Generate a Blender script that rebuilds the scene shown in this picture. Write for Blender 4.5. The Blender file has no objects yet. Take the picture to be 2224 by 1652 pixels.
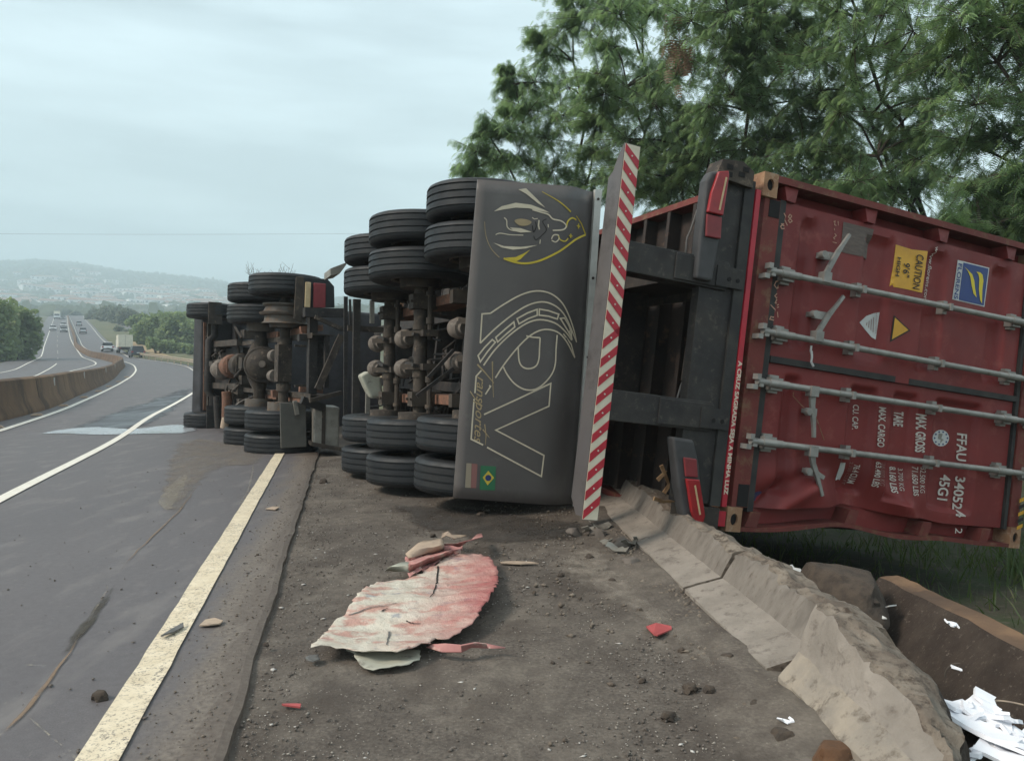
import bpy, bmesh, math, random
import numpy as np
from mathutils import Vector, Matrix, noise as mnoise
from mathutils.geometry import delaunay_2d_cdt
R = math.radians
rnd = random.Random(7)
nr = np.random.RandomState(11)
scene = bpy.context.scene
COL = scene.collection

# ---------------------------------------------------------------- camera, sky, sun, exposure
FPX, CX, CY, HOR, EYE = 1665.0, 1112.0, 826.0, 800.0, 1.15
PITCH = -math.atan((CY - HOR) / FPX)
cd = bpy.data.cameras.new('camera')
cd.sensor_width = 36.0
cd.lens = FPX / 2224.0 * 36.0
cd.clip_start = 0.05
cd.clip_end = 9000
camera = bpy.data.objects.new('camera', cd)
COL.objects.link(camera)
camera.location = (0, 0, EYE)
camera.rotation_euler = (R(90) + PITCH, 0, 0)
scene.camera = camera

world = bpy.data.worlds.new('World')
scene.world = world
world.use_nodes = True
wn, wl = world.node_tree.nodes, world.node_tree.links
wn.clear()
SUN_EL, SUN_AZ = 42.0, -112.0          # azimuth from +Y towards +X
w_out = wn.new('ShaderNodeOutputWorld')
w_bg = wn.new('ShaderNodeBackground')
w_bg.inputs['Strength'].default_value = 0.1
w_sky = wn.new('ShaderNodeTexSky')
w_sky.sky_type = 'NISHITA'
w_sky.sun_disc = False
w_sky.sun_elevation = R(SUN_EL)
w_sky.sun_rotation = R(SUN_AZ)
w_sky.air_density = 1.2
w_sky.dust_density = 3.0
w_tc = wn.new('ShaderNodeTexCoord')
w_sep = wn.new('ShaderNodeSeparateXYZ')
w_ramp = wn.new('ShaderNodeValToRGB')
els = w_ramp.color_ramp.elements
SKYC = [(0.0, (4.1, 4.95, 5.15)), (0.10, (4.0, 4.85, 5.05)), (0.20, (4.35, 5.15, 5.25)), (0.34, (4.35, 5.2, 5.4)), (0.55, (4.2, 5.05, 5.4)), (1.0, (5.0, 5.3, 5.3))]
els[0].position = SKYC[0][0]; els[0].color = (*SKYC[0][1], 1)
els[1].position = SKYC[-1][0]; els[1].color = (*SKYC[-1][1], 1)
for p_, c_ in SKYC[1:-1]:
    e_ = els.new(p_); e_.color = (*c_, 1)
w_map = wn.new('ShaderNodeMapping')
w_map.inputs['Scale'].default_value = (2.0, 2.0, 13.0)
w_map.inputs['Rotation'].default_value = (0.0, R(4), 0.0)
w_noise = wn.new('ShaderNodeTexNoise')
w_noise.inputs['Scale'].default_value = 1.5
w_noise.inputs['Detail'].default_value = 6
w_noise.inputs['Roughness'].default_value = 0.55
w_cr = wn.new('ShaderNodeMapRange')
w_cr.inputs['From Min'].default_value = 0.32
w_cr.inputs['From Max'].default_value = 0.68
w_cr.inputs['To Min'].default_value = 0.76
w_cr.inputs['To Max'].default_value = 1.12
w_mul = wn.new('ShaderNodeMix'); w_mul.data_type = 'RGBA'; w_mul.blend_type = 'MULTIPLY'
w_mul.inputs[0].default_value = 1.0
w_mix = wn.new('ShaderNodeMix'); w_mix.data_type = 'RGBA'
w_mix.inputs[0].default_value = 0.9
wl.new(w_tc.outputs['Generated'], w_sep.inputs[0])
wl.new(w_sep.outputs['Z'], w_ramp.inputs['Fac'])
wl.new(w_tc.outputs['Generated'], w_map.inputs['Vector'])
wl.new(w_map.outputs[0], w_noise.inputs['Vector'])
wl.new(w_noise.outputs['Fac'], w_cr.inputs['Value'])
wl.new(w_ramp.outputs['Color'], w_mul.inputs[6])
wl.new(w_cr.outputs[0], w_mul.inputs[7])
wl.new(w_sky.outputs['Color'], w_mix.inputs[6])
wl.new(w_mul.outputs[2], w_mix.inputs[7])
wl.new(w_mix.outputs[2], w_bg.inputs['Color'])
wl.new(w_bg.outputs[0], w_out.inputs['Surface'])

sd = bpy.data.lights.new('sun', 'SUN')
sd.energy = 1.5
sd.angle = R(16)
sd.color = (1.0, 0.90, 0.78)
sun = bpy.data.objects.new('sun', sd)
COL.objects.link(sun)
sdir = Vector((math.sin(R(SUN_AZ)) * math.cos(R(SUN_EL)), math.cos(R(SUN_AZ)) * math.cos(R(SUN_EL)), math.sin(R(SUN_EL))))
sun.rotation_euler = sdir.to_track_quat('Z', 'Y').to_euler()
sun.location = (-20, 20, 40)

scene.view_settings.view_transform = 'Standard'
scene.view_settings.look = 'None'
scene.view_settings.exposure = 1.1
scene.view_settings.gamma = 1.0
scene.view_settings.use_curve_mapping = False
scene.cycles.use_denoising = True
scene.cycles.max_bounces = 6
scene.cycles.volume_bounces = 2
scene.cycles.transparent_max_bounces = 8

# ---------------------------------------------------------------- survey: picture bearings to places in the world
CAMP = Vector((0, 0, EYE))
FW = Vector((0, math.cos(PITCH), math.sin(PITCH)))
UPV = Vector((0, -math.sin(PITCH), math.cos(PITCH)))
RT = Vector((1, 0, 0))
def bearing(px, py): return FW + RT * ((px - CX) / FPX) - UPV * ((py - CY) / FPX)
def at(px, py, dist): return CAMP + bearing(px, py) * dist
def ground_at(px, py, z=0.0):
    d = bearing(px, py); t = (z - EYE) / d.z
    return CAMP + d * t

class Frame:
    """local axes of a vehicle: x forward, y its left, z its up"""
    def __init__(s, o, x, y, z):
        s.o, s.x, s.y, s.z = Vector(o), Vector(x).normalized(), Vector(y).normalized(), Vector(z).normalized()
        s.M = Matrix(((s.x.x, s.y.x, s.z.x, s.o.x), (s.x.y, s.y.y, s.z.y, s.o.y), (s.x.z, s.y.z, s.z.z, s.o.z), (0, 0, 0, 1)))
        s.I = s.M.inverted()
    def loc(s, px, py, axis=0, val=0.0):
        d = bearing(px, py); n = (s.x, s.y, s.z)[axis]
        t = ((s.o + n * val - CAMP).dot(n)) / d.dot(n)
        return s.I @ (CAMP + d * t)

def frame_angles(o, yaw, pit, rol):
    yaw, pit, rol = R(yaw), R(pit), R(rol)
    L = Vector((-math.sin(yaw) * math.cos(pit), math.cos(yaw) * math.cos(pit), math.sin(pit)))
    r = L.cross(Vector((0, 0, 1))).normalized(); u = r.cross(L)
    return Frame(o, L, r * math.sin(rol) + u * math.cos(rol), r * math.cos(rol) - u * math.sin(rol))

# ---------------------------------------------------------------- mesh helpers
class MB:
    def __init__(s): s.v = []; s.f = []; s.m = []; s.cur = 0
    def add(s, vs, fs):
        b = len(s.v); s.v += [tuple(p) for p in vs]
        for f in fs: s.f.append([b + i for i in f]); s.m.append(s.cur)
        return s
    def box(s, x0, x1, y0, y1, z0, z1):
        vs = [(x, y, z) for x in (x0, x1) for y in (y0, y1) for z in (z0, z1)]
        return s.add(vs, [(0, 1, 3, 2), (4, 6, 7, 5), (0, 4, 5, 1), (2, 3, 7, 6), (0, 2, 6, 4), (1, 5, 7, 3)])
    def bar(s, p0, p1, w, h, up=(0, 0, 1), w1=None, h1=None):
        p0, p1 = Vector(p0), Vector(p1); d = (p1 - p0).normalized(); u = Vector(up)
        a = d.cross(u)
        if a.length < 1e-4: a = d.cross(Vector((1, 0.1, 0)))
        a.normalize(); u = a.cross(d).normalized()
        w1 = w if w1 is None else w1; h1 = h if h1 is None else h1
        vs = []
        for p, ww, hh in ((p0, w, h), (p1, w1, h1)):
            for i, j in ((-1, -1), (1, -1), (1, 1), (-1, 1)): vs.append(p + a * (i * ww / 2) + u * (j * hh / 2))
        return s.add(vs, [(0, 3, 2, 1), (4, 5, 6, 7), (0, 1, 5, 4), (1, 2, 6, 5), (2, 3, 7, 6), (3, 0, 4, 7)])
    def tube(s, pts, r, n=8, caps=True):
        pts = [Vector(p) for p in pts]; rs = r if isinstance(r, (list, tuple)) else [r] * len(pts)
        vs = []; fs = []
        d0 = (pts[1] - pts[0]).normalized(); ref = Vector((0, 0, 1)) if abs(d0.z) < .9 else Vector((1, 0, 0))
        for i, p in enumerate(pts):
            d = (pts[min(i + 1, len(pts) - 1)] - pts[max(i - 1, 0)])
            d = d.normalized() if d.length > 1e-9 else d0
            a = d.cross(ref).normalized(); b = d.cross(a)
            for k in range(n):
                t = 2 * math.pi * k / n; vs.append(p + (a * math.cos(t) + b * math.sin(t)) * rs[i])
        for i in range(len(pts) - 1):
            for k in range(n):
                k2 = (k + 1) % n; fs.append((i * n + k, i * n + k2, (i + 1) * n + k2, (i + 1) * n + k))
        if caps: fs.append(tuple(range(n - 1, -1, -1))); fs.append(tuple(range((len(pts) - 1) * n, len(pts) * n)))
        return s.add(vs, fs)
    def lathe(s, prof, n=32, o=(0, 0, 0), axis=(0, 1, 0), a=None, caps=False):
        """prof: (radius, along)"""
        o = Vector(o); ax = Vector(axis).normalized(); ref = Vector((0, 0, 1)) if abs(ax.z) < .9 else Vector((1, 0, 0))
        e1 = ax.cross(ref).normalized(); e2 = ax.cross(e1)
        vs = []; fs = []
        for (r, t) in prof:
            for k in range(n):
                q = 2 * math.pi * k / n; vs.append(o + ax * t + (e1 * math.cos(q) + e2 * math.sin(q)) * r)
        for i in range(len(prof) - 1):
            for k in range(n):
                k2 = (k + 1) % n; fs.append((i * n + k, (i + 1) * n + k, (i + 1) * n + k2, i * n + k2))
        if caps: fs.append(tuple(range(n))); fs.append(tuple(range((len(prof) - 1) * n, len(prof) * n))[::-1])
        return s.add(vs, fs)
    def poly(s, pts): return s.add(pts, [tuple(range(len(pts)))])
    def prism(s, pts, off):
        off = Vector(off); n = len(pts); a = [Vector(p) for p in pts]; b = [p + off for p in a]
        return s.add(a + b, [tuple(range(n))[::-1], tuple(range(n, 2 * n))] + [(i, (i + 1) % n, n + (i + 1) % n, n + i) for i in range(n)])
    def ribbon(s, pts, w, nrm, closed=False, w1=None):
        pts = [Vector(p) for p in pts]; nrm = Vector(nrm); n = len(pts); vs = []; fs = []
        for i, p in enumerate(pts):
            if closed: a, b = pts[i - 1], pts[(i + 1) % n]
            else: a, b = pts[max(i - 1, 0)], pts[min(i + 1, n - 1)]
            d0 = (p - a); d1 = (b - p)
            d0 = d0.normalized() if d0.length > 1e-9 else d1.normalized()
            d1 = d1.normalized() if d1.length > 1e-9 else d0
            d = d0 + d1
            d = d.normalized() if d.length > .15 else d1
            side = nrm.cross(d).normalized()
            c = max(.5, abs(side.dot(nrm.cross(d1).normalized())))
            ww = (w if w1 is None else w + (w1 - w) * i / max(1, n - 1)) / 2 / c
            vs += [p + side * ww, p - side * ww]
        for i in range(n if closed else n - 1):
            j = (i + 1) % n; fs.append((2 * i, 2 * i + 1, 2 * j + 1, 2 * j))
        return s.add(vs, fs)
    def xf(s, M, start=0):
        s.v[start:] = [tuple(M @ Vector(p)) for p in s.v[start:]]; return s
    def mesh(s, name, mats, smooth=False, fix=False):
        me = bpy.data.meshes.new(name)
        me.from_pydata(s.v, [], s.f)
        for m_ in (mats if isinstance(mats, (list, tuple)) else [mats]): me.materials.append(m_)
        if isinstance(mats, (list, tuple)) and len(mats) > 1: me.polygons.foreach_set('material_index', s.m)
        if fix:
            bm = bmesh.new(); bm.from_mesh(me); bmesh.ops.recalc_face_normals(bm, faces=bm.faces); bm.to_mesh(me); bm.free()
        if smooth:
            me.polygons.foreach_set('use_smooth', [True] * len(me.polygons))
            if smooth is not True:
                me.set_sharp_from_angle(angle=R(smooth))
        me.update()
        return me
    def build(s, name, mats, parent=None, smooth=False, fix=True, **kw):
        return link(name, s.mesh(name, mats, smooth, fix), parent, **kw)

def link(name, data, parent=None, M=None, label=None, cat=None, group=None, kind=None):
    o = bpy.data.objects.new(name, data); COL.objects.link(o)
    if parent is not None: o.parent = parent
    if M is not None: o.matrix_basis = M
    return tag(o, label, cat, group, kind)
def tag(o, label=None, cat=None, group=None, kind=None):
    if label: o['label'] = label
    if cat: o['category'] = cat
    if group: o['group'] = group
    if kind: o['kind'] = kind
    return o
def thing(name, M, label, cat, group=None):
    return link(name, None, None, M if isinstance(M, Matrix) else Matrix.Translation(M), label, cat, group)
def copy_tree(o, parent=None):
    c = o.copy(); COL.objects.link(c)
    if parent is not None: c.parent = parent
    for ch in list(o.children): copy_tree(ch, c)
    return c
def bevel(o, w, seg=1, ang=40):
    md = o.modifiers.new('bevel', 'BEVEL'); md.width = w; md.segments = seg; md.limit_method = 'ANGLE'; md.angle_limit = R(ang); return o
def fast_mesh(name, V, F, mat, smooth=False):
    """V (n,3) floats, F (m,k) ints"""
    me = bpy.data.meshes.new(name); n, k = F.shape
    me.vertices.add(len(V)); me.vertices.foreach_set('co', np.ascontiguousarray(V, dtype=np.float32).ravel())
    me.loops.add(n * k); me.loops.foreach_set('vertex_index', np.ascontiguousarray(F, dtype=np.int32).ravel())
    me.polygons.add(n); me.polygons.foreach_set('loop_start', np.arange(0, n * k, k, dtype=np.int32))
    if smooth: me.polygons.foreach_set('use_smooth', np.ones(n, dtype=bool))
    me.materials.append(mat); me.update(calc_edges=True); me.validate(); return me
def nz(x, y, z=0.0, s=1.0): return mnoise.noise(Vector((x * s, y * s, z * s)))

# ---------------------------------------------------------------- materials
def new_mat(name):
    m = bpy.data.materials.new(name); m.use_nodes = True
    return m, m.node_tree.nodes, m.node_tree.links, m.node_tree.nodes['Principled BSDF']
def mixc(N, L, fac, a, b, mode='MIX'):
    x = N.new('ShaderNodeMix'); x.data_type = 'RGBA'; x.blend_type = mode
    for i, v in ((0, fac), (6, a), (7, b)):
        if isinstance(v, (int, float)): x.inputs[i].default_value = v
        elif isinstance(v, tuple): x.inputs[i].default_value = (*v[:3], 1)
        else: L.new(v, x.inputs[i])
    return x.outputs[2]
def noise_fac(N, L, vec, scale, lo, hi, detail=5, rough=.6, stretch=None):
    if stretch:
        mp = N.new('ShaderNodeMapping'); mp.inputs['Scale'].default_value = stretch; L.new(vec, mp.inputs['Vector']); vec = mp.outputs[0]
    t = N.new('ShaderNodeTexNoise'); t.inputs['Scale'].default_value = scale; t.inputs['Detail'].default_value = detail; t.inputs['Roughness'].default_value = rough
    L.new(vec, t.inputs['Vector'])
    r = N.new('ShaderNodeMapRange'); r.inputs['From Min'].default_value = lo; r.inputs['From Max'].default_value = hi
    L.new(t.outputs['Fac'], r.inputs['Value']); return r.outputs[0]
def math_n(N, L, op, a, b=0.0):
    x = N.new('ShaderNodeMath'); x.operation = op
    for i, v in ((0, a), (1, b)):
        if isinstance(v, (int, float)): x.inputs[i].default_value = v
        else: L.new(v, x.inputs[i])
    return x.outputs[0]
def add_bump(N, L, B, vec, scale, strength, dist=0.01, detail=6):
    t = N.new('ShaderNodeTexNoise'); t.inputs['Scale'].default_value = scale; t.inputs['Detail'].default_value = detail
    t.inputs['Roughness'].default_value = .65; L.new(vec, t.inputs['Vector'])
    b = N.new('ShaderNodeBump'); b.inputs['Strength'].default_value = strength; b.inputs['Distance'].default_value = dist
    L.new(t.outputs['Fac'], b.inputs['Height']); L.new(b.outputs[0], B.inputs['Normal'])
def M(name, c1, c2=None, scale=4.0, lo=.4, hi=.65, rough=.6, metal=0.0, bump=0.0, bscale=60.0, c3=None, s3=14.0, lo3=.52, hi3=.66, stretch=None, rvar=.0, coat=0, spec=.35):
    m, N, L, B = new_mat(name)
    tc = N.new('ShaderNodeTexCoord'); vec = tc.outputs['Object']
    col = c1
    if c2:
        f = noise_fac(N, L, vec, scale, lo, hi, stretch=stretch); col = mixc(N, L, f, c1, c2)
    if c3:
        f3 = noise_fac(N, L, vec, s3, lo3, hi3, detail=8, rough=.7, stretch=stretch); col = mixc(N, L, f3, col, c3)
    if isinstance(col, tuple): B.inputs['Base Color'].default_value = (*col, 1)
    else: L.new(col, B.inputs['Base Color'])
    B.inputs['Roughness'].default_value = rough; B.inputs['Metallic'].default_value = metal; B.inputs['Specular IOR Level'].default_value = spec
    if rvar:
        fr = noise_fac(N, L, vec, scale * 2.3, .35, .65)
        mr = N.new('ShaderNodeMapRange'); mr.inputs['To Min'].default_value = rough - rvar; mr.inputs['To Max'].default_value = min(1, rough + rvar)
        L.new(fr, mr.inputs['Value']); L.new(mr.outputs[0], B.inputs['Roughness'])
    if coat: B.inputs['Coat Weight'].default_value = coat
    if bump: add_bump(N, L, B, vec, bscale, bump)
    return m

# road surfaces --------------------------------------------------
def asphalt_mat(name, edge_dust):
    m, N, L, B = new_mat(name)
    tc = N.new('ShaderNodeTexCoord'); vec = tc.outputs['Object']
    grain = noise_fac(N, L, vec, 160, .3, .7, detail=3)
    col = mixc(N, L, grain, (.085, .076, .079), (.150, .135, .137))
    big = noise_fac(N, L, vec, .9, .35, .65, stretch=(1.0, .25, 1.0))
    col = mixc(N, L, math_n(N, L, 'MULTIPLY', big, .45), col, (.088, .081, .087))
    mid = noise_fac(N, L, vec, 26, .36, .64, detail=8)
    col = mixc(N, L, math_n(N, L, 'MULTIPLY', mid, .4), col, (.070, .062, .062))
    pale = noise_fac(N, L, vec, 5, .52, .70, detail=7, stretch=(1.0, .35, 1.0))
    col = mixc(N, L, math_n(N, L, 'MULTIPLY', pale, .6), col, (.185, .168, .160))
    spots = noise_fac(N, L, vec, 22, .66, .74, detail=2)
    col = mixc(N, L, math_n(N, L, 'MULTIPLY', spots, .5), col, (.2, .18, .16))
    if edge_dust:
        sp = N.new('ShaderNodeSeparateXYZ'); L.new(vec, sp.inputs[0])
        d = math_n(N, L, 'ADD', sp.outputs['X'], math_n(N, L, 'MULTIPLY', sp.outputs['Y'], .2185))   # distance to the pavement edge
        n1 = N.new('ShaderNodeTexNoise'); n1.inputs['Scale'].default_value = 5; n1.inputs['Detail'].default_value = 8; n1.inputs['Roughness'].default_value = .7
        mp = N.new('ShaderNodeMapping'); mp.inputs['Scale'].default_value = (1, .25, 1); mp.inputs['Rotation'].default_value = (0, 0, R(-12.3)); L.new(vec, mp.inputs['Vector']); L.new(mp.outputs[0], n1.inputs['Vector'])
        d2 = math_n(N, L, 'ADD', d, math_n(N, L, 'MULTIPLY', math_n(N, L, 'SUBTRACT', n1.outputs['Fac'], .5), .55))
        mr = N.new('ShaderNodeMapRange'); mr.interpolation_type = 'SMOOTHSTEP'
        mr.inputs['From Min'].default_value = -.74; mr.inputs['From Max'].default_value = -.47; L.new(d2, mr.inputs['Value'])
        dust = mixc(N, L, noise_fac(N, L, vec, 45, .35, .65, detail=4), (.105, .082, .066), (.20, .165, .13))
        col = mixc(N, L, math_n(N, L, 'MULTIPLY', mr.outputs[0], .85), col, dust)
        # rusty trickle down the middle of the dirt band
        mr2 = N.new('ShaderNodeMapRange'); mr2.interpolation_type = 'SMOOTHSTEP'
        mr2.inputs['From Min'].default_value = .10; mr2.inputs['From Max'].default_value = .03
        L.new(math_n(N, L, 'ABSOLUTE', math_n(N, L, 'ADD', d2, .40)), mr2.inputs['Value'])
        col = mixc(N, L, math_n(N, L, 'MULTIPLY', mr2.outputs[0], .5), col, (.075, .056, .045))
    L.new(col, B.inputs['Base Color']); B.inputs['Roughness'].default_value = .62
    B.inputs['Specular IOR Level'].default_value = .42
    add_bump(N, L, B, vec, 220, .35, .004)
    return m
def gravel_mat():
    m, N, L, B = new_mat('gravel_dirt')
    tc = N.new('ShaderNodeTexCoord'); vec = tc.outputs['Object']
    g = noise_fac(N, L, vec, 70, .3, .7, detail=5)
    col = mixc(N, L, g, (.058, .048, .041), (.160, .137, .116))
    big = noise_fac(N, L, vec, 1.3, .42, .62, detail=6)
    col = mixc(N, L, math_n(N, L, 'MULTIPLY', big, .55), col, (.190, .163, .135))
    damp_shade = noise_fac(N, L, vec, 2.3, .50, .64, detail=7, stretch=(1.0, .6, 1.0))
    col = mixc(N, L, math_n(N, L, 'MULTIPLY', damp_shade, .75), col, (.058, .046, .038))
    mot = noise_fac(N, L, vec, 11, .40, .62, detail=9)
    col = mixc(N, L, math_n(N, L, 'MULTIPLY', mot, .5), col, (.062, .051, .044))
    v = N.new('ShaderNodeTexVoronoi'); v.inputs['Scale'].default_value = 55; L.new(vec, v.inputs['Vector'])
    mr = N.new('ShaderNodeMapRange'); mr.inputs['From Min'].default_value = .20; mr.inputs['From Max'].default_value = .12; L.new(v.outputs['Distance'], mr.inputs['Value'])
    pk = noise_fac(N, L, vec, 9, .52, .62, detail=3)
    col = mixc(N, L, math_n(N, L, 'MULTIPLY', math_n(N, L, 'MULTIPLY', mr.outputs[0], pk), .65), col, (.30, .27, .24))
    L.new(col, B.inputs['Base Color']); B.inputs['Roughness'].default_value = .9
    B.inputs['Specular IOR Level'].default_value = .25
    add_bump(N, L, B, vec, 60, .55, .012, 8)
    return m
def paint_mat(name, wear, col0=(.56, .47, .33), col1=(.68, .59, .44)):
    m, N, L, B = new_mat(name)
    tc = N.new('ShaderNodeTexCoord'); vec = tc.outputs['Object']
    col = mixc(N, L, noise_fac(N, L, vec, 12, .35, .65), col0, col1)
    f = noise_fac(N, L, vec, 70, wear, wear + .05, detail=6, rough=.75)
    big = noise_fac(N, L, vec, 2.2, .3, .62)
    col = mixc(N, L, math_n(N, L, 'MULTIPLY', f, big), col, (.115, .105, .10))
    L.new(col, B.inputs['Base Color']); B.inputs['Roughness'].default_value = .7
    add_bump(N, L, B, vec, 220, .25, .003)
    return m
def soft_alpha(N, L, B, vec, scale, stretch=(1, .5, 1)):
    """stain edges fade out raggedly"""
    at_ = N.new('ShaderNodeAttribute'); at_.attribute_name = 'soft'
    t = N.new('ShaderNodeTexNoise'); t.inputs['Scale'].default_value = scale; t.inputs['Detail'].default_value = 8; t.inputs['Roughness'].default_value = .7
    mp = N.new('ShaderNodeMapping'); mp.inputs['Scale'].default_value = stretch; L.new(vec, mp.inputs['Vector']); L.new(mp.outputs[0], t.inputs['Vector'])
    v = math_n(N, L, 'ADD', at_.outputs['Fac'], math_n(N, L, 'MULTIPLY', math_n(N, L, 'SUBTRACT', t.outputs['Fac'], .5), 1.6))
    r = N.new('ShaderNodeMapRange'); r.interpolation_type = 'SMOOTHSTEP'; r.inputs['From Min'].default_value = .28; r.inputs['From Max'].default_value = .75; L.new(v, r.inputs['Value'])
    return r.outputs[0]
def wet_mat(name, r0, r1, ior=1.4, base=(.052, .050, .056)):
    m, N, L, B = new_mat(name)
    tc = N.new('ShaderNodeTexCoord'); vec = tc.outputs['Object']
    B.inputs['Base Color'].default_value = (*base, 1)
    L.new(soft_alpha(N, L, B, vec, 2.5), B.inputs['Alpha'])
    f = noise_fac(N, L, vec, 1.2, .38, .62, stretch=(1.0, .3, 1.0))
    mr = N.new('ShaderNodeMapRange'); mr.inputs['To Min'].default_value = r0; mr.inputs['To Max'].default_value = r1; L.new(f, mr.inputs['Value'])
    L.new(mr.outputs[0], B.inputs['Roughness']); B.inputs['IOR'].default_value = ior
    return m
MAT = {}
MAT['asphalt'] = asphalt_mat('asphalt', True)
MAT['asphalt_far'] = asphalt_mat('asphalt_far', False)
MAT['gravel'] = gravel_mat()
MAT['paint_edge'] = paint_mat('edge_line_paint', .53)
MAT['paint'] = paint_mat('lane_line_paint', .60, (.62, .58, .50), (.74, .71, .64))
MAT['paint_faint'] = paint_mat('worn_lane_paint', .47, (.34, .32, .28), (.42, .40, .36))
MAT['wet'] = wet_mat('wet_asphalt', .30, .55, 1.33)
MAT['puddle_sheen'] = wet_mat('puddle_painted_sheen', .16, .30, 1.6, (.34, .36, .38))  # pale base colour paints the sky's sheen into the water
MAT['soil'] = M('verge_soil', (.10, .085, .05), (.07, .09, .035), scale=.25, c3=(.15, .13, .08), s3=.9, rough=.95)
MAT['ditch'] = M('ditch_soil', (.045, .042, .028), (.035, .05, .02), scale=2.5, c3=(.08, .07, .05), s3=9, rough=.95, bump=.6, bscale=25)
MAT['verge'] = M('verge_grass', (.095, .10, .045), (.15, .135, .07), scale=.12, c3=(.065, .075, .035), s3=.6, rough=.95)
MAT['dirt_path'] = M('orange_dirt', (.32, .22, .12), (.26, .2, .11), scale=.3, rough=.95)
MAT['hill'] = M('hill_woods', (.030, .055, .030), (.06, .085, .045), scale=.006, c3=(.10, .11, .08), s3=.03, rough=1)
MAT['concrete_old'] = M('weathered_concrete', (.150, .092, .056), (.070, .047, .033), scale=.8, c3=(.21, .13, .075), s3=3.0, lo3=.5, hi3=.75, rough=.9, bump=.3, bscale=12, stretch=(1, 1, .35))
MAT['concrete'] = M('pale_concrete', (.262, .230, .198), (.200, .175, .150), scale=5, c3=(.12, .10, .085), s3=14, lo3=.54, hi3=.68, rough=.92, bump=.7, bscale=34)
MAT['concrete_scraped_shaded'] = M('scraped_shaded_concrete', (.185, .163, .141), (.135, .118, .102), scale=6, c3=(.11, .09, .075), s3=16, lo3=.55, hi3=.68, rough=.92, bump=.4, bscale=30, stretch=(2.2, 2.2, .35))  # scrape streaks, with the upper face's shade painted in as darker tone
MAT['concrete_broken'] = M('broken_concrete', (.205, .172, .138), (.110, .086, .068), scale=7, c3=(.060, .046, .036), s3=22, lo3=.5, hi3=.64, rough=.95, bump=1.0, bscale=26)
MAT['concrete_warm'] = M('fresh_broken_concrete', (.30, .258, .208), (.215, .190, .163), scale=6, c3=(.12, .098, .078), s3=15, lo3=.53, hi3=.66, rough=.95, bump=.9, bscale=34)
MAT['earth'] = M('dark_earth', (.034, .025, .020), (.055, .042, .033), scale=6, c3=(.12, .10, .085), s3=45, lo3=.58, hi3=.68, rough=.97, bump=.9, bscale=35)
MAT['clod'] = M('earth_clod', (.075, .058, .045), (.045, .036, .030), scale=20, rough=.97, bump=.8, bscale=80)
MAT['rust_rock'] = M('rust_brown_crust', (.12, .06, .03), (.07, .04, .025), scale=9, c3=(.38, .17, .04), s3=10, lo3=.58, hi3=.68, rough=.9, bump=.6)
# truck ----------------------------------------------------------
MAT['rubber'] = M('tyre_rubber', (.013, .015, .018), (.019, .020, .021), scale=5, c3=(.042, .038, .034), s3=20, lo3=.60, hi3=.75, rough=.56, rvar=.1, bump=.12, bscale=120)
MAT['rim'] = M('dusty_wheel_rim', (.13, .115, .10), (.075, .06, .05), scale=6, c3=(.17, .11, .07), s3=12, rough=.7, metal=.2)
MAT['frame'] = M('dusty_black_steel', (.022, .020, .020), (.036, .032, .029), scale=4, c3=(.075, .063, .053), s3=16, lo3=.56, hi3=.7, rough=.62, rvar=.12, bump=.15, bscale=50)
MAT['under'] = M('grimy_underbody_steel', (.058, .046, .036), (.026, .022, .020), scale=5, c3=(.125, .095, .07), s3=12, lo3=.56, hi3=.66, rough=.8, bump=.35, bscale=40)
MAT['underdark'] = M('oily_underbody_steel', (.020, .018, .018), (.036, .030, .027), scale=6, c3=(.065, .051, .041), s3=14, rough=.7, bump=.3, bscale=40)
MAT['spring'] = M('rusty_spring_steel', (.20, .10, .065), (.12, .065, .045), scale=14, c3=(.08, .06, .05), s3=25, rough=.85, bump=.4)
MAT['chamber'] = M('dusty_cast_steel', (.15, .125, .105), (.095, .08, .07), scale=10, c3=(.20, .17, .14), s3=24, rough=.75)
MAT['cable'] = M('grey_cable', (.14, .13, .125), (.09, .085, .08), scale=20, rough=.7)
MAT['flap'] = M('dark_grey_board', (.090, .081, .078), (.108, .097, .092), scale=1.6, c3=(.135, .125, .115), s3=5, lo3=.56, hi3=.8, rough=.42, rvar=.1)
MAT['bumper'] = M('brown_grey_bumper_steel', (.105, .095, .095), (.125, .112, .108), scale=2, c3=(.075, .066, .064), s3=4, rough=.42, metal=.3, rvar=.1)
MAT['alu'] = M('aluminium_strip', (.52, .51, .47), (.42, .41, .38), scale=6, rough=.45, metal=.4)
MAT['cream'] = M('cream_vinyl', (.60, .52, .39), (.52, .45, .34), scale=10, rough=.5)
MAT['gold'] = M('gold_vinyl', (.36, .27, .15), (.30, .23, .13), scale=10, rough=.5)
MAT['yellow'] = M('yellow_vinyl', (.58, .44, .04), (.48, .37, .05), scale=10, rough=.5)
MAT['stripe_white'] = M('cream_reflective', (.62, .56, .44), (.54, .48, .37), scale=12, c3=(.36, .31, .24), s3=30, lo3=.64, hi3=.75, rough=.45)
MAT['stripe_red'] = M('red_reflective', (.40, .025, .04), (.33, .022, .035), scale=8, rough=.4)
MAT['rivet'] = M('rivet_heads', (.5, .47, .42), rough=.5)
MAT['lens'] = M('red_lamp_lens', (.28, .022, .026), (.22, .02, .024), scale=12, rough=.22)
MAT['lens_dull'] = M('dull_red_lens', (.20, .03, .035), (.16, .028, .03), scale=10, rough=.45)
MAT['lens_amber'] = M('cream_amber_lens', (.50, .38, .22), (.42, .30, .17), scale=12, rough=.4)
MAT['housing'] = M('grey_lamp_housing', (.058, .056, .058), (.042, .041, .042), scale=8, rough=.55)
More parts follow.
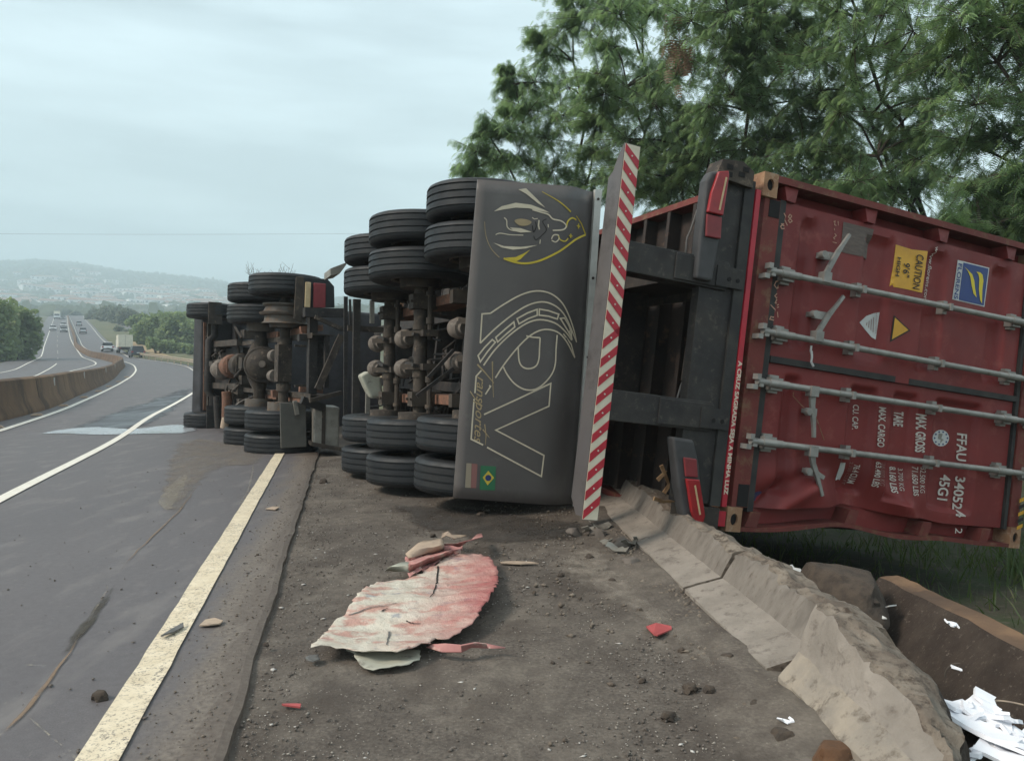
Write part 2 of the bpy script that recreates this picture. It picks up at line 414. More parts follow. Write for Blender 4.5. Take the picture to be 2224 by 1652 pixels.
MAT['tank_white'] = M('dirty_white_plastic', (.40, .40, .33), (.30, .29, .24), scale=7, c3=(.14, .12, .1), s3=14, lo3=.56, hi3=.7, rough=.6)
MAT['tank_alu'] = M('dusty_aluminium', (.30, .285, .25), (.22, .205, .18), scale=5, c3=(.12, .10, .085), s3=9, lo3=.55, hi3=.72, rough=.5, metal=.35)
MAT['flag_green'] = M('flag_green', (.025, .13, .06), (.035, .14, .07), scale=6, rough=.5)
MAT['flag_blue'] = M('flag_blue', (.02, .035, .12), rough=.5)
MAT['flag_red'] = M('faded_red', (.22, .10, .09), rough=.5)
MAT['flag_cream'] = M('faded_cream', (.26, .22, .16), rough=.5)
MAT['cab'] = M('dark_cab_paint', (.05, .05, .055), (.03, .03, .032), scale=3, rough=.45)
# container --------------------------------------------------------
MAT['red'] = M('container_red', (.185, .026, .024), (.145, .022, .021), scale=1.7, c3=(.23, .058, .048), s3=5, lo3=.55, hi3=.72, rough=.55, bump=.08, bscale=30, rvar=.08)
MAT['red_rail'] = M('container_red_rusty', (.150, .032, .026), (.110, .027, .022), scale=3, c3=(.16, .085, .05), s3=9, lo3=.52, hi3=.66, rough=.7, bump=.2, bscale=40)
MAT['rust'] = M('rusty_casting', (.30, .175, .10), (.20, .10, .06), scale=7, c3=(.36, .25, .17), s3=16, rough=.85, bump=.3)
MAT['gasket'] = M('black_door_gasket', (.025, .024, .024), (.045, .042, .038), scale=5, rough=.7)
MAT['hole'] = M('dark_recess', (.012, .011, .011), rough=.9)
MAT['galv'] = M('galvanised_steel', (.29, .28, .26), (.21, .20, .185), scale=9, c3=(.17, .13, .10), s3=22, lo3=.60, hi3=.7, rough=.5, metal=.35)
MAT['floor'] = M('container_underside', (.026, .021, .019), (.042, .029, .024), scale=3, c3=(.10, .056, .038), s3=8, lo3=.55, hi3=.7, rough=.8)
MAT['white_letter'] = M('white_lettering', (.56, .51, .46), (.46, .40, .36), scale=25, rough=.6)
MAT['dim_letter'] = M('worn_lettering', (.26, .15, .13), (.22, .10, .09), scale=30, rough=.6)
MAT['chalk'] = M('chalk_scrawl', (.44, .27, .19), (.34, .18, .13), scale=30, rough=.9)
MAT['caution'] = M('yellow_plate', (.62, .33, .035), (.52, .27, .03), scale=6, c3=(.34, .2, .06), s3=12, lo3=.6, hi3=.75, rough=.45)
MAT['black_letter'] = M('black_lettering', (.02, .018, .016), rough=.6)
MAT['blue'] = M('blue_plate', (.02, .045, .17), (.025, .05, .15), scale=6, rough=.4)
MAT['plate_white'] = M('white_plate', (.55, .55, .53), (.46, .46, .45), scale=9, rough=.5)
MAT['yellow_logo'] = M('yellow_logo', (.60, .47, .03), rough=.45)
MAT['patch'] = M('grey_brown_patch', (.11, .085, .075), (.14, .11, .095), scale=22, stretch=(1, 3, .6), rough=.8)
MAT['stick_red'] = M('sticker_red', (.36, .05, .06), rough=.5)
MAT['stick_blue'] = M('sticker_blue', (.05, .07, .16), rough=.5)
MAT['scrape'] = M('scraped_steel', (.135, .105, .098), (.17, .06, .05), scale=9, stretch=(1, 1, .12), c3=(.11, .10, .095), s3=20, rough=.6)
# debris -----------------------------------------------------------
MAT['pink'] = M('faded_pink_sheet', (.42, .20, .18), (.36, .155, .145), scale=9, c3=(.47, .38, .32), s3=16, rough=.7)
MAT['red_shard'] = M('red_shard', (.36, .075, .075), (.30, .06, .06), scale=9, rough=.6)
MAT['tan'] = M('tan_laminate', (.40, .31, .23), (.33, .25, .19), scale=9, c3=(.26, .2, .16), s3=20, rough=.8)
MAT['white_scrap'] = M('white_foam_board', (.78, .79, .83), (.70, .71, .75), scale=8, rough=.8)
MAT['wood'] = M('splintered_wood', (.30, .20, .11), (.20, .12, .065), scale=12, rough=.85)
MAT['grey_scrap'] = M('grey_scrap', (.09, .09, .085), (.14, .135, .13), scale=15, rough=.6)
MAT['chips'] = M('pale_chips', (.50, .48, .45), (.34, .31, .28), scale=3, rough=.85)
MAT['stone'] = M('grey_brown_stone', (.14, .12, .105), (.085, .072, .062), scale=6, rough=.95)
MAT['bark'] = M('tree_bark', (.085, .068, .055), (.05, .042, .036), scale=8, rough=.95, bump=.4, bscale=40, stretch=(1, 1, .3))
def leaf_mat(name, cols, nscale, trans=.35, tint=(.30, .42, .10)):
    m, N, L, B = new_mat(name)
    tc = N.new('ShaderNodeTexCoord'); vec = tc.outputs['Object']
    col = mixc(N, L, noise_fac(N, L, vec, nscale, .36, .64, detail=3), cols[0], cols[1])
    col = mixc(N, L, noise_fac(N, L, vec, nscale * 5, .52, .70, detail=2), col, cols[2])
    L.new(col, B.inputs['Base Color']); B.inputs['Roughness'].default_value = .55
    tr = N.new('ShaderNodeBsdfTranslucent'); L.new(mixc(N, L, .5, col, tint), tr.inputs['Color'])
    ms = N.new('ShaderNodeMixShader'); ms.inputs[0].default_value = trans
    L.new(B.outputs[0], ms.inputs[1]); L.new(tr.outputs[0], ms.inputs[2])
    L.new(ms.outputs[0], N['Material Output'].inputs['Surface']); return m
MAT['leaf'] = leaf_mat('feathery_leaves', ((.080, .132, .088), (.112, .180, .094), (.165, .235, .088)), .55, .62, (.50, .70, .30))
MAT['leaf_dry'] = leaf_mat('dry_leaves', ((.16, .11, .07), (.20, .12, .07), (.24, .17, .1)), 2, .2, (.3, .2, .1))
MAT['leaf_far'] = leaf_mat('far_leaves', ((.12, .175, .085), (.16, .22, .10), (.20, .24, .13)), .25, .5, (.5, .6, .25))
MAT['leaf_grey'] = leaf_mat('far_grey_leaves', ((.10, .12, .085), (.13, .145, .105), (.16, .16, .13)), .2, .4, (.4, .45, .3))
MAT['grass'] = leaf_mat('ditch_grass', ((.028, .048, .014), (.05, .085, .022), (.10, .10, .04)), 2.0, .3)
# traffic, town ------------------------------------------------------
MAT['car_white'] = M('white_car_paint', (.72, .73, .74), rough=.3, coat=.3)
MAT['car_silver'] = M('silver_car_paint', (.45, .47, .48), rough=.3, metal=.4)
MAT['car_dark'] = M('dark_blue_car_paint', (.018, .022, .035), rough=.3, coat=.3)
MAT['glass'] = M('dark_car_glass', (.015, .018, .022), rough=.1)
MAT['cargo'] = M('cream_cargo_box', (.66, .62, .50), (.58, .54, .44), scale=2, rough=.6)
MAT['rail_steel'] = M('tan_guard_rail', (.34, .28, .20), (.26, .21, .15), scale=2, rough=.6)
MAT['headlamp'] = M('lamp_glass', (.75, .75, .7), rough=.2)
MAT['house_w'] = M('pale_house_wall', (.82, .80, .77), (.66, .62, .58), scale=.05, rough=.9)
MAT['house_r'] = M('clay_roof', (.30, .16, .11), (.24, .19, .16), scale=.05, rough=.9)
MAT['window'] = M('dark_window', (.05, .06, .07), rough=.3)

# ================================================================ TERRAIN AND ROADS
ZT = [(-40, 0), (14, 0), (18, .07), (25, .14), (40, .31), (56, .61), (72, 1.06), (86, 1.61), (100, 2.2), (117, 2.9), (135, 4.4), (170, 7.3), (200, 10), (250, 14.8), (360, 25), (420, 30), (600, 33)]
_zy = np.array([a for a, b in ZT], float); _zz = np.array([b for a, b in ZT], float)
def zr(y): return float(np.interp(y, _zy, _zz))
def curve(pts):
    ys = np.array([p[0] for p in pts], float); xs = np.array([p[1] for p in pts], float)
    # smooth cubic through the points
    n = len(ys); m = np.gradient(xs, ys)
    def fn(y):
        y = min(max(y, ys[0]), ys[-1]); i = min(max(int(np.searchsorted(ys, y)) - 1, 0), n - 2)
        h = ys[i + 1] - ys[i]; t = (y - ys[i]) / h
        return (2*t**3 - 3*t**2 + 1)*xs[i] + (t**3 - 2*t**2 + t)*h*m[i] + (-2*t**3 + 3*t**2)*xs[i+1] + (t**3 - t**2)*h*m[i+1]
    return fn
def pxy(px, y): return (px - CX) / FPX * y
left_line = curve([(-4, -3.0), (4, -5.75), (9, -7.5), (14, -9.38), (18, pxy(108, 18)), (25, pxy(189, 25)), (40, pxy(257, 40)), (56, pxy(287, 56)), (72, pxy(295, 72)), (86, pxy(286, 86)), (100, pxy(258, 100)), (118, pxy(222, 118)), (139, pxy(187, 139)), (176, pxy(173, 176)), (262, pxy(160, 262)), (400, pxy(151, 400))])
right_line = curve([(-4, -.62), (3, -3.2), (6.72, -4.49), (11.75, pxy(238, 11.75)), (15.8, pxy(306, 15.8)), (22, pxy(376, 22)), (32, pxy(426, 32)), (44, pxy(442, 44)), (64, pxy(424, 64)), (81, pxy(399, 81)), (92, pxy(361, 92)), (100, pxy(324, 100)), (135, pxy(254, 135)), (170, pxy(225, 170)), (222, pxy(206, 222)), (350, pxy(184, 350)), (420, pxy(181, 420))])
def edge_line(y): return -1.23 - .237 * (y - 2.30) if y < 12 else -1.23 - .237 * 9.7 + (right_line(y) - right_line(12)) * .9
def pave_edge(y): return -.854 - .2185 * (y - 2.25) if y < 12 else -.854 - .2185 * 9.75 + (right_line(y) - right_line(12)) * .88
barrier_y = curve([(4, -7.0), (10, -8.95), (16.2, pxy(0, 16.2)), (18.4, pxy(68, 18.4)), (27, pxy(162, 27)), (48, pxy(243, 48)), (66, pxy(260, 66)), (86, pxy(268, 86)), (100, pxy(238, 100)), (139, pxy(173, 139)), (176, pxy(167, 176)), (262, pxy(155, 262)), (400, pxy(149.5, 400))])
opp_inner = curve([(4, -9.2), (16, -13.2), (27, -18.2), (48, -28.5), (66, -38.0), (86, pxy(208, 86)), (112, pxy(182, 112)), (147, pxy(162, 147)), (247, pxy(149, 247)), (335, pxy(147.5, 335)), (400, pxy(146, 400))])
opp_mid = curve([(20, -17.5), (36, -25.0), (52, pxy(65, 52)), (70, pxy(103, 70)), (88, pxy(123, 88)), (110, pxy(126, 110)), (150, pxy(125, 150)), (250, pxy(128, 250)), (400, pxy(132, 400))])
opp_outer = curve([(20, -23), (40, -32), (62, pxy(0, 62)), (90, pxy(62, 90)), (115, pxy(88, 115)), (150, pxy(97, 150)), (250, pxy(112, 250)), (400, pxy(121, 400))])
def steps(a, b, n, p=2.0): return [a + (b - a) * (i / n) ** p for i in range(n + 1)]
def lift(y, k): return k * (1 + max(0, y) / 40.0)

def strip(name, fa, fb, ys, mat, k, cols=1, kind='structure', zf=None, cover=None):
    vs = []; fs = []
    for y in ys:
        a, b = fa(y), fb(y)
        for c in range(cols + 1):
            x = a + (b - a) * c / cols; vs.append((x, y, (zf or zr)(y) + lift(y, k)))
    w = cols + 1
    for i in range(len(ys) - 1):
        for c in range(cols): fs.append((i*w + c, i*w + c + 1, (i+1)*w + c + 1, (i+1)*w + c))
    o = MB().add(vs, fs).build(name, mat, fix=False, kind=kind); return o

def xtoe(y): return 1.01 - .0714 * (y - 2.25)        # foot of the roadside barrier
# ground with the ditch beyond the roadside barrier
gx = sorted(set([-900, -600, -420, -300, -220, -170, -130, -100, -80, -60, -45, -34, -26, -20, -15, -11, -8, -6, -4, -3, -2, -1, 0, .5] + [.9 + .18 * i for i in range(36)] + [7.6, 8.2, 9, 10, 12, 15, 20, 28, 40, 60, 90, 140, 220, 400]))
gy = sorted(set([-30, -15, -8, -4] + [-2 + .35 * i for i in range(52)] + [17, 18, 20, 22, 25, 30, 35, 40, 48, 56, 64, 72, 80, 86, 93, 100, 108, 117, 126, 135, 150, 170, 185, 200, 225, 250, 300, 360, 420]))
def ground_z(x, y):
    z = zr(y) - .05 - lift(y, .02)
    d = x - (xtoe(min(y, 14)) + .38)
    if d > 0 and y < 24:
        f = min(1, d / .55); f = f * f * (3 - 2 * f); fade = min(1, max(0, (24 - y) / 6))
        g = min(1, max(0, (x - 6.0) / 5)); g = g * g * (3 - 2 * g)
        z += (-.58 * f + 1.1 * g * f + .07 * nz(x, y, 3, 1.1) * f) * fade
    if x > 12: z += min(1, (x - 12) / 25) * 1.2
    return z
vs = [(x, y, ground_z(x, y)) for y in gy for x in gx]; w_ = len(gx)
fs = [(j*w_ + i, j*w_ + i + 1, (j+1)*w_ + i + 1, (j+1)*w_ + i) for j in range(len(gy) - 1) for i in range(w_ - 1)]
mb = MB(); mb.add(vs, fs)
mb.m = [1 if (gx[i] > .9 and gx[i] < 12 and gy[j] < 24) else 0 for j in range(len(gy) - 1) for i in range(w_ - 1)]
mb.build('ground', [MAT['soil'], MAT['ditch']], fix=False, smooth=True, kind='structure')

# gravel shoulder from the pavement edge to the barrier, with small humps
ys = [-3 + .12 * i for i in range(int(15 / .12))] + steps(12, 44, 14, 1.3)
vs = []; fs = []; nc = 40
for y in ys:
    a = pave_edge(y) - .12; b = (xtoe(y) + .30) if y < 14 else xtoe(14) + .3 - (y - 14) * .75
    for c in range(nc + 1):
        t = c / nc; x = a + (b - a) * t
        h = .010 * nz(x, y, 1, 2.2) + .006 * nz(x, y, 5, 9) + .003 * nz(x, y, 9, 23)
        s = x - pave_edge(y); e = min(1, max(0, (s + .06) / .10)); heap = math.exp(-((x - xtoe(y)) / .22) ** 2) * .035 * (1 + .8 * nz(x, y, 2, 3)) if y < 14 else 0
        vs.append((x, y, zr(y) - .028 * (1 if e < .2 else 1) + (h if e > .1 else -.01) + heap))
for i in range(len(ys) - 1):
    for c in range(nc): fs.append((i*(nc+1) + c, i*(nc+1) + c + 1, (i+1)*(nc+1) + c + 1, (i+1)*(nc+1) + c))
MB().add(vs, fs).build('gravel_shoulder', MAT['gravel'], fix=False, smooth=True, kind='structure')

# pavement: its right edge is a real drop to the gravel, slightly ragged
ys = [-4 + .15 * i for i in range(120)] + steps(14, 420, 110, 1.9)
vs = []; fs = []
for y in ys:
    r = pave_edge(y) + .018 * nz(y, 2, 0, 2.1) + .012 * nz(y, 7, 0, 8); l = barrier_y(max(4, y)) - (.2 if y > 4 else -.7 * (4 - y) * .35)
    z = zr(y) + lift(y, .0)
    r = max(r, right_line(y) + .5) if y > 60 else r
    for t in (0, .2, .4, .6, .8, .94): vs.append((l + (r - l) * t, y, z))
    vs.append((r - .03, y, z)); vs.append((r, y, z - .007)); vs.append((r + .006, y, z - .05))
for i in range(len(ys) - 1):
    for c in range(8): fs.append((i*9 + c, i*9 + c + 1, (i+1)*9 + c + 1, (i+1)*9 + c))
MB().add(vs, fs).build('asphalt_road', MAT['asphalt'], fix=False, kind='structure')
ys = steps(4, 420, 90, 1.8)
strip('opposite_road', lambda y: (opp_outer(max(20, y)) - 3.2 * min(1, y / 60.0) - (0 if y > 20 else (20 - y) * -.45)), lambda y: barrier_y(y) - .25, ys, MAT['asphalt_far'], .004, 6)

# painted lines
def line(name, fn, y0, y1, w, mat, k=.008, n=140, ragged=0.0, p=1.8):
    ys_ = steps(y0, y1, n, p); vs = []; fs = []
    for y in ys_:
        dx = (fn(y + .2) - fn(y - .2)) / .4; c = math.sqrt(1 + dx * dx); hw = w / 2 * c
        e1 = ragged * nz(y, 1, 4, 9); e2 = ragged * nz(y, 5, 4, 9)
        vs += [(fn(y) - hw + e1, y, zr(y) + lift(y, k)), (fn(y) + hw + e2, y, zr(y) + lift(y, k))]
    for i in range(len(ys_) - 1): fs.append((2*i, 2*i + 1, 2*i + 3, 2*i + 2))
    return MB().add(vs, fs).build(name, mat, fix=False, kind='structure')
line('edge_line', edge_line, -3, 60, .125, MAT['paint_edge'], ragged=.008, n=260)
line('lane_line', right_line, -3, 420, .115, MAT['paint'], ragged=.004, n=260)
line('left_edge_line', left_line, -3, 400, .14, MAT['paint'], n=220)
line('opposite_inner_line', opp_inner, 5, 400, .15, MAT['paint'], k=.010)
line('opposite_outer_line', opp_outer, 21, 400, .15, MAT['paint'], k=.010)
for i, (a, b) in enumerate([(20, 34), (52, 88)] + [(y, y + 9) for y in range(104, 390, 20)]):
    line('opposite_lane_dash', opp_mid, a, b, .12, MAT['paint_faint'] if i > 1 else MAT['paint'], k=.010, n=16, p=1)

# wet sheet of spilled liquid across the lane, and its front edge with the sheen painted in
def sheet_px(name, pts, mat, k, rough_edge=.0, seed=0, kind='structure', zfun=None, sub=6, soft=.5):
    out = []
    n = len(pts)
    for i in range(n):
        a, b = pts[i], pts[(i + 1) % n]
        for q in range(sub):
            t = q / sub; out.append((a[0] + (b[0] - a[0]) * t, a[1] + (b[1] - a[1]) * t))
    vs2 = []
    for i, (px, py) in enumerate(out):
        d = bearing(px, py); y = 12.0
        for _ in range(40):
            y += .5 * ((zr(y) - EYE) / d.z - y) if abs(d.z) > 1e-5 else 0
        jx = rough_edge * nz(px * .02, seed, py * .03, 1.0) * (y / 10); jy = rough_edge * nz(px * .02, seed + 9, py * .03, 1) * (y / 10)
        vs2.append(Vector((d.x * y + jx, y + jy)))
    nb = len(vs2); P_ = np.array([(v.x, v.y) for v in vs2]); Q_ = np.roll(P_, -1, 0)
    def edge_dist(x, y):
        d = Q_ - P_; t = np.clip(((x - P_[:, 0]) * d[:, 0] + (y - P_[:, 1]) * d[:, 1]) / np.maximum((d ** 2).sum(1), 1e-9), 0, 1)
        return float(np.min(np.hypot(P_[:, 0] + d[:, 0] * t - x, P_[:, 1] + d[:, 1] * t - y)))
    def inside(x, y):
        c = (P_[:, 1] > y) != (Q_[:, 1] > y)
        with np.errstate(divide='ignore', invalid='ignore'): xx = (Q_[:, 0] - P_[:, 0]) * (y - P_[:, 1]) / (Q_[:, 1] - P_[:, 1]) + P_[:, 0]
        return int((c & (x < xx)).sum()) % 2 == 1
    ext = []; x0, y0 = P_.min(0); x1, y1 = P_.max(0); gxn = (x1 - x0) / 45; gyn = (y1 - y0) / 45
    for i in range(46):
        for j in range(46):
            x, y = x0 + gxn * i, y0 + gyn * j
            if inside(x, y): ext.append(Vector((x, y)))
    res = delaunay_2d_cdt(vs2 + ext, [], [list(range(nb))], 1, 1e-6)
    vs = [(v.x, v.y, zr(v.y) + lift(v.y, k)) for v in res[0]]
    o = MB().add(vs, [tuple(f) for f in res[2]]).build(name, mat, fix=False, kind=kind)
    a = o.data.attributes.new('soft', 'FLOAT', 'POINT'); a.data.foreach_set('value', [min(1.4, edge_dist(v.x, v.y) / (soft * max(.12, v.y / 14))) for v in res[0]])
    return o
    return MB().add(vs, [tuple(f) for f in res[2]]).build(name, mat, fix=False, kind=kind)
sheet_px('wet_road_patch', [(110, 936), (170, 915), (250, 886), (320, 864), (372, 846), (408, 833), (436, 826), (440, 846), (424, 872), (380, 905), (340, 925), (250, 936)], MAT['wet'], .004, .0, 3, soft=.5)
sheet_px('water_puddle', [(62, 945), (100, 937), (150, 930), (215, 926), (285, 931), (330, 926), (380, 921), (432, 924), (440, 935), (400, 942), (300, 944), (200, 946), (120, 943)], MAT['puddle_sheen'], .006, .0, 5, soft=.22)

# scrapes and scuffs on the pavement
def scrape(name, pts, w, mat, w1=None, k=.005):
    g = [ground_at(*p) for p in pts]
    fine = []
    for i in range(len(g) - 1):
        for q in range(8):
            t = q / 8; p = g[i].lerp(g[i + 1], t); fine.append(p + Vector((.012 * nz(p.x, p.y, 3, 6), 0, k)))
    fine.append(g[-1] + Vector((0, 0, k)))
    m = MB().ribbon(fine, w, (0, 0, 1), w1=w1); n = len(fine); b = len(m.v); m.v += [tuple(q) for q in fine]; m.f = []; m.m = []
    for i in range(n - 1):
        for a, c in ((2*i, b + i), (b + i, 2*i + 1)):
            m.f.append([a, c, (b + i + 1) if c >= b else 2*i + 3, (2*i + 2) if a < b else b + i + 1]); m.m.append(0)
    o = m.build(name, mat, fix=False, kind='structure')
    at_ = o.data.attributes.new('soft', 'FLOAT', 'POINT'); at_.data.foreach_set('value', [0.0] * b + [min(1.3, .15 + 3.0 * min(i, n - 1 - i) / n) for i in range(n)])
    return o
def smear_mat(name, c, s, lo, hi, stretch, soft=False):
    m, N, L, B = new_mat(name); tc = N.new('ShaderNodeTexCoord'); vec = tc.outputs['Object']
    B.inputs['Base Color'].default_value = (*c, 1); B.inputs['Roughness'].default_value = .85
    a_ = noise_fac(N, L, vec, s, lo, hi, detail=7, rough=.7, stretch=stretch)
    if soft: a_ = math_n(N, L, 'MULTIPLY', soft_alpha(N, L, B, vec, 5, (1, .6, 1)), math_n(N, L, 'ADD', math_n(N, L, 'MULTIPLY', a_, .6), .2))
    L.new(a_, B.inputs['Alpha']); return m
MAT['smear_pale'] = smear_mat('pale_scuff', (.30, .265, .21), 12, .45, .75, (2.0, 1.0, 1))
MAT['smear_rust'] = smear_mat('rusty_scratch', (.20, .135, .085), 11, .30, .50, (1.5, .5, 1), True)
MAT['smear_dark'] = smear_mat('dark_skid', (.05, .043, .033), 7, .30, .60, (1.5, .4, 1), True)
MAT['smear_dirt'] = smear_mat('dirt_drag', (.185, .155, .128), 5, .36, .70, (1, .5, 1), True)
MAT['scuff_soft'] = smear_mat('pale_scuff_soft', (.30, .265, .21), 16, .45, .70, (2.2, .8, 1), True)
scrape('scratch_mark', [(-30, 1628), (40, 1560), (100, 1490), (150, 1420), (195, 1345)], .035, MAT['smear_rust'], .014, .006)
scrape('scratch_mark', [(195, 1345), (215, 1310), (240, 1265)], .012, MAT['smear_pale'], .006, .007)
scrape('skid_mark', [(120, 1450), (190, 1355), (260, 1255)], .10, MAT['smear_dark'], .05)
scrape('scratch_mark', [(240, 1265), (300, 1195), (390, 1110), (440, 1040)], .012, MAT['smear_rust'], .02, .006)
sheet_px('scuff_mark', [(335, 1092), (352, 1066), (385, 1040), (412, 1018), (412, 1040), (395, 1072), (375, 1108), (352, 1112)], MAT['scuff_soft'], .006, .0, 4, soft=.10)
sheet_px('dirt_smear', [(330, 1075), (345, 1010), (365, 965), (430, 948), (520, 962), (600, 980), (570, 1010), (490, 1015), (440, 1060), (400, 1120), (350, 1130)], MAT['smear_dirt'], .005, .0, 7, soft=.35)
scrape('scratch_mark', [(520, 1100), (541, 1062), (551, 1010)], .014, MAT['smear_pale'], .02, .006)
scrape('scratch_mark', [(60, 1560), (100, 1590), (140, 1625), (170, 1660)], .006, MAT['smear_pale'], .005, .006)
scrape('scratch_mark', [(112, 1638), (150, 1642), (180, 1668)], .006, MAT['smear_pale'], .004, .006)
scrape('scratch_mark', [(58, 1446), (120, 1449)], .007, MAT['smear_pale'], .003, .006)
scrape('scratch_mark', [(520, 1035), (548, 1031)], .016, MAT['smear_pale'], .006, .006)

MAT['dust'] = smear_mat('pale_dust', (.235, .20, .165), 9, .36, .62, (1, .8, 1), True)
MAT['damp_shade'] = smear_mat('painted_ground_shade', (.048, .040, .034), 6, .36, .62, (1, .6, 1), True)
sheet_px('dust_patch', [(1120, 1205), (1250, 1175), (1360, 1185), (1500, 1330), (1690, 1500), (1640, 1560), (1450, 1420), (1270, 1300)], MAT['dust'], -.008, .0, 4, soft=1.1)
sheet_px('painted_shade_patch', [(820, 1085), (1000, 1095), (1300, 1130), (1260, 1170), (1050, 1180), (880, 1140)], MAT['damp_shade'], -.012, .0, 4, soft=.5)  # dark sheet painting in the shade under the rear board

# verge, dirt path and guard rail beyond the curve
strip('verge_grass', lambda y: right_line(y) + .9, lambda y: right_line(y) + .9 + 9 * min(1, max(0, (y - 60) / 60)), steps(60, 420, 60, 1.4), MAT['verge'], .012, 4)
strip('dirt_path', lambda y: right_line(y) + 4.2 + .6 * nz(y, 0, 0, .06), lambda y: right_line(y) + 6.3 + .9 * nz(y, 4, 0, .05), steps(64, 175, 50, 1.2), MAT['dirt_path'], .02, 2)

# hills beyond the valley with the town on their slope
def hill_z(x, y):
    t = min(1, max(0, (y - 430) / 1600)); t2 = t * t * (3 - 2 * t)
    xr = x / max(y, 1)
    top = .127 + .012 * math.sin(xr * 9 + 1.2) + .008 * nz(xr * 9, 3) - .05 * min(1, max(0, (xr + .47) / .45))
    base = .066
    return y * (base + (top - base) * t2) + EYE + 9 * nz(x, y, 1, .004) * t - (12 if y < 460 else 0)
hx = [-1.05 + .014 * i for i in range(108)]; hy = steps(422, 2100, 44, 1.25)
vs = [(xr * y, y, hill_z(xr * y, y)) for y in hy for xr in hx]; w_ = len(hx)
fs = [(j*w_ + i, j*w_ + i + 1, (j+1)*w_ + i + 1, (j+1)*w_ + i) for j in range(len(hy) - 1) for i in range(w_ - 1)]
MB().add(vs, fs).build('hills', MAT['hill'], fix=False, smooth=True, kind='structure')

# median barrier of cast concrete, with joints, seen from both carriageways
ys = [5 + .6 * i for i in range(40)] + steps(29, 400, 90, 1.5)
prof = [(.32, -.02), (.31, .10), (.20, .30), (.12, .82), (.05, .86), (-.05, .86), (-.12, .82), (-.20, .30), (-.31, .10), (-.32, -.02)]
vs = []; fs = []
for y in ys:
    dx = (barrier_y(y + .3) - barrier_y(y - .3)) / .6; c = math.sqrt(1 + dx * dx)
    for (u, z) in prof: vs.append((barrier_y(y) - .3 + u * c + .006 * nz(y, z, 1, 1.3), y, zr(y) + z + .008 * nz(y, 3, 0, 1.5)))
k = len(prof)
for i in range(len(ys) - 1):
    for c in range(k - 1): fs.append((i*k + c, (i+1)*k + c, (i+1)*k + c + 1, i*k + c + 1))
median = MB().add(vs, fs).build('median_barrier', MAT['concrete_old'], smooth=50, label='long brown weathered concrete median barrier curving between the two carriageways', cat='barrier')
def on_median(y, h, out=.01):
    dx = (barrier_y(y + .3) - barrier_y(y - .3)) / .6; c = math.sqrt(1 + dx * dx)
    f = .12 + (.82 - h) / .52 * .08
    return Vector((barrier_y(y) - .3 + (f + out) * c, y, zr(y) + h)), Vector((c, 0, 0)), Vector((dx, 1, 0)).normalized()
for y in (22.2, 31.5, 44, 57, 12.6):
    p, n, t = on_median(y, .66); q = 1 + y / 60
    MB().bar(p - Vector((0, 0, .085 * q)), p + Vector((0, 0, .085 * q)), .05 * q, .03, t.cross(Vector((0, 0, 1)))).build('reflector', MAT['plate_white'], median, label='small white reflector on the face of the barrier')
for y in (14.5, 19.5, 24.8, 30, 36.5, 42, 50):
    p, n, t = on_median(y, .55, .0); p2, _, _ = on_median(y, .32, .0); p3, _, _ = on_median(y, .80, .0)
    MB().ribbon([p2 + Vector((.006, 0, 0)), p + Vector((.006, 0, 0)), p3 + Vector((.006, 0, 0))], .03, Vector((1, .3, 0)).normalized()).build('joint', MAT['hole'], median)
# faded scrawl on the barrier
p0, n, t = on_median(47.5, .5, .012)
for i in range(9):
    a = p0 + t * (i * .42 - 1.9) + Vector((0, 0, .05 * math.sin(i * 2.1)))
    MB().ribbon([a + Vector((.02, 0, -.10)), a + t * .14 + Vector((.02, 0, .10)), a + t * .26 + Vector((.02, 0, -.06 + .1 * (i % 2)))], .035, Vector((1, .3, 0)).normalized()).build('scrawl', MAT['smear_pale'], median)

# road studs along the left line
stud = MB(); stud.add([(-.09, -.06, 0), (.09, -.06, 0), (.09, .06, 0), (-.09, .06, 0), (-.05, -.035, .035), (.05, -.035, .035), (.05, .035, .035), (-.05, .035, .035)], [(0, 1, 5, 4), (1, 2, 6, 5), (2, 3, 7, 6), (3, 0, 4, 7), (4, 5, 6, 7)])
stud_me = stud.mesh('road_stud', MAT['tan'], fix=True)
for (px, y) in [(35, 14.6), (104, 17.6), (158, 21.2), (200, 26), (227, 31), (245, 36.5), (262, 43.5), (278, 52)]:
    x = left_line(y) - .22; s_ = 1.1 + y / 60
    link('road_stud', stud_me, None, Matrix.Translation((x, y, zr(y) + lift(y, .006))) @ Matrix.Rotation(R(25), 4, 'Z') @ Matrix.Scale(s_, 4), 'small tan road stud beside the solid line along the median barrier', 'road stud', 'road studs along the median line')

# guard rail on the outside of the far curve
gp = [(18, 3.0), (40, -11.5), (52, -18.5), (64, -25.5), (75, pxy(425, 75)), (86, pxy(384, 86)), (97, pxy(346, 97)), (108, pxy(311, 108)), (120, pxy(290, 120))]
gf = curve(gp)
rail = MB()
ysr = [20 + i * 4 for i in range(26)]
pts = [Vector((gf(y), y, zr(y) + .62)) for y in ysr]
vs = []; fs = []
for p in pts:
    for (u, z) in ((0, -.17), (-.07, -.10), (0, -.03), (0, .03), (-.07, .10), (0, .17), (.02, .17), (.02, -.17)): vs.append((p.x + u, p.y, p.z + z))
for i in range(len(pts) - 1):
    for c in range(8): fs.append((i*8 + c, (i+1)*8 + c, (i+1)*8 + (c+1) % 8, i*8 + (c+1) % 8))
root = thing('guard_rail', Matrix.Identity(4), 'tan metal guard rail on posts along the outside of the far bend', 'guard rail')
rail.add(vs, fs).build('rail_beam', MAT['rail_steel'], root)
post_me = MB().box(-.06, .06, -.05, .05, -.65, .2).mesh('guard_post', MAT['rail_steel'], fix=True)
for p in pts: link('guard_post', post_me, root, Matrix.Translation((p.x + .09, p.y, p.z)))

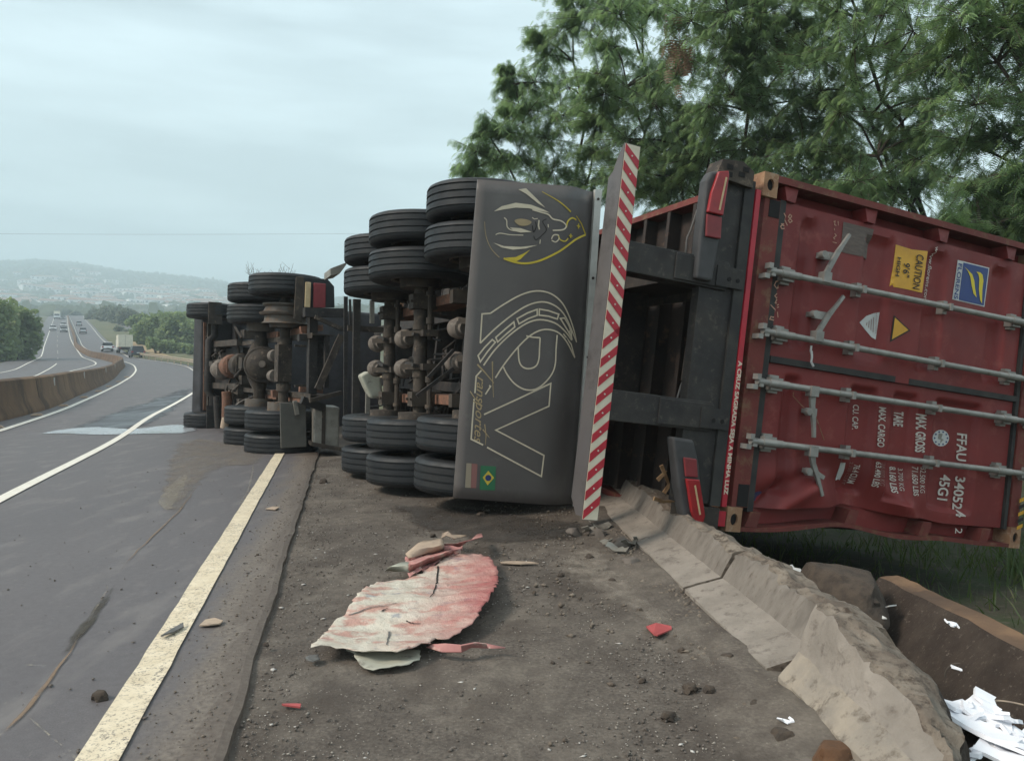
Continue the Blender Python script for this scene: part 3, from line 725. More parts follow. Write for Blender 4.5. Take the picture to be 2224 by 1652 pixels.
# ---------------------------------------------------------------- roadside barrier, broken by the fall
def loft(name, secs, mats, parent=None, sub=1, rough=0.0, fr=5, seed=0, split=None, smooth=35, **kw):
    """secs: list of cross-sections (equal number of points), capped at both ends"""
    k = len(secs[0]); vs = []; fs = []
    dense = []
    for i in range(len(secs) - 1):
        for q in range(sub): dense.append([Vector(a).lerp(Vector(b), q / sub) for a, b in zip(secs[i], secs[i + 1])])
    dense.append([Vector(a) for a in secs[-1]])
    secs2 = []
    for s in dense:
        r = []
        for j in range(k):
            a, b = s[j], s[(j + 1) % k]
            nn = max(1, min(5, int((b - a).length / .05)))
            for q in range(5): r.append(a.lerp(b, q / 5))
        secs2.append(r)
    k2 = k * 5
    for s in secs2:
        for p in s:
            n = mnoise.noise_vector(Vector((p.x * fr + seed, p.y * fr, p.z * fr))) + .5 * mnoise.noise_vector(Vector((p.x * fr * 3 + seed, p.y * fr * 3, p.z * fr * 3)))
            amp = rough(p) if callable(rough) else rough
            if amp > .015: n = n + .55 * (mnoise.cell_vector(Vector((p.x * 14 + seed, p.y * 14, p.z * 14)) + n * .7) - Vector((.5, .5, .5)))
            vs.append(p + n * amp)
    mb_ = MB()
    for i in range(len(secs2) - 1):
        for j in range(k2): fs.append((i*k2 + j, (i+1)*k2 + j, (i+1)*k2 + (j+1) % k2, i*k2 + (j+1) % k2))
    mb_.add(vs, fs)
    if split: mb_.m = [split(j // 5) for i in range(len(secs2) - 1) for j in range(k2)]
    for s0, ci in ((0, len(secs2)), ((len(secs2) - 1) * k2, len(secs2))):
        c = Vector((0, 0, 0))
        for j in range(k2): c += Vector(vs[s0 + j])
        c /= k2; b = len(mb_.v); mb_.v.append(tuple(c))
        for j in range(k2): mb_.f.append([b, s0 + j, s0 + (j + 1) % k2]); mb_.m.append(len(mats) - 1 if isinstance(mats, list) else 0)
    return mb_.build(name, mats, parent, smooth=smooth, **kw)
def sec(y, rx=.34, rz=.19, step=(.195, .072), skew=0.0):
    x = xtoe(y)
    return [(x, y, -.14), (x, y, .015), (x + step[0], y + skew * .4, step[1]), (x + rx - .065, y + skew, rz + .01), (x + rx - .01, y + skew, rz + .02), (x + rx + .12, y + skew, rz - .03 + .03 * nz(y, 3, 0, 3)), (x + rx + .25, y, -.22), (x + rx + .3, y, -.8)]
def rr(a, b): return lambda p: b if (p.z > .188 or p.x > xtoe(p.y) + .33) else a
loft('concrete_barrier', [sec(y, .33 + .02 * nz(y, 0, 0, 2), .185 + .035 * nz(y, 8, 0, 2.6)) for y in (3.96, 4.3, 4.7, 5.2, 5.8, 6.5, 7.5, 9, 11)], [MAT['concrete'], MAT['concrete_scraped_shaded'], MAT['concrete_broken']], sub=8, rough=rr(.004, .030), split=lambda j: 2 if j >= 3 else (1 if j == 2 else 0),
     label='pale concrete barrier section running in under the tipped trailer', cat='barrier', group='roadside concrete barrier sections')
loft('concrete_barrier', [sec(y, .34 + .02 * nz(y, 0, 0, 2), .195 + .035 * nz(y, 5, 0, 2.6)) for y in (2.89, 3.05, 3.3, 3.6, 3.93)], [MAT['concrete'], MAT['concrete_scraped_shaded'], MAT['concrete_broken']], sub=9, rough=rr(.004, .030), split=lambda j: 2 if j >= 3 else (1 if j == 2 else 0),
     label='middle concrete barrier section with chipped top edge beside the warm beige broken block', cat='barrier', group='roadside concrete barrier sections')
def secb(y, tx, top, w, zt, zb):
    return [(tx, y, -.14), (tx + .005, y, .02), (tx + .080, y + .02, .05 + zt * .22), (tx + .135, y + .02, zt), (tx + .12 + w * .5, y + .01, zt + .005), (tx + .12 + w, y - .02, zt - .06), (tx + .20 + w, y - .03, -.16), (tx + .2 + w, y, -.6)]
loft('broken_barrier_block', [secb(2.79, .975, 0, .12, .285, 0), secb(2.70, .985, 0, .17, .275, 0), secb(2.55, .99, 0, .215, .245, 0), secb(2.36, 1.0, 0, .20, .215, 0), secb(2.18, 1.01, 0, .135, .165, 0), secb(2.06, 1.03, 0, .06, .10, 0), secb(1.98, 1.06, 0, .03, -.03, 0)],
     [MAT['concrete_warm'], MAT['concrete'], MAT['concrete_broken'], MAT['earth']], sub=10, rough=lambda p: .012 if p.x < 1.11 else .030, fr=6, seed=4, split=lambda j: 3 if j >= 5 else (2 if j >= 3 else (1 if j == 2 else 0)),
     label='warm beige broken barrier block with a crumbled brown near end', cat='concrete block')
# fallen slab lying against the ditch bank
def slab(y, tx, tz): return [(tx - .42, y, tz - .52), (tx, y, tz), (tx + .10, y, tz + .01), (tx - .05, y, tz - .6)]
loft('fallen_concrete_slab', [slab(4.28, 2.06, -.015), slab(3.9, 2.06, .0), slab(3.3, 2.03, .03), (slab(2.7, 2.0, .05)), slab(2.0, 1.97, .08)], [MAT['earth'], MAT['concrete_old']], sub=6, rough=.012, seed=9, split=lambda j: 0 if j == 0 else 1,
     label='long dark earth-caked concrete slab fallen in the ditch behind the broken barrier', cat='concrete slab')
def boulder(name, c, r, mat, seed, label=None, cat=None, group=None, rough=.28, cuts=3, flat=.75, parent=None):
    bm = bmesh.new(); bmesh.ops.create_icosphere(bm, subdivisions=cuts, radius=1)
    for v in bm.verts:
        n = v.co.normalized(); k = 1 + rough * mnoise.noise(n * 1.3 + Vector((seed, 0, 0))) * 1.6 + rough * .4 * mnoise.noise(n * 4 + Vector((seed, 3, 0)))
        q = n * k
        for ax, d in (((.8, .5, .3), .72), ((-.6, .7, .4), .70), ((.1, -.85, .5), .72), ((-.7, -.6, .3), .74), ((.2, .1, .97), .66)):
            a = Vector(ax).normalized(); o_ = q.dot(a) - d
            if o_ > 0: q -= a * o_ * .85
        v.co = Vector((q.x * r[0], q.y * r[1], q.z * r[2]))
    me = bpy.data.meshes.new(name); bm.to_mesh(me); bm.free(); me.materials.append(mat)
    me.polygons.foreach_set('use_smooth', [True] * len(me.polygons)); me.set_sharp_from_angle(angle=R(32))
    return link(name, me, parent, Matrix.Translation(c) @ Matrix.Rotation(seed * 1.7, 4, 'Z'), label, cat, group)
boulder('concrete_rubble', at(1826, 1288, 4.0), (.27, .22, .18), MAT['clod'], 3.1, 'big brown lump of rubble in the ditch beside the fallen slab', 'rubble', rough=.3, cuts=4)

# ================================================================ SHIPPING CONTAINER (lying on its side, x forward, y its left = up here, z its up)
CF = frame_angles((1.568, 5.179, 1.274), 21.75, .18, 7.23)
CLEN = 10.5
container = thing('shipping_container', CF.M, 'dark red shipping container lying on its side with dented grey-barred doors', 'shipping container')
def sstep(a, b, t):
    t = min(1, max(0, (t - a) / (b - a))); return t * t * (3 - 2 * t)
def dent(y, z):
    a = sstep(-.60, -1.02, y) * (1 - .85 * sstep(1.75, 2.1, z))
    mid = math.exp(-((z - 1.05) / .55) ** 2)
    dx = a * (.055 * math.sin(z * 5.2 + y * 5) * (.4 + mid) + .05 * nz(z, y, 2, 3.1)) - .045 * sstep(-.74, -.98, y) * math.exp(-((z - .58 - (y + 1.0) * 1.3) / .11) ** 2) + .07 * sstep(-.72, -1.0, y) * math.exp(-((z - .40 - (y + 1.0) * 1.1) / .13) ** 2) - .06 * sstep(-.8, -1.02, y) * math.exp(-((z - 1.62 + (y + 1.0) * 1.0) / .11) ** 2)
    dy = a * (.085 * mid + .03 * math.exp(-((z - 2.0) / .3) ** 2) + .015 * nz(z, 3, y, 4))
    return dx, dy
GROOVES = ((.385, .50), (.99, 1.235), (1.42, 1.635), (1.86, 2.33))
GROOVES_UP = ((.385, .50), (.99, 1.235), (1.62, 1.80), (2.33, 2.50))
def groove(z, y): return sum(sstep(a, a + .05, z) - sstep(b, b + .06, z) for a, b in (GROOVES_UP if y > -.03 else GROOVES))
def door_x(y, z):
    inn = sstep(.08, .14, abs(y + .02)) * (1 - sstep(.95, 1.0, abs(y))) 
    return .034 + .042 * groove(z, y) * inn + dent(y, z)[0]
def door_pt(y, z, out=.0): return (door_x(y, z) - out, y + dent(y, z)[1], z)
def door(y0, y1):
    ny = 34 if y0 > -.5 else 76; nz_ = 140 if y0 > -.5 else 230; zs = [.235 + i * 2.49 / nz_ for i in range(nz_ + 1)]
    ys_ = [y0 + (y1 - y0) * i / ny for i in range(ny + 1)]
    vs = [door_pt(y, z) for z in zs for y in ys_]; w = ny + 1
    fs = [(j*w + i, j*w + i + 1, (j+1)*w + i + 1, (j+1)*w + i) for j in range(len(zs) - 1) for i in range(ny)]
    # edge return
    b = len(vs); rim = [i for i in range(w)] + [j*w + ny for j in range(1, len(zs))] + [(len(zs)-1)*w + i for i in range(ny - 1, -1, -1)] + [j*w for j in range(len(zs) - 2, 0, -1)]
    vs += [(vs[i][0] + .05, vs[i][1], vs[i][2]) for i in rim]; n = len(rim)
    fs += [(rim[i], b + i, b + (i+1) % n, rim[(i+1) % n]) for i in range(n)]
    return MB().add(vs, fs).build('door', MAT['red'], container, smooth=35)
door_up = door(-.004, 1.068)
door_low = door(-1.075, -.052)
door_low['label'] = 'lower container door, crumpled along its bottom edge'
# frame of the door end
def rail_y(z): return .075 * math.exp(-((z - 1.0) / .42) ** 2) + .02 * math.exp(-((z - 2.0) / .3) ** 2)
def frame_post(name, y0, y1, x0, x1, z0, z1, bend=True, mat='red_rail', n=30):
    secs = []
    for i in range(n + 1):
        z = z0 + (z1 - z0) * i / n; b = rail_y(z) if bend else 0
        secs += [(x0, y0 + b, z), (x1, y0 + b, z), (x1, y1 + b, z), (x0, y1 + b, z)]
    fs = [(4*i + a, 4*i + (a+1) % 4, 4*i + 4 + (a+1) % 4, 4*i + 4 + a) for i in range(n) for a in range(4)] + [(0, 1, 2, 3), (4*n, 4*n+3, 4*n+2, 4*n+1)]
    return MB().add(secs, fs).build(name, MAT[mat], container)
frame_post('corner_post', 1.172, 1.219, -.012, .26, .12, 2.78, False)
frame_post('post_web', 1.078, 1.170, .15, .165, .12, 2.78, False, 'red')
frame_post('corner_post', -1.219, -1.190, -.012, .26, .12, 2.78)
frame_post('post_web', -1.188, -1.03, .13, .145, .12, 2.78, True, 'red')
MB().box(0, .12, -1.055, 1.055, .035, .17).build('door_sill', MAT['red_rail'], container)
MB().box(0, .12, -1.055, 1.055, 2.775, 2.885).build('door_header', MAT['red_rail'], container)
MB().box(-.004, .05, .93, 1.05, .075, .165).build('forklift_slot', MAT['hole'], container)
MB().box(-.004, .05, -1.05, -.90, .075, .165).build('forklift_slot', MAT['hole'], container)
for z in (.26, 1.0, 1.74, 2.50):
    MB().add([(-.004, 1.07, z - .045), (.012, 1.07, z + .045), (.012, 1.170, z + .06), (.012, 1.170, z - .06), (.14, 1.07, z - .045), (.14, 1.07, z + .045), (.14, 1.170, z + .06), (.14, 1.170, z - .06)], [(0, 1, 2, 3), (7, 6, 5, 4), (0, 4, 5, 1), (1, 5, 6, 2), (2, 6, 7, 3), (3, 7, 4, 0)]).build('hinge', MAT['red'], container)
for z in (.24, 1.12, 1.86, 2.52):
    b = rail_y(z)
    MB().add([(-.004, -1.085 + b, z - .04), (-.004, -1.085 + b, z + .05), (-.004, -1.188 + b, z + .02), (-.004, -1.188 + b, z - .08), (.14, -1.085 + b, z - .04), (.14, -1.085 + b, z + .05), (.14, -1.188 + b, z + .02), (.14, -1.188 + b, z - .08)], [(0, 1, 2, 3), (7, 6, 5, 4), (0, 4, 5, 1), (1, 5, 6, 2), (2, 6, 7, 3), (3, 7, 4, 0)]).build('hinge', MAT['red_rail'], container)
# rubber gaskets
MB().box(.012, .05, -1.085, 1.07, .178, .228).build('door_gasket', MAT['gasket'], container)
MB().box(.012, .05, -1.08, 1.07, 2.732, 2.768).build('door_gasket', MAT['gasket'], container)
MB().box(.008, .05, -.050, -.006, .235, 1.40).build('door_gasket', MAT['gasket'], container)
MB().box(.008, .05, -.050, -.006, 1.54, 2.73).build('door_gasket', MAT['gasket'], container)
MB().box(.010, .05, -.050, -.006, 1.402, 1.538).build('door_overlap_plate', MAT['red'], container)
def casting(x0, x1, sy, z0, z1, hole=True):
    m = MB(); y0, y1 = sy * 1.057, sy * 1.222
    m.box(x0 + .02, x1, min(y0, y1), max(y0, y1), z0, z1)
    # front plate with an oval hole
    yc, zc = (y0 + y1) / 2, (z0 + z1) / 2; n = 20; hy, hz = abs(y1 - y0) / 2, (z1 - z0) / 2
    inner = [(x0, yc + .040 * math.cos(2*math.pi*k/n), zc + .030 * math.sin(2*math.pi*k/n)) for k in range(n)]
    outer = []
    for k in range(n):
        c, s_ = math.cos(2*math.pi*k/n), math.sin(2*math.pi*k/n); q = min(hy / max(abs(c), 1e-6), hz / max(abs(s_), 1e-6)); outer.append((x0, yc + c*q, zc + s_*q))
    b = len(m.v); m.add(inner + outer, [(k, (k+1) % n, n + (k+1) % n, n + k) for k in range(n)])
    m.add([(x0, yc + .040 * math.cos(2*math.pi*k/n), zc + .030 * math.sin(2*math.pi*k/n)) for k in range(n)] + [(x0 + .019, yc + .040 * math.cos(2*math.pi*k/n), zc + .030 * math.sin(2*math.pi*k/n)) for k in range(n)], [(k, n + k, n + (k+1) % n, (k+1) % n) for k in range(n)])
    m.add([(x0, p[1], p[2]) for p in outer] + [(x0 + .02, p[1], p[2]) for p in outer], [(k, (k+1) % n, n + (k+1) % n, n + k) for k in range(n)])
    o = m.build('corner_casting', MAT['rust'], container)
    MB().add([(x0 + .0185, yc + .044 * math.cos(2*math.pi*k/n), zc + .034 * math.sin(2*math.pi*k/n)) for k in range(n)], [tuple(range(n))]).build('casting_hole', MAT['hole'], o)
for sy in (1, -1):
    for z0, z1 in ((-.004, .116), (2.78, 2.9)):
        casting(-.018, .16, sy, z0, z1)
        MB().box(CLEN - .16, CLEN + .018, min(sy*1.057, sy*1.222), max(sy*1.057, sy*1.222), z0, z1).build('corner_casting', MAT['rust'], container)
# yellow and black tape on the upper corner of the bent post
for i in range(5):
    z = 2.70 - .0 * i; y = -.80 - .055 * i
    MB().add([(-.022, y, 2.905), (-.022, y - .03, 2.905), (-.022, y - .055, 2.84), (-.022, y - .025, 2.84)], [(0, 1, 2, 3)]).build('warning_stripe', MAT['caution' if i % 2 == 0 else 'black_letter'], container)
# side walls, roof, front, bottom rails, floor
def wall(sy):
    vs = []; fs = []; x = .27; k = 0
    while x < CLEN - .1:
        for dx, d in ((0, 0), (.07, 0), (.14, .036), (.21, .036)):
            vs += [(x + dx, sy * (1.20 - d), .16), (x + dx, sy * (1.20 - d), 2.80)]
        x += .28
    for i in range(len(vs) // 2 - 1): fs.append((2*i, 2*i+1, 2*i+3, 2*i+2))
    MB().add(vs, fs).build('side_wall', MAT['red'], container)
wall(1); wall(-1)
MB().box(.1, CLEN, -1.19, 1.19, 2.84, 2.87).build('roof', MAT['red'], container)
MB().box(CLEN - .06, CLEN - .02, -1.1, 1.1, .1, 2.84).build('front_wall', MAT['red'], container)
MB().box(.16, CLEN - .16, 1.165, 1.214, .0, .158).build('bottom_rail', MAT['red_rail'], container)
mb = MB(); n = 40; secs = []
for i in range(n + 1):
    x = .16 + (CLEN - .32) * i / n; b = .05 * math.exp(-((x - 1.1) / .6) ** 2) * math.sin(x * 3) + .012 * nz(x, 2, 0, 2)
    secs += [(x, -1.214 + b, .0), (x, -1.165 + b, .0), (x, -1.165 + b, .15), (x, -1.214 + b, .15)]
mb.add(secs, [(4*i + a, 4*i + (a+1) % 4, 4*i + 4 + (a+1) % 4, 4*i + 4 + a) for i in range(n) for a in range(4)]).build('bottom_rail', MAT['red_rail'], container)
MB().box(.16, CLEN - .16, 1.168, 1.212, 2.78, 2.86).build('top_rail', MAT['red_rail'], container)
MB().box(.16, CLEN - .16, -1.212, -1.168, 2.78, 2.86).build('top_rail', MAT['red_rail'], container)
MB().box(.13, CLEN - .1, -1.16, 1.16, .128, .156).build('floor_board', MAT['floor'], container)
cm = MB().box(-.022, .022, -1.16, 1.16, .0, .012).box(-.004, .004, -1.16, 1.16, .012, .126).mesh('floor_crossmember', MAT['floor'], fix=True)
x = .42
while x < CLEN - .3: link('floor_crossmember', cm, container, Matrix.Translation((x, 0, .004))); x += .36

# locking bars with cams, guides and handles
def dpx(px, py, out=.0):
    p = CF.loc(px, py, 0, .035); return Vector((door_x(p.y, p.z) - out, p.y, p.z))
Za = lambda zx, zy: (zx * .27144 + 1620.3, zy * .27144 + 370.4)        # survey sheets of the two door halves
Zb = lambda zx, zy: (zx * .28027 + 1620.3, zy * .28027 + 759.2)
RODS = [((1668, 587), (2226, 701), door_up, Za, [(930, 945), (1620, 1100), (2170, 1215)]), ((1650, 717), (2226, 823), door_up, None, None),
        ((1635, 826), (2217, 913), door_low, Zb, [(820, 335), (1485, 450), (2000, 535)]), ((1622, 956), (2206, 1026), door_low, Zb, [(815, 785), (1465, 870), (1970, 950)])]
for i, (a, b, dr, zf, gs) in enumerate(RODS):
    XO = -.052
    pa, pb = CF.loc(*a, 0, XO), CF.loc(*b, 0, XO)
    y0, y1 = pa.y, pb.y
    ya = lambda z: y0 + (y1 - y0) * (z - pa.z) / (pb.z - pa.z)
    rod = MB().tube([(XO, ya(.09), .09), (XO, ya(2.80), 2.80)], .0225, 12).build('lock_bar', MAT['galv'], dr, smooth=40)
    # thick end bearings and cams
    for z0, z1 in ((.19, .36), (2.50, 2.66)):
        m = MB()
        m.tube([(XO, ya(z0), z0), (XO, ya(z1), z1)], .027, 12)
        m.box(XO + .01, .036, ya(z0) - .042, ya(z0) + .042, z0 + .03, z1 - .04)
        m.box(-.006, .033, ya(z0) - .062, ya(z0) + .062, z0 + .045, z1 - .05)
        m.build('lock_bearing', MAT['galv'], dr, smooth=40)
    for s_, z in ((1, .12), (-1, 2.79)):
        m = MB()
        m.box(XO - .018, XO + .03, ya(z) - .034, ya(z) + .024, z - .018, z + .018)
        m.box(XO - .018, XO + .05, ya(z) - .055, ya(z) - .022, z - .05 * s_ - .02, z - .05 * s_ + .02)
        m.box(XO - .030, XO + .02, ya(z) + .012, ya(z) + .05, z - .035 * s_ - .016, z - .035 * s_ + .016)
        m.build('lock_cam', MAT['galv'], dr)
    if gs: zs = [CF.loc(*zf(*g), 0, XO).z for g in gs][:2]
    else: zs = [CF.loc(*Za(870, 1410), 0, XO).z, CF.loc(*Zb(1505, 105), 0, XO).z]
    for z in zs:
        MB().box(XO - .03, XO + .03, ya(z) - .027, ya(z) + .027, z - .014, z + .014).box(XO + .03, .036, ya(z) - .05, ya(z) + .05, z - .022, z + .022).build('bar_guide', MAT['galv'], dr)
def handle(pts, stub, dr, extra=None):
    XO = -.055; m = MB(); g = [CF.loc(*p, 0, XO) for p in pts]; ws = [.055, .036, .034, .024, .022]
    for i in range(len(g) - 1): m.bar(g[i], g[i + 1], ws[i], .022, (1, 0, 0), w1=ws[i + 1], h1=.02)
    p0 = g[0]; m.box(XO - .03, XO + .03, p0.y - .036, p0.y + .036, p0.z - .034, p0.z + .034)
    if extra: e = [CF.loc(*p, 0, XO) for p in extra]; m.bar(e[0], e[1], .03, .02, (1, 0, 0))
    h = m.build('door_handle', MAT['galv'], dr)
    s_ = [CF.loc(*p, 0, XO + .02) for p in stub]; q = MB()
    q.bar(s_[0], s_[1], .055, .012, (1, 0, 0)); q.box(XO + .026, .05, min(s_[0].y, s_[1].y) - .01, max(s_[0].y, s_[1].y) + .02, min(s_[0].z, s_[1].z) + .02, max(s_[0].z, s_[1].z) - .02)
    q.tube([(XO + .02, s_[0].y, s_[0].z), (XO - .02, s_[0].y, s_[0].z)], .026, 12); q.build('handle_hub', MAT['galv'], dr)
handle([Za(632, 855), Za(660, 785), Za(735, 650), Za(775, 590), Za(828, 512)], [Za(600, 675), Za(720, 692)], door_up)
handle([Za(568, 1325), Za(592, 1265), Za(665, 1150), Za(715, 1090), Za(780, 1005)], [Za(530, 1148), Za(640, 1165)], door_up)
handle([Zb(515, 322), Zb(512, 440), Zb(520, 520), Zb(524, 600), Zb(525, 680)], [Zb(465, 478), Zb(545, 488)], door_low)
handle([Zb(508, 785), Zb(518, 880), Zb(545, 960), Zb(565, 1040), Zb(590, 1132)], [Zb(462, 940), Zb(530, 950)], door_low, [Zb(540, 950), Zb(600, 992)])
# loose seal wire by the handles
for pts in ([Za(522, 1400), Za(518, 1440), Za(528, 1478)], [Zb(508, 10), Zb(510, 60), Zb(505, 95), Zb(522, 128)]):
    MB().tube([CF.loc(*p, 0, -.03) for p in pts], .008, 6).build('seal_wire', MAT['plate_white'], door_up)
MB().tube([CF.loc(*p, 0, -.02) for p in (Zb(368, 330), Zb(365, 360), Zb(430, 430), Zb(545, 530), Zb(605, 700))], .003, 5).build('seal_wire', MAT['rust'], door_low)

# --- lettering and plates on the doors
def on_door(m, out=.004):
    """press a flat decal mesh onto the ribbed door"""
    for v in m.vertices: v.co.x = door_x(v.co.y, v.co.z) - out; v.co.y += dent(v.co.y, v.co.z)[1]
    return m
def text_mesh(body, cap, bold=0.0, shear=0.0, space=1.0):
    c = bpy.data.curves.new('lettering', 'FONT'); c.body = body; c.size = 1.0; c.offset = bold; c.shear = shear; c.space_character = space; c.resolution_u = 3
    o = bpy.data.objects.new('lettering', c); COL.objects.link(o)
    dg = bpy.context.evaluated_depsgraph_get()
    me = bpy.data.meshes.new_from_object(o.evaluated_get(dg)); bpy.data.objects.remove(o); bpy.data.curves.remove(c)
    return me
def door_text(body, top, bot, cap_px, mat, dr, bold=.012, name='lettering', shear=0.0, zf=None):
    """text that reads along -y (down the tipped door); top/bot: baseline ends"""
    a, b = CF.loc(*zf(*top), 0, .03), CF.loc(*zf(*bot), 0, .03)
    c = CF.loc(*zf(top[0] + cap_px, top[1]), 0, .03); cap = abs(c.z - a.z)
    me = text_mesh(body, 1, bold, shear)
    xs = [v.co.x for v in me.vertices]; yh = .70
    x0, x1 = min(xs), max(xs); ex = Vector((0, b.y - a.y, b.z - a.z))
    for v in me.vertices:
        t = (v.co.x - x0) / (x1 - x0); u = v.co.y / yh * cap
        v.co = Vector((0, a.y + ex.y * t, a.z + ex.z * t + u))
    bm = bmesh.new(); bm.from_mesh(me); bmesh.ops.triangulate(bm, faces=bm.faces); 
    z0_ = min(v.co.z for v in bm.verts); z1_ = max(v.co.z for v in bm.verts); zc_ = z0_ + .006
    while zc_ < z1_: bmesh.ops.bisect_plane(bm, geom=bm.verts[:] + bm.edges[:] + bm.faces[:], plane_co=(0, 0, zc_), plane_no=(0, 0, 1)); zc_ += .010
    bm.to_mesh(me); bm.free()
    on_door(me, .008); me.materials.append(mat)
    return link(name, me, dr)
LW, LD = MAT['white_letter'], MAT['dim_letter']
for args in [('FFAU', (1672, 648), (1664, 862), 76, LW, .02), ('340524', (1660, 985), (1622, 1296), 76, LW, .02), ('45G1', (1545, 970), (1513, 1172), 78, LW, .02), ('MAX. GROSS', (1325, 495), (1308, 790), 72, LW, .03), ('TARE', (1182, 476), (1176, 592), 72, LW, .03),
             ('MAX. CARGO', (1030, 442), (1014, 750), 54, LW, .02), ('CU. CAP.', (862, 425), (853, 618), 46, LW, .012), ('32.500 KG', (1350, 910), (1330, 1125), 44, LW, .0), ('71.650 LBS', (1286, 905), (1267, 1148), 46, LW, .012), ('3.700 KG', (1206, 925), (1194, 1115), 38, LW, .0),
             ('8.160 LBS', (1142, 912), (1124, 1140), 48, LW, .02), ('28.800 KG', (1046, 880), (1030, 1100), 30, LD, .0), ('63.490 LBS', (1004, 870), (984, 1122), 42, LW, .015), ('76.4 CU.M', (872, 906), (858, 1120), 46, LW, .015), ('2.700 CU.FT', (838, 880), (822, 1140), 26, LD, .0)]:
    door_text(args[0], args[1], args[2], args[3], args[4], door_low, args[5], zf=Zb)
door_text('2', (1618, 1382), (1612, 1424), 56, LW, door_low, .0, zf=Zb)
def poly_on(name, pts, mat, dr, out=.003, zf=None, fine=.05, local=False):
    """flat plate pressed on the door, cut fine enough to follow the ribs"""
    g = [Vector((CF.loc(*zf(*p), 0, .03).y, CF.loc(*zf(*p), 0, .03).z)) for p in pts] if not local else [Vector(p) for p in pts]
    out2 = []
    for i in range(len(g)):
        a, b = g[i], g[(i + 1) % len(g)]; n = max(1, int((b - a).length / fine))
        out2 += [a.lerp(b, q / n) for q in range(n)]
    nb = len(out2); ys_ = [p.x for p in g]; zs_ = [p.y for p in g]; extra = []
    def inside(p):
        c = False
        for i in range(len(g)):
            a, b = g[i], g[i - 1]
            if (a.y > p.y) != (b.y > p.y) and p.x < (b.x - a.x) * (p.y - a.y) / (b.y - a.y) + a.x: c = not c
        return c
    yy = min(ys_) + fine / 2
    while yy < max(ys_):
        zz = min(zs_) + fine / 4
        while zz < max(zs_):
            if inside(Vector((yy, zz))): extra.append(Vector((yy, zz)))
            zz += fine / 2
        yy += fine
    res = delaunay_2d_cdt(out2 + extra, [], [list(range(nb))], 1, 1e-6)
    mb_ = MB().add([(0, v.x, v.y) for v in res[0]], [tuple(f) for f in res[2]]); me = mb_.mesh(name, mat)
    on_door(me, out); return link(name, me, dr)
poly_on('caution_plate', [(1200, 592), (1330, 632), (1455, 645), (1432, 815), (1410, 978), (1290, 950), (1155, 925), (1180, 760)], MAT['caution'], door_up, zf=Za)
door_text('CAUTION', (1362, 668), (1326, 943), 58, MAT['black_letter'], door_up, .012, zf=Za)
door_text("9'6\"", (1258, 735), (1250, 848), 50, MAT['black_letter'], door_up, .012, zf=Za)
door_text('HIGH', (1208, 692), (1190, 842), 30, MAT['black_letter'], door_up, .02, zf=Za)
door_text('www.florens.com', (1513, 606), (1452, 1045), 30, LW, door_up, .0, zf=Za)
poly_on('logo_plate', [(1695, 715), (1948, 778), (1908, 1090), (1650, 1030)], MAT['plate_white'], door_up, zf=Za)
poly_on('logo_panel', [(1738, 736), (1938, 785), (1900, 1080), (1700, 1034)], MAT['blue'], door_up, .006, zf=Za)
poly_on('logo_stroke', [(1742, 770), (1775, 800), (1805, 830), (1822, 880), (1828, 940), (1840, 1015), (1815, 985), (1800, 920), (1790, 850), (1768, 800)], MAT['yellow_logo'], door_up, .009, zf=Za, fine=.02)
poly_on('logo_stroke', [(1838, 810), (1870, 815), (1888, 835), (1895, 880), (1886, 960), (1884, 1065), (1868, 1035), (1858, 950), (1862, 870), (1855, 830)], MAT['yellow_logo'], door_up, .009, zf=Za, fine=.02)
door_text('FLORENS', (1694, 742), (1656, 1026), 30, MAT['blue'], door_up, .02, zf=Za).data
for o_ in door_up.children:
    if o_.name.startswith('lettering') and o_.data.materials[0] == MAT['blue']:
        for v in o_.data.vertices: v.co.x -= .004
for o_ in door_up.children:
    if o_.name.startswith('lettering') and o_.data.materials[0] == MAT['black_letter']:
        for v in o_.data.vertices: v.co.x -= .003
poly_on('bare_patch', [(780, 410), (1025, 470), (1000, 705), (755, 650)], MAT['patch'], door_up, zf=Za)
poly_on('notice_triangle', [(1105, 1130), (1075, 1350), (1040, 1330), (990, 1270), (945, 1212), (1000, 1160), (1060, 1138)], MAT['plate_white'], door_up, zf=Za)
for i in range(5): door_text('ATTENTION' if i == 4 else 'xxxxx xxxxxx'[: 5 + i * 2], (1000 + 18 * i, 1225 - 18 * i - 22), (996 + 18 * i, 1225 + 26 + 12 * i), 11, MAT['dim_letter'], door_up, .0, zf=Za) if i == 4 else poly_on('print_line', [(1000 + 18 * i, 1212 - 14 * i), (1005 + 18 * i, 1213 - 14 * i), (1000 + 18 * i, 1238 + 18 * i), (995 + 18 * i, 1237 + 18 * i)], MAT['dim_letter'], door_up, .006, zf=Za)
poly_on('hazard_triangle', [(1183, 1155), (1318, 1280), (1152, 1372)], MAT['black_letter'], door_up, .003, zf=Za)
poly_on('hazard_panel', [(1190, 1176), (1298, 1276), (1166, 1350)], MAT['caution'], door_up, .006, zf=Za)
poly_on('blank_sticker', [(740, 885), (810, 892), (812, 1010), (805, 1100), (790, 1090), (725, 1092), (738, 1010)], MAT['plate_white'], door_low, zf=Zb)
def disc(cx_, cy_, r, n=20): return [(cx_ + r * math.cos(2*math.pi*k/n), cy_ + r * math.sin(2*math.pi*k/n)) for k in range(n)]
poly_on('round_sticker', disc(1548, 688, 64), MAT['plate_white'], door_low, zf=Zb, fine=.02)
for k in range(10): 
    q = k * .63; poly_on('sticker_print', disc(1548 + 50 * math.cos(q), 688 + 50 * math.sin(q), 8, 6), MAT['stick_blue'], door_low, .005, zf=Zb, fine=.02)
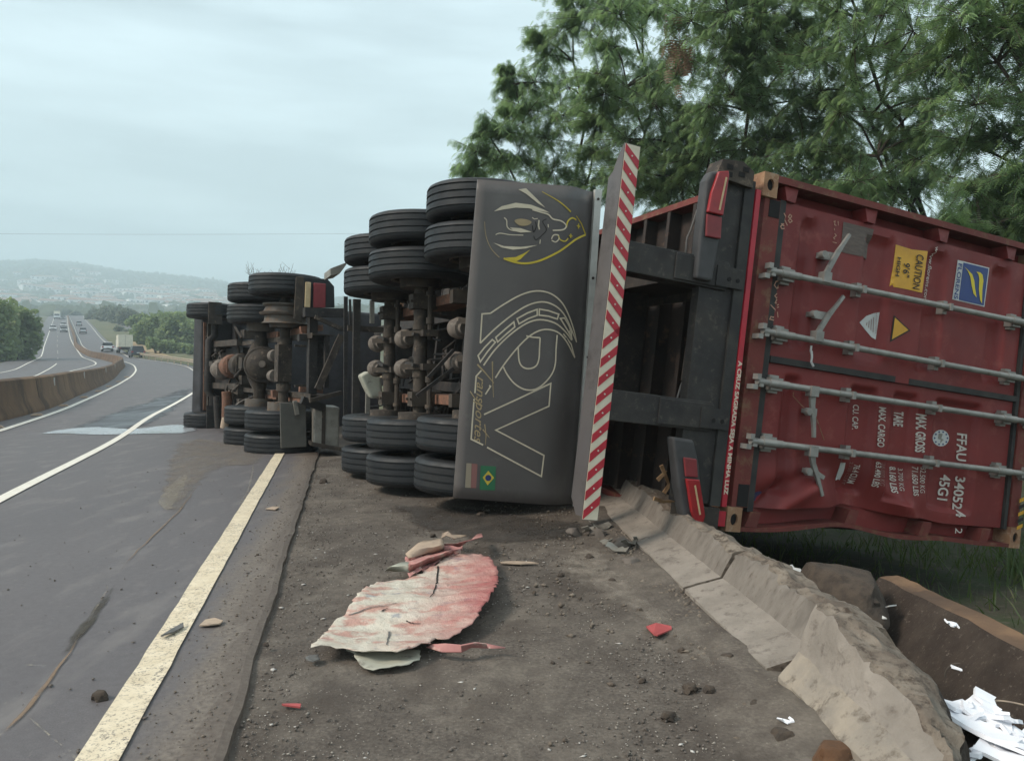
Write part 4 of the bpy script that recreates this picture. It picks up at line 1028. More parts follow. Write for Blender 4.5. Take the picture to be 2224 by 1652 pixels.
poly_on('sticker_print', [(1530, 650), (1562, 655), (1550, 690), (1570, 700), (1540, 728), (1545, 700), (1522, 694)], MAT['tank_alu'], door_low, .005, zf=Zb, fine=.02)
poly_on('round_sticker', disc(110, 1160, 49), MAT['stick_red'], door_low, zf=Zb, fine=.02)
poly_on('sticker_print', [(62, 1150), (75, 1122), (105, 1112), (140, 1118), (155, 1135), (140, 1150), (125, 1160), (128, 1195), (95, 1200), (70, 1180)], MAT['stick_blue'], door_low, .005, zf=Zb, fine=.02)
def chalk(strokes, zf, dr, w=.008):
    for s_ in strokes:
        pts = []
        for i in range(len(s_) - 1):
            for q in range(4):
                t = q / 4; p = CF.loc(*zf(s_[i][0] + (s_[i+1][0] - s_[i][0]) * t, s_[i][1] + (s_[i+1][1] - s_[i][1]) * t), 0, .03); pts.append(Vector(door_pt(p.y, p.z, .005)) if p.z > .235 else Vector((.007 if p.z > .172 else -.005, p.y, p.z)))
        p = CF.loc(*zf(*s_[-1]), 0, .03); pts.append(Vector(door_pt(p.y, p.z, .005)) if p.z > .235 else Vector((.007 if p.z > .172 else -.005, p.y, p.z)))
        MB().ribbon(pts, w, (-1, 0, 0)).build('chalk_scrawl', MAT['chalk'], dr)
chalk([[(350, 350), (365, 365), (352, 385), (338, 372), (350, 350)], [(352, 385), (368, 405), (350, 418), (338, 400), (352, 385)], [(285, 345), (300, 375), (330, 440)], [(262, 432), (285, 432)], [(290, 468), (268, 470), (258, 452), (272, 440), (288, 448)]], Za, door_up)
chalk([[(700, 410), (712, 405), (708, 435), (722, 440)], [(705, 462), (707, 480)], [(735, 405), (738, 440)], [(708, 505), (722, 520), (700, 540), (712, 550)], [(692, 572), (725, 580)]], Za, door_up, .006)
chalk([[(265, 885), (255, 930), (228, 945), (208, 920), (222, 890), (250, 885)], [(230, 985), (212, 1005), (225, 1020), (245, 1015), (225, 1040), (215, 1060), (240, 1062)], [(262, 1070), (246, 1078)], [(262, 1090), (246, 1096)], [(178, 1075), (230, 1130)], [(250, 1130), (255, 1175)], [(205, 1175), (180, 1170), (172, 1190), (205, 1198)]], Za, door_up)

# ================================================================ SEMI-TRAILER
trailer = thing('trailer', CF.M, 'overturned container trailer with striped rear bumper and dark decorated rear board', 'trailer')
def L_(px, py, x): return CF.loc(px, py, 0, x)
# wheels
def tyre_profile(Ro=.506, W=.285, Ri=.288):
    h = W / 2; p = [(Ri, -h*.72), (Ri + .02, -h*.86), (Ri + .09, -h*.98), (Ro - .075, -h), (Ro - .035, -h*.95), (Ro - .012, -h*.86)]
    for g in (-.62, -.21, .21, .62):
        p += [(Ro, h*(g - .055)), (Ro - .014, h*(g - .045)), (Ro - .014, h*(g + .045)), (Ro, h*(g + .055))]
    p += [(Ro - .012, h*.86), (Ro - .035, h*.95), (Ro - .075, h), (Ri + .09, h*.98), (Ri + .02, h*.86), (Ri, h*.72)]
    return p
tyre_me = MB().lathe(tyre_profile(), 56).mesh('tyre', MAT['rubber'], smooth=38, fix=True)
rim_me = MB().lathe([(.288, -.125), (.262, -.11), (.25, -.06), (.25, .05), (.235, .075), (.19, .085), (.13, .10), (.06, .10), (.0, .10)], 32).lathe([(.288, -.125), (.296, -.12), (.288, -.10), (.285, .10), (.296, .12), (.288, .125), (.262, .11)], 32).mesh('wheel', MAT['rim'], smooth=40, fix=True)
def add_wheel(root, M_, flip=False, tyre=True):
    M2 = M_ @ (Matrix.Rotation(R(180), 4, 'X') if flip else Matrix.Identity(4)) @ Matrix.Rotation(rnd.random() * 6, 4, 'Y')
    w = link('wheel', rim_me, root, M2)
    if tyre: link('tyre', tyre_me, w)
    return w
def axle_matrix(fr, c, lean):
    y = (fr.I.to_3x3() @ Vector((lean[0], lean[1], 1))).normalized(); x = Vector((1, 0, 0)); x = (x - y * x.dot(y)).normalized(); z = x.cross(y)
    return Matrix(((x.x, y.x, z.x, c[0]), (x.y, y.y, z.y, c[1]), (x.z, y.z, z.z, c[2]), (0, 0, 0, 1)))
AX = [(tuple(CF.I @ at(1042, 740, 6.55)), (.045, .02)), (tuple(CF.I @ at(913, 761, 7.45)), (.012, .02)), (tuple(CF.I @ at(846, 772, 8.5)), (.012, .02))]
chamb_me = MB().lathe([(.0, -.10), (.055, -.10), (.06, -.07), (.085, -.06), (.092, -.02), (.098, -.01), (.098, .01), (.092, .02), (.085, .075), (.05, .09), (0, .092)], 20, axis=(1, 0, 0)).mesh('brake_chamber', MAT['chamber'], smooth=40, fix=True)
for i, (c, lean) in enumerate(AX):
    A = axle_matrix(CF, c, lean)
    m = MB().tube([(0, -1.0, 0), (0, 1.0, 0)], .066, 14)
    for s_ in (-1, 1):
        m.box(-.09, .09, s_*.47 - .07, s_*.47 + .07, -.10, .14).tube([(0, s_*.62, 0), (0, s_*.72, 0)], .105, 16).tube([(-.07, s_*.47, -.12), (-.07, s_*.47, .35)], .014, 6).tube([(.07, s_*.47, -.12), (.07, s_*.47, .35)], .014, 6)
        m.lathe([(.205, s_*.60), (.215, s_*.78)], 24).lathe([(.205, s_*.60), (.06, s_*.60)], 24)
        m.tube([(0, s_*.2, 0), (0, s_*.26, 0)], .078, 14)
    ax = m.build('axle', MAT['under'], trailer, smooth=40); ax.matrix_basis = A
    m = MB()
    for s_ in (-1, 1):
        m.tube([(-.16, s_*.10, .05), (-.16, s_*.62, .05)], .026, 8).box(-.21, -.11, s_*.16 - .03, s_*.16 + .03, -.03, .12).bar((-.16, s_*.16, .05), (.05, s_*.16, -.18), .05, .02)
        m.tube([(-.16, s_*.25, .05), (-.16, s_*.31, .05)], .04, 10).tube([(-.16, s_*.52, .05), (-.16, s_*.56, .05)], .042, 10)
    o = m.build('cam_shaft', MAT['under'], trailer, smooth=40); o.matrix_basis = A
    for s_ in (-1, 1):
        for off in (.795, 1.135): add_wheel(trailer, A @ Matrix.Translation((0, s_*off, 0)), flip=(s_ * (1 if off > 1 else -1)) < 0)
        m = MB()
        for k in range(9):
            z = .13 + k * .032; h = .62 - k * .045
            m.bar((-h, s_*.47, z + .05 * (h / .62) ** 2), (0, s_*.47, z), .09, .022).bar((0, s_*.47, z), (h, s_*.47, z + .05 * (h / .62) ** 2), .09, .022)
        o = m.build('leaf_spring', MAT['spring'], trailer); o.matrix_basis = A
        m = MB().add([(-.72, s_*.47 - .06, .55), (-.52, s_*.47 - .06, .55), (-.56, s_*.47 - .06, .12), (-.66, s_*.47 - .06, .12), (-.72, s_*.47 + .06, .55), (-.52, s_*.47 + .06, .55), (-.56, s_*.47 + .06, .12), (-.66, s_*.47 + .06, .12)], [(0, 1, 2, 3), (4, 7, 6, 5), (0, 4, 5, 1), (1, 5, 6, 2), (2, 6, 7, 3), (3, 7, 4, 0)])
        o = m.build('spring_hanger', MAT['under'], trailer); o.matrix_basis = A
    for (px, py) in (((995, 712), (992, 787)), ((880, 736), (879, 800)), ((820, 746), (818, 800)))[i]:
        p = L_(px, py, c[0] + .30); p.z = max(p.z, c[2] - .1)
        link('brake_chamber', chamb_me, trailer, Matrix.Translation(p) @ Matrix.Rotation(R(14), 4, 'Y'))
        MB().bar(p + Vector((-.10, .06, 0)), p + Vector((-.42, .03, 0)), .03, .05).tube([p + Vector((.05, .05, .09)), p + Vector((.12, .10, .22)), p + Vector((-.10, .16, .4)), p + Vector((-.5, .1, .6))], .012, 6).build('chamber_bracket', MAT['underdark'], trailer)
# chassis
for s_ in (-1, 1):
    y = s_ * .45
    MB().box(.12, 9.6, y - .006, y + .006, -.58, -.05).box(.12, 9.6, y - .07, y + .07, -.60, -.578).box(.12, 9.6, y - .07, y + .07, -.052, -.035).build('chassis_rail', MAT['underdark'], trailer)
    MB().box(.9, 5.0, y - .05, y + .05, -.95, -.602).build('suspension_rail', MAT['underdark'], trailer)
xm_me = MB().box(-.04, .04, -.44, .44, -.5, -.15).mesh('chassis_crossmember', MAT['underdark'], fix=True)
for x in (1.1, 2.2, 3.4, 4.6, 5.8, 7.0, 8.2): link('chassis_crossmember', xm_me, trailer, Matrix.Translation((x, 0, 0)))
# rear crossmember with its black plate and red reflective band
MB().box(.02, .10, -1.05, 1.12, -.40, -.14).build('rear_crossmember', MAT['frame'], trailer)
MB().box(.0, .09, -1.06, 1.14, -.138, -.055).build('rear_plate', MAT['gasket'], trailer)
MB().add([(-.03, 1.10, -.40), (-.03, 1.22, -.36), (-.03, 1.24, -.20), (-.03, 1.19, -.10), (-.03, 1.08, -.10), (.12, 1.10, -.40), (.12, 1.22, -.36), (.12, 1.24, -.2), (.12, 1.19, -.10), (.12, 1.08, -.10)], [(4, 3, 2, 1, 0), (5, 6, 7, 8, 9)] + [(i, (i+1) % 5, 5 + (i+1) % 5, 5 + i) for i in range(5)]).build('twist_lock_plate', MAT['under'], trailer)
for (y, z) in ((1.13, -.30), (1.15, -.20), (1.18, -.30), (1.19, -.17)): MB().box(-.034, .0, y - .016, y + .016, z - .025, z + .025).build('bolt_hole', MAT['hole'], trailer)
MB().box(-.03, .12, -1.24, -1.07, -.36, -.08).build('twist_lock_plate', MAT['under'], trailer)
for k in range(3): MB().tube([(-.036, -1.11 - .045 * k, -.24), (-.02, -1.11 - .045 * k, -.24)], .018, 10).build('bolt_hole', MAT['hole'], trailer)
band = MB().box(-.008, .06, -1.06, 1.09, -.048, -.010).build('reflective_band', MAT['stripe_red'], trailer)
MB().box(-.014, .0, -1.19, -1.09, -.075, -.012).build('reflector', MAT['stripe_red'], trailer)
def flat_text(body, o, ex, ey, length, cap, mat, parent, bold=.02, shear=0.0, name='lettering'):
    me = text_mesh(body, 1, bold, shear); xs = [v.co.x for v in me.vertices]; x0, x1 = min(xs), max(xs); o, ex, ey = Vector(o), Vector(ex), Vector(ey)
    for v in me.vertices: v.co = o + ex * ((v.co.x - x0) / (x1 - x0) * length) + ey * (v.co.y / .70 * cap)
    me.materials.append(mat); return link(name, me, parent)
Q = lambda zx, zy: (zx * .28015 + 1314.8, zy * .28015 + 740.7)
ya_, yb_ = L_(*Q(1030, 150), -.01).y, L_(*Q(935, 1190), -.01).y
flat_text('A CRUZ SAGRADA SEJA A MINHA LUZ', (-.0105, ya_, -.044), (0, -1, 0), (0, 0, 1), ya_ - yb_, .031, MAT['stripe_white'], band, .035)
# tail lamps
def tail_lamp(pts, dirn, name='tail_lamp'):
    """pts: outline in y,z on the rear face"""
    m = MB().prism([(-.05, y, z) for y, z in pts], (.09, 0, 0)); o = m.build(name, MAT['housing'], trailer); bevel(o, .02, 3); return o
def lens(o, pts, mat, d=.03, name='lamp_lens'):
    q = MB().prism([(-.052, y, z) for y, z in pts], (-d, 0, 0)).build(name, mat, o); bevel(q, .007, 2); return q
P2 = lambda px, py, x=-.05: (L_(px, py, x).y, L_(px, py, x).z)
up = tail_lamp([P2(1545, 372), P2(1578, 370), P2(1583, 384), P2(1560, 545), P2(1548, 612), P2(1512, 604), P2(1520, 520), P2(1535, 392)], 1)
lens(up, [P2(1556, 374), P2(1577, 373), P2(1578, 384), P2(1565, 470), P2(1532, 462), P2(1540, 420)], MAT['lens'])
lens(up, [P2(1532, 465), P2(1565, 473), P2(1562, 520), P2(1530, 514)], MAT['lens_dull'], .018)
MB().bar((-.083, *P2(1571, 388)), (-.083, *P2(1556, 458)), .012, .004, (1, 0, 0)).build('painted_lamp_glint', MAT['lens_amber'], up)  # pale strip laid on the lens to paint in a glint
lo = tail_lamp([P2(1462, 948), P2(1508, 955), P2(1520, 1010), P2(1528, 1130), P2(1515, 1143), P2(1488, 1137), P2(1474, 1060)], -1)
lens(lo, [P2(1482, 992), P2(1510, 996), P2(1513, 1036), P2(1486, 1034)], MAT['lens_dull'], .018)
lens(lo, [P2(1486, 1038), P2(1514, 1040), P2(1526, 1118), P2(1522, 1132), P2(1506, 1134), P2(1497, 1110)], MAT['lens'])
MB().bar((-.083, *P2(1503, 1052)), (-.083, *P2(1514, 1115)), .012, .004, (1, 0, 0)).build('painted_lamp_glint', MAT['lens_amber'], lo)  # painted-in glint on the lower lens
# bumper on two box arms
for a, b in (((1380, 580), (1600, 592)), ((1345, 888), (1566, 902))):
    p, q = L_(*a, .05), L_(*b, .05); y = (p.y + q.y) / 2
    o = MB().box(.0, .16, y - .098, y + .098, -1.0, -.20).box(-.012, .0, y - .085, y + .085, -.62, -.20).build('bumper_arm', MAT['frame'], trailer); bevel(o, .012, 2)
    MB().box(-.02, -.002, y - .075, y + .06, -.30, -.08).build('arm_bracket', MAT['frame'], trailer)
    for z in (-.20, -.13): MB().tube([(-.024, y - .02, z), (-.012, y - .02, z)], .015, 10).build('bolt_hole', MAT['hole'], trailer)
BY0, BY1, BZ0, BZ1 = -1.205, 1.165, -1.082, -.968
bum = MB().prism([(.0, BY0, BZ0), (.0, BY1, BZ0), (.0, BY1, BZ1), (.0, BY0, BZ1)], (.006, 0, 0))
bum.prism([(.006, BY0 + .02, BZ0), (.006, BY1, BZ0), (.03, BY1 - .03, BZ0 - .003), (.07, BY1 - .09, BZ0 - .005), (.10, BY1 - .16, BZ0 - .008), (.15, BY1 - .19, BZ0 - .010), (.15, BY0 + .12, BZ0 - .010), (.08, BY0 + .02, BZ0 - .004)], (0, 0, .008))
bum.box(.006, .15, BY0 + .1, BY1 - .2, BZ1 - .03, BZ1)
bumper = bum.build('rear_bumper', MAT['bumper'], trailer)
base = MB().box(-.004, -.001, BY0 + .004, BY1 - .004, BZ0 + .004, BZ1 - .004).build('reflective_sheet', MAT['stripe_white'], bumper)
pitch_ = .118; ymid = L_(1340, 722, 0).y
def clip_stripe(y0, s_):
    """slanted stripe between the two edges of the bumper face, cut at its ends"""
    w = .058; pts = [(y0, BZ0 + .004), (y0 + w, BZ0 + .004), (y0 + w - s_ * .10, BZ1 - .004), (y0 - s_ * .10, BZ1 - .004)]
    return [(-.0065, min(max(y, BY0 + .004), BY1 - .004), z) for y, z in pts]
for k in range(-12, 13):
    s_ = 1 if k >= 0 else -1
    y0 = ymid + k * pitch_ + (.075 if s_ > 0 else .0)
    p = clip_stripe(y0, s_)
    if max(q[1] for q in p) - min(q[1] for q in p) < .06 or y0 > BY1 + .02 or y0 < BY0 - .05: continue
    MB().prism(p, (-.002, 0, 0)).build('red_stripe', MAT['stripe_red'], bumper)
    yc = sum(q[1] for q in p) / 4
    if BY0 < yc < BY1: MB().tube([(-.007, yc, (BZ0 + BZ1) / 2), (-.011, yc, (BZ0 + BZ1) / 2)], .006, 6).build('rivet', MAT['rivet'], bumper)
# rear board with its emblems, and the aluminium strip along it
xb = .75
TL, TR, BL, BR = (L_(1037, 390, xb), L_(1312, 408, xb), L_(983, 1080, xb), L_(1264, 1101, xb))
vs = []; nu, nv = 14, 24
def board(u, v, out=0.0):
    p = TL.lerp(TR, u).lerp(BL.lerp(BR, u), v); b = sstep(.60, 1.0, u)
    return Vector((p.x - out + .14 * b * b + .012 * math.sin(v * 4 + u * 2), p.y, p.z))
vs = [board(i / nu, j / nv) for j in range(nv + 1) for i in range(nu + 1)]; w = nu + 1
flap = MB().add(vs, [(j*w + i, j*w + i + 1, (j+1)*w + i + 1, (j+1)*w + i) for j in range(nv) for i in range(nu)]).build('rear_board', MAT['flap'], trailer, smooth=True)
sol = flap.modifiers.new('thickness', 'SOLIDIFY'); sol.thickness = .012; sol.offset = 0
e0, e1 = board(1.0, -.005), board(1.0, 1.005)
MB().bar(e0 + Vector((-.03, 0, .012)), e1 + Vector((-.03, 0, .012)), .055, .03, (1, 0, 0)).build('edge_strip', MAT['alu'], trailer)
for t in (.03, .28, .53, .78, .97):
    p = e0.lerp(e1, t) + Vector((-.046, 0, .012)); MB().tube([p, p + Vector((-.006, 0, 0))], .01, 8).build('rivet', MAT['underdark'], trailer)
def uv_of(px, py):
    p = L_(px, py, xb)
    # invert the bilinear board
    u, v = .5, .5
    for _ in range(12):
        q = TL.lerp(TR, u).lerp(BL.lerp(BR, u), v); du = (TR - TL).lerp(BR - BL, v); dv = (BL - TL).lerp(BR - TR, u); e = p - q
        det = du.z * dv.y - du.y * dv.z
        u += (e.z * dv.y - e.y * dv.z) / det; v += (du.z * e.y - du.y * e.z) / det
    return u, v
A5 = lambda x, y: (x * .28024 + 963, y * .28024 + 296.3)
B6 = lambda x, y: (x * .28024 + 963, y * .28024 + 685.2)
def bpt(zf, x, y, out=.010): u, v = uv_of(*zf(x, y)); return board(u, v, out)
def smooth_pts(p, closed, n=4):
    out = []; m = len(p)
    for i in range(m if closed else m - 1):
        p0, p1, p2, p3 = p[i - 1] if (closed or i > 0) else p[0], p[i], p[(i + 1) % m], p[(i + 2) % m] if (closed or i + 2 < m) else p[-1]
        for q in range(n):
            t = q / n; out.append(tuple(.5 * (2*b + (c - a)*t + (2*a - 5*b + 4*c - d)*t*t + (3*b - a - 3*c + d)*t**3) for a, b, c, d in zip(p0, p1, p2, p3)))
    if not closed: out.append(p[-1])
    return out
def stroke(zf, pts, w, mat, closed=False, curved=False, w1=None, name='emblem_line'):
    if curved: pts = smooth_pts(pts, closed)
    return MB().ribbon([bpt(zf, *p) for p in pts], w, (-1, 0, 0), closed, w1).build(name, mat, flap)
def fill(zf, pts, mat, name='emblem_shape', out=.011, curved=False):
    if curved: pts = smooth_pts(pts, True, 3)
    g = [bpt(zf, *p, out) for p in pts]; res = delaunay_2d_cdt([Vector((p.y, p.z)) for p in g], [], [list(range(len(g)))], 1, 1e-6)
    xm = sum(p.x for p in g) / len(g)
    return MB().add([(g[res[3][i][0]].x if res[3][i] else xm, v.x, v.y) for i, v in enumerate(res[0])], [tuple(f) for f in res[2]]).build(name, mat, flap)
CR, YE, GO = MAT['cream'], MAT['yellow'], MAT['gold']
W_ = .0105
stroke(A5, [(285, 1602), (300, 1375), (365, 1370)], W_, CR)
stroke(A5, [(365, 1370), (470, 1300), (600, 1228), (720, 1197), (830, 1218), (920, 1290), (990, 1400), (1045, 1510), (1072, 1592)], W_, CR, curved=True)
stroke(A5, [(1072, 1592), (1010, 1490), (930, 1370), (850, 1305), (760, 1282), (650, 1310), (530, 1385), (400, 1490), (285, 1602)], W_, CR, curved=True)
for q in ([(742, 1338), (812, 1350), (892, 1378), (880, 1415), (810, 1393), (740, 1385)], [(570, 1412), (650, 1368), (725, 1340), (725, 1386), (655, 1412), (585, 1452)], [(405, 1557), (475, 1495), (545, 1437), (552, 1476), (485, 1532), (420, 1592)], [(905, 1410), (940, 1406), (985, 1465), (1012, 1520), (1017, 1572), (970, 1500)]):
    stroke(A5, q, W_, CR, True)
stroke(B6, [(268, 310), (320, 245), (378, 186), (402, 206), (340, 280), (285, 358)], W_, CR, True)
stroke(B6, [(310, 385), (400, 262), (520, 145), (640, 62), (745, 32), (860, 58), (950, 125), (1015, 190)], W_, CR, curved=True)
stroke(B6, [(1022, 185), (985, 115)], W_, CR)
stroke(B6, [(400, 482), (470, 375), (575, 245), (680, 148), (780, 108), (880, 128), (960, 200), (1055, 326)], W_, CR, curved=True)
stroke(B6, [(1055, 326), (1010, 220), (930, 140)], W_, CR)
stroke(B6, [(878, 150), (868, 260), (862, 370), (835, 450), (770, 528), (700, 572), (620, 570), (545, 525), (490, 455), (462, 398)], W_, CR, curved=True)
stroke(B6, [(640, 158), (690, 168), (746, 172)], W_, CR)
stroke(B6, [(746, 172), (740, 260), (735, 335), (712, 390), (658, 411), (610, 397), (583, 350), (577, 248)], W_, CR, curved=True)
stroke(B6, [(310, 765), (560, 650), (825, 525), (810, 700), (400, 885), (770, 1080), (750, 1242), (540, 1130), (332, 1018)], W_, CR)
stroke(B6, [(825, 525), (745, 560), (690, 582)], W_, CR)
stroke(B6, [(322, 610), (362, 548), (352, 540)], W_, CR)
stroke(B6, [(302, 1000), (210, 955), (222, 800), (235, 645)], W_, CR)
stroke(B6, [(242, 600), (252, 470), (292, 425)], W_, CR)
# script lettering
def board_text(body, top, bot, cap, mat, bold, shear, zf):
    a, b = bpt(zf, *top), bpt(zf, *bot); ex = b - a; ln = ex.length; ex.normalize(); ey = Vector((0, -ex.z, ex.y)); ey = ey if ey.z > 0 else -ey
    return flat_text(body, a, ex, ey, ln, cap, mat, flap, bold, shear)
board_text('ransportes', (262, 470), (232, 985), .066, GO, .004, .45, B6)
stroke(B6, [(262, 378), (320, 440), (388, 522)], .012, GO, w1=.006); stroke(B6, [(378, 355), (378, 480), (384, 632)], .010, GO, w1=.004)
stroke(B6, [(205, 585), (240, 640), (300, 700)], .008, GO, w1=.004); stroke(B6, [(315, 840), (325, 930), (318, 1000)], .008, GO, w1=.003); stroke(B6, [(300, 880), (352, 945)], .008, GO, w1=.003)
# upper emblem: a drop outline with a racing nose
stroke(A5, [(468, 945), (560, 975), (650, 983), (760, 958), (900, 890), (1040, 795), (1160, 742)], .014, YE, curved=True)
stroke(A5, [(1160, 742), (1110, 662), (1050, 608)], .010, YE, w1=.006)
stroke(A5, [(995, 582), (895, 502), (765, 428)], .011, YE, w1=.004, curved=True)
stroke(A5, [(318, 660), (330, 770), (370, 868), (435, 938)], .004, GO, curved=True, w1=.007)
fill(A5, [(482, 940), (560, 935), (620, 908), (675, 876), (600, 950), (560, 972)], YE)
fill(A5, [(580, 412), (640, 403), (720, 480), (790, 552), (735, 520), (640, 445)], CR)
fill(A5, [(390, 582), (450, 542), (560, 515), (680, 530), (780, 568), (825, 592), (760, 580), (660, 557), (560, 553), (470, 566)], CR)
fill(A5, [(385, 823), (470, 850), (600, 856), (730, 842), (640, 868), (540, 878), (450, 860)], CR)
stroke(A5, [(470, 630), (490, 650), (495, 700), (530, 727), (600, 735)], .008, CR, curved=True)
fill(A5, [(515, 705), (600, 712), (685, 740), (600, 745), (545, 732)], CR)
stroke(A5, [(405, 762), (440, 750), (520, 762), (620, 765)], .006, CR, curved=True)
stroke(A5, [(690, 568), (760, 588), (815, 605), (850, 640), (915, 655), (955, 690), (930, 722), (848, 728)], .010, CR, curved=True)
stroke(A5, [(955, 705), (970, 655), (1008, 628), (1050, 640)], .011, YE, curved=True)
stroke(A5, [(838, 795), (855, 765), (890, 765), (895, 795), (870, 818), (840, 805)], .009, CR, curved=True)
stroke(A5, [(892, 762), (905, 798), (945, 812), (972, 788)], .009, YE, curved=True)
stroke(A5, [(742, 648), (738, 690), (745, 722)], .010, CR); stroke(A5, [(688, 628), (705, 640), (732, 636)], .006, CR); stroke(A5, [(812, 680), (815, 705)], .007, CR); stroke(A5, [(752, 800), (748, 832)], .006, CR)
stroke(A5, [(700, 770), (720, 800), (770, 760), (800, 720), (770, 660), (800, 640)], .006, MAT['black_letter'], curved=True); stroke(A5, [(690, 690), (700, 740), (720, 700), (715, 660)], .008, MAT['black_letter'], curved=True)
fill(A5, [(550, 655), (590, 638), (650, 645), (685, 665), (650, 690), (590, 690)], GO, curved=True)
for cx_, cy_, r in ((1075, 685, 20), (995, 768, 16)):
    fill(A5, [(cx_ - r, cy_ - 6), (cx_ + r, cy_ - 4), (cx_ + r, cy_ + 6), (cx_ - r, cy_ + 4)], YE); fill(A5, [(cx_ - 6, cy_ - r), (cx_ + 6, cy_ - r), (cx_ + 5, cy_ + r), (cx_ - 7, cy_ + r)], YE, out=.012)
fill(B6, [(172, 1140), (212, 1142), (204, 1330), (160, 1328)], MAT['flag_cream'], 'flag_sticker'); fill(B6, [(213, 1142), (258, 1148), (246, 1332), (205, 1330)], MAT['flag_red'], 'flag_sticker')
fill(B6, [(282, 1158), (400, 1165), (390, 1350), (272, 1345)], MAT['flag_green'], 'flag_sticker')
fill(B6, [(340, 1198), (384, 1252), (334, 1310), (296, 1250)], YE, 'flag_diamond', .012); fill(B6, disc(339, 1253, 24, 12), MAT['flag_blue'], 'flag_disc', .013)
# air tank, wires, splintered wood and pipes behind the bumper
p, q = L_(1517, 690, .25), L_(1498, 828, .25)
MB().tube([p, q], .062, 16).box(p.x + .05, p.x + .12, min(p.y, q.y), max(p.y, q.y), p.z + .04, p.z + .12).build('air_tank', MAT['under'], trailer, smooth=40)
for pts in ([(1515, 455), (1500, 500), (1492, 520), (1488, 560), (1478, 588)], [(1500, 800), (1482, 830), (1470, 868)], [(1520, 838), (1525, 862), (1520, 885)], [(1452, 960), (1462, 1000), (1468, 1040)], [(1535, 700), (1530, 720), (1545, 745)]):
    MB().tube([L_(a, b, .12) for a, b in smooth_pts(pts, False)], .007, 6).build('wire', MAT['cable'], trailer)
for k in range(16):
    x = rnd.uniform(1.2, 6.5); y = rnd.uniform(-.9, .9); z = rnd.uniform(-1.1, -.2)
    pts = [(x, y, z), (x + rnd.uniform(.2, .6), y + rnd.uniform(-.3, .3), z + rnd.uniform(-.15, .15)), (x + rnd.uniform(.7, 1.4), y + rnd.uniform(-.5, .5), z + rnd.uniform(-.1, .2))]
    MB().tube(smooth_pts(pts, False), rnd.choice((.009, .012, .018)), 6).build('air_hose', MAT['underdark'], trailer)
for k in range(34):
    x = rnd.uniform(1.0, 6.8); y = rnd.uniform(-.75, .75); z = rnd.uniform(-.95, -.25); l = rnd.uniform(.06, .28)
    m = MB().box(x, x + l, y, y + rnd.uniform(.03, .12), z, z + rnd.uniform(.05, .18)).tube([(x, y, z), (x - .12, y + rnd.uniform(-.1, .1), z - .08), (x - .2, y + rnd.uniform(-.25, .25), z + .05)], .012, 6)
    m.build('underbody_bracket', MAT['under' if k % 3 else 'frame'], trailer)
# front frame posts, landing gear braces, white tank, tool box
def tbar(a, b, x, w, mat='frame', name='frame_bar', h=None, x2=None):
    return MB().bar(L_(*a, x), L_(*b, x if x2 is None else x2), w, h or w, (1, 0, 0)).build(name, MAT[mat], trailer)
tbar((751, 644), (750, 904), 5.4, .045, 'frame'); tbar((775, 650), (772, 898), 5.2, .085, 'frame'); tbar((799, 850), (798, 902), 5.0, .05, 'tank_alu')
tbar((755, 712), (836, 717), 5.3, .07, 'under', 'brace_plate'); tbar((808, 652), (808, 702), 5.0, .05, 'tank_alu'); tbar((760, 650), (762, 720), 5.6, .03, 'frame')
tbar((742, 728), (690, 845), 6.0, .085, 'under', 'diagonal_brace')
tbar((836, 900), (836, 720), 4.6, .02, 'underdark'); tbar((930, 820), (985, 760), 2.2, .03, 'underdark', 'air_hose'); tbar((905, 860), (985, 800), 2.2, .03, 'underdark', 'air_hose')
pts = [(782, 815), (800, 805), (828, 820), (832, 862), (806, 866), (794, 842)]
o = MB().prism([L_(*p, 4.75) for p in pts], (.35, 0, .03)).build('water_tank', MAT['tank_white'], trailer); bevel(o, .03, 3)
tb = [L_(682, 880, 6.3), L_(738, 884, 6.3), L_(736, 972, 6.3), L_(680, 968, 6.3)]
tool = MB().prism(tb, (.55, 0, .02)).build('tool_box', MAT['tank_alu'], trailer); bevel(tool, .02, 2)
MB().prism([L_(700, 878, 6.285), L_(708, 878, 6.285), L_(706, 974, 6.285), L_(698, 974, 6.285)], (.014, 0, 0)).build('tank_strap', MAT['under'], tool)
MB().prism([L_(676, 960, 6.2), L_(741, 972, 6.2), L_(741, 980, 6.2), L_(676, 968, 6.2)], (.6, 0, 0)).build('tool_box_shelf', MAT['under'], trailer)
MB().prism([L_(718, 583, 4.6), L_(752, 570, 4.6), L_(752, 575, 4.6), L_(738, 594, 4.6), L_(718, 598, 4.6)], (.5, 0, .0)).build('wheel_guard', MAT['tank_alu'], trailer)
# splintered cargo boards under the container, lying in the frame
wood_spots = [[(1436, 1010), (1448, 1040), (1456, 1062)], [(1442, 1070), (1455, 1050), (1462, 1075)], [(1420, 1082), (1445, 1090), (1475, 1086)], [(1468, 1098), (1484, 1110), (1492, 1120)], [(1428, 1042), (1440, 1030), (1448, 1022)]]
for i, pts in enumerate(wood_spots):
    g = [L_(a, b, .45) for a, b in pts]
    MB().bar(g[0], g[1], .028, .014, (1, 0, .3), w1=.022).bar(g[1], g[2], .022, .012, (1, 0, .3), w1=.006).build('splintered_board', MAT['wood'], None, label='splintered brown board caught behind the lower tail lamp', cat='wood splinter', group='splinters under the container').matrix_basis = CF.M

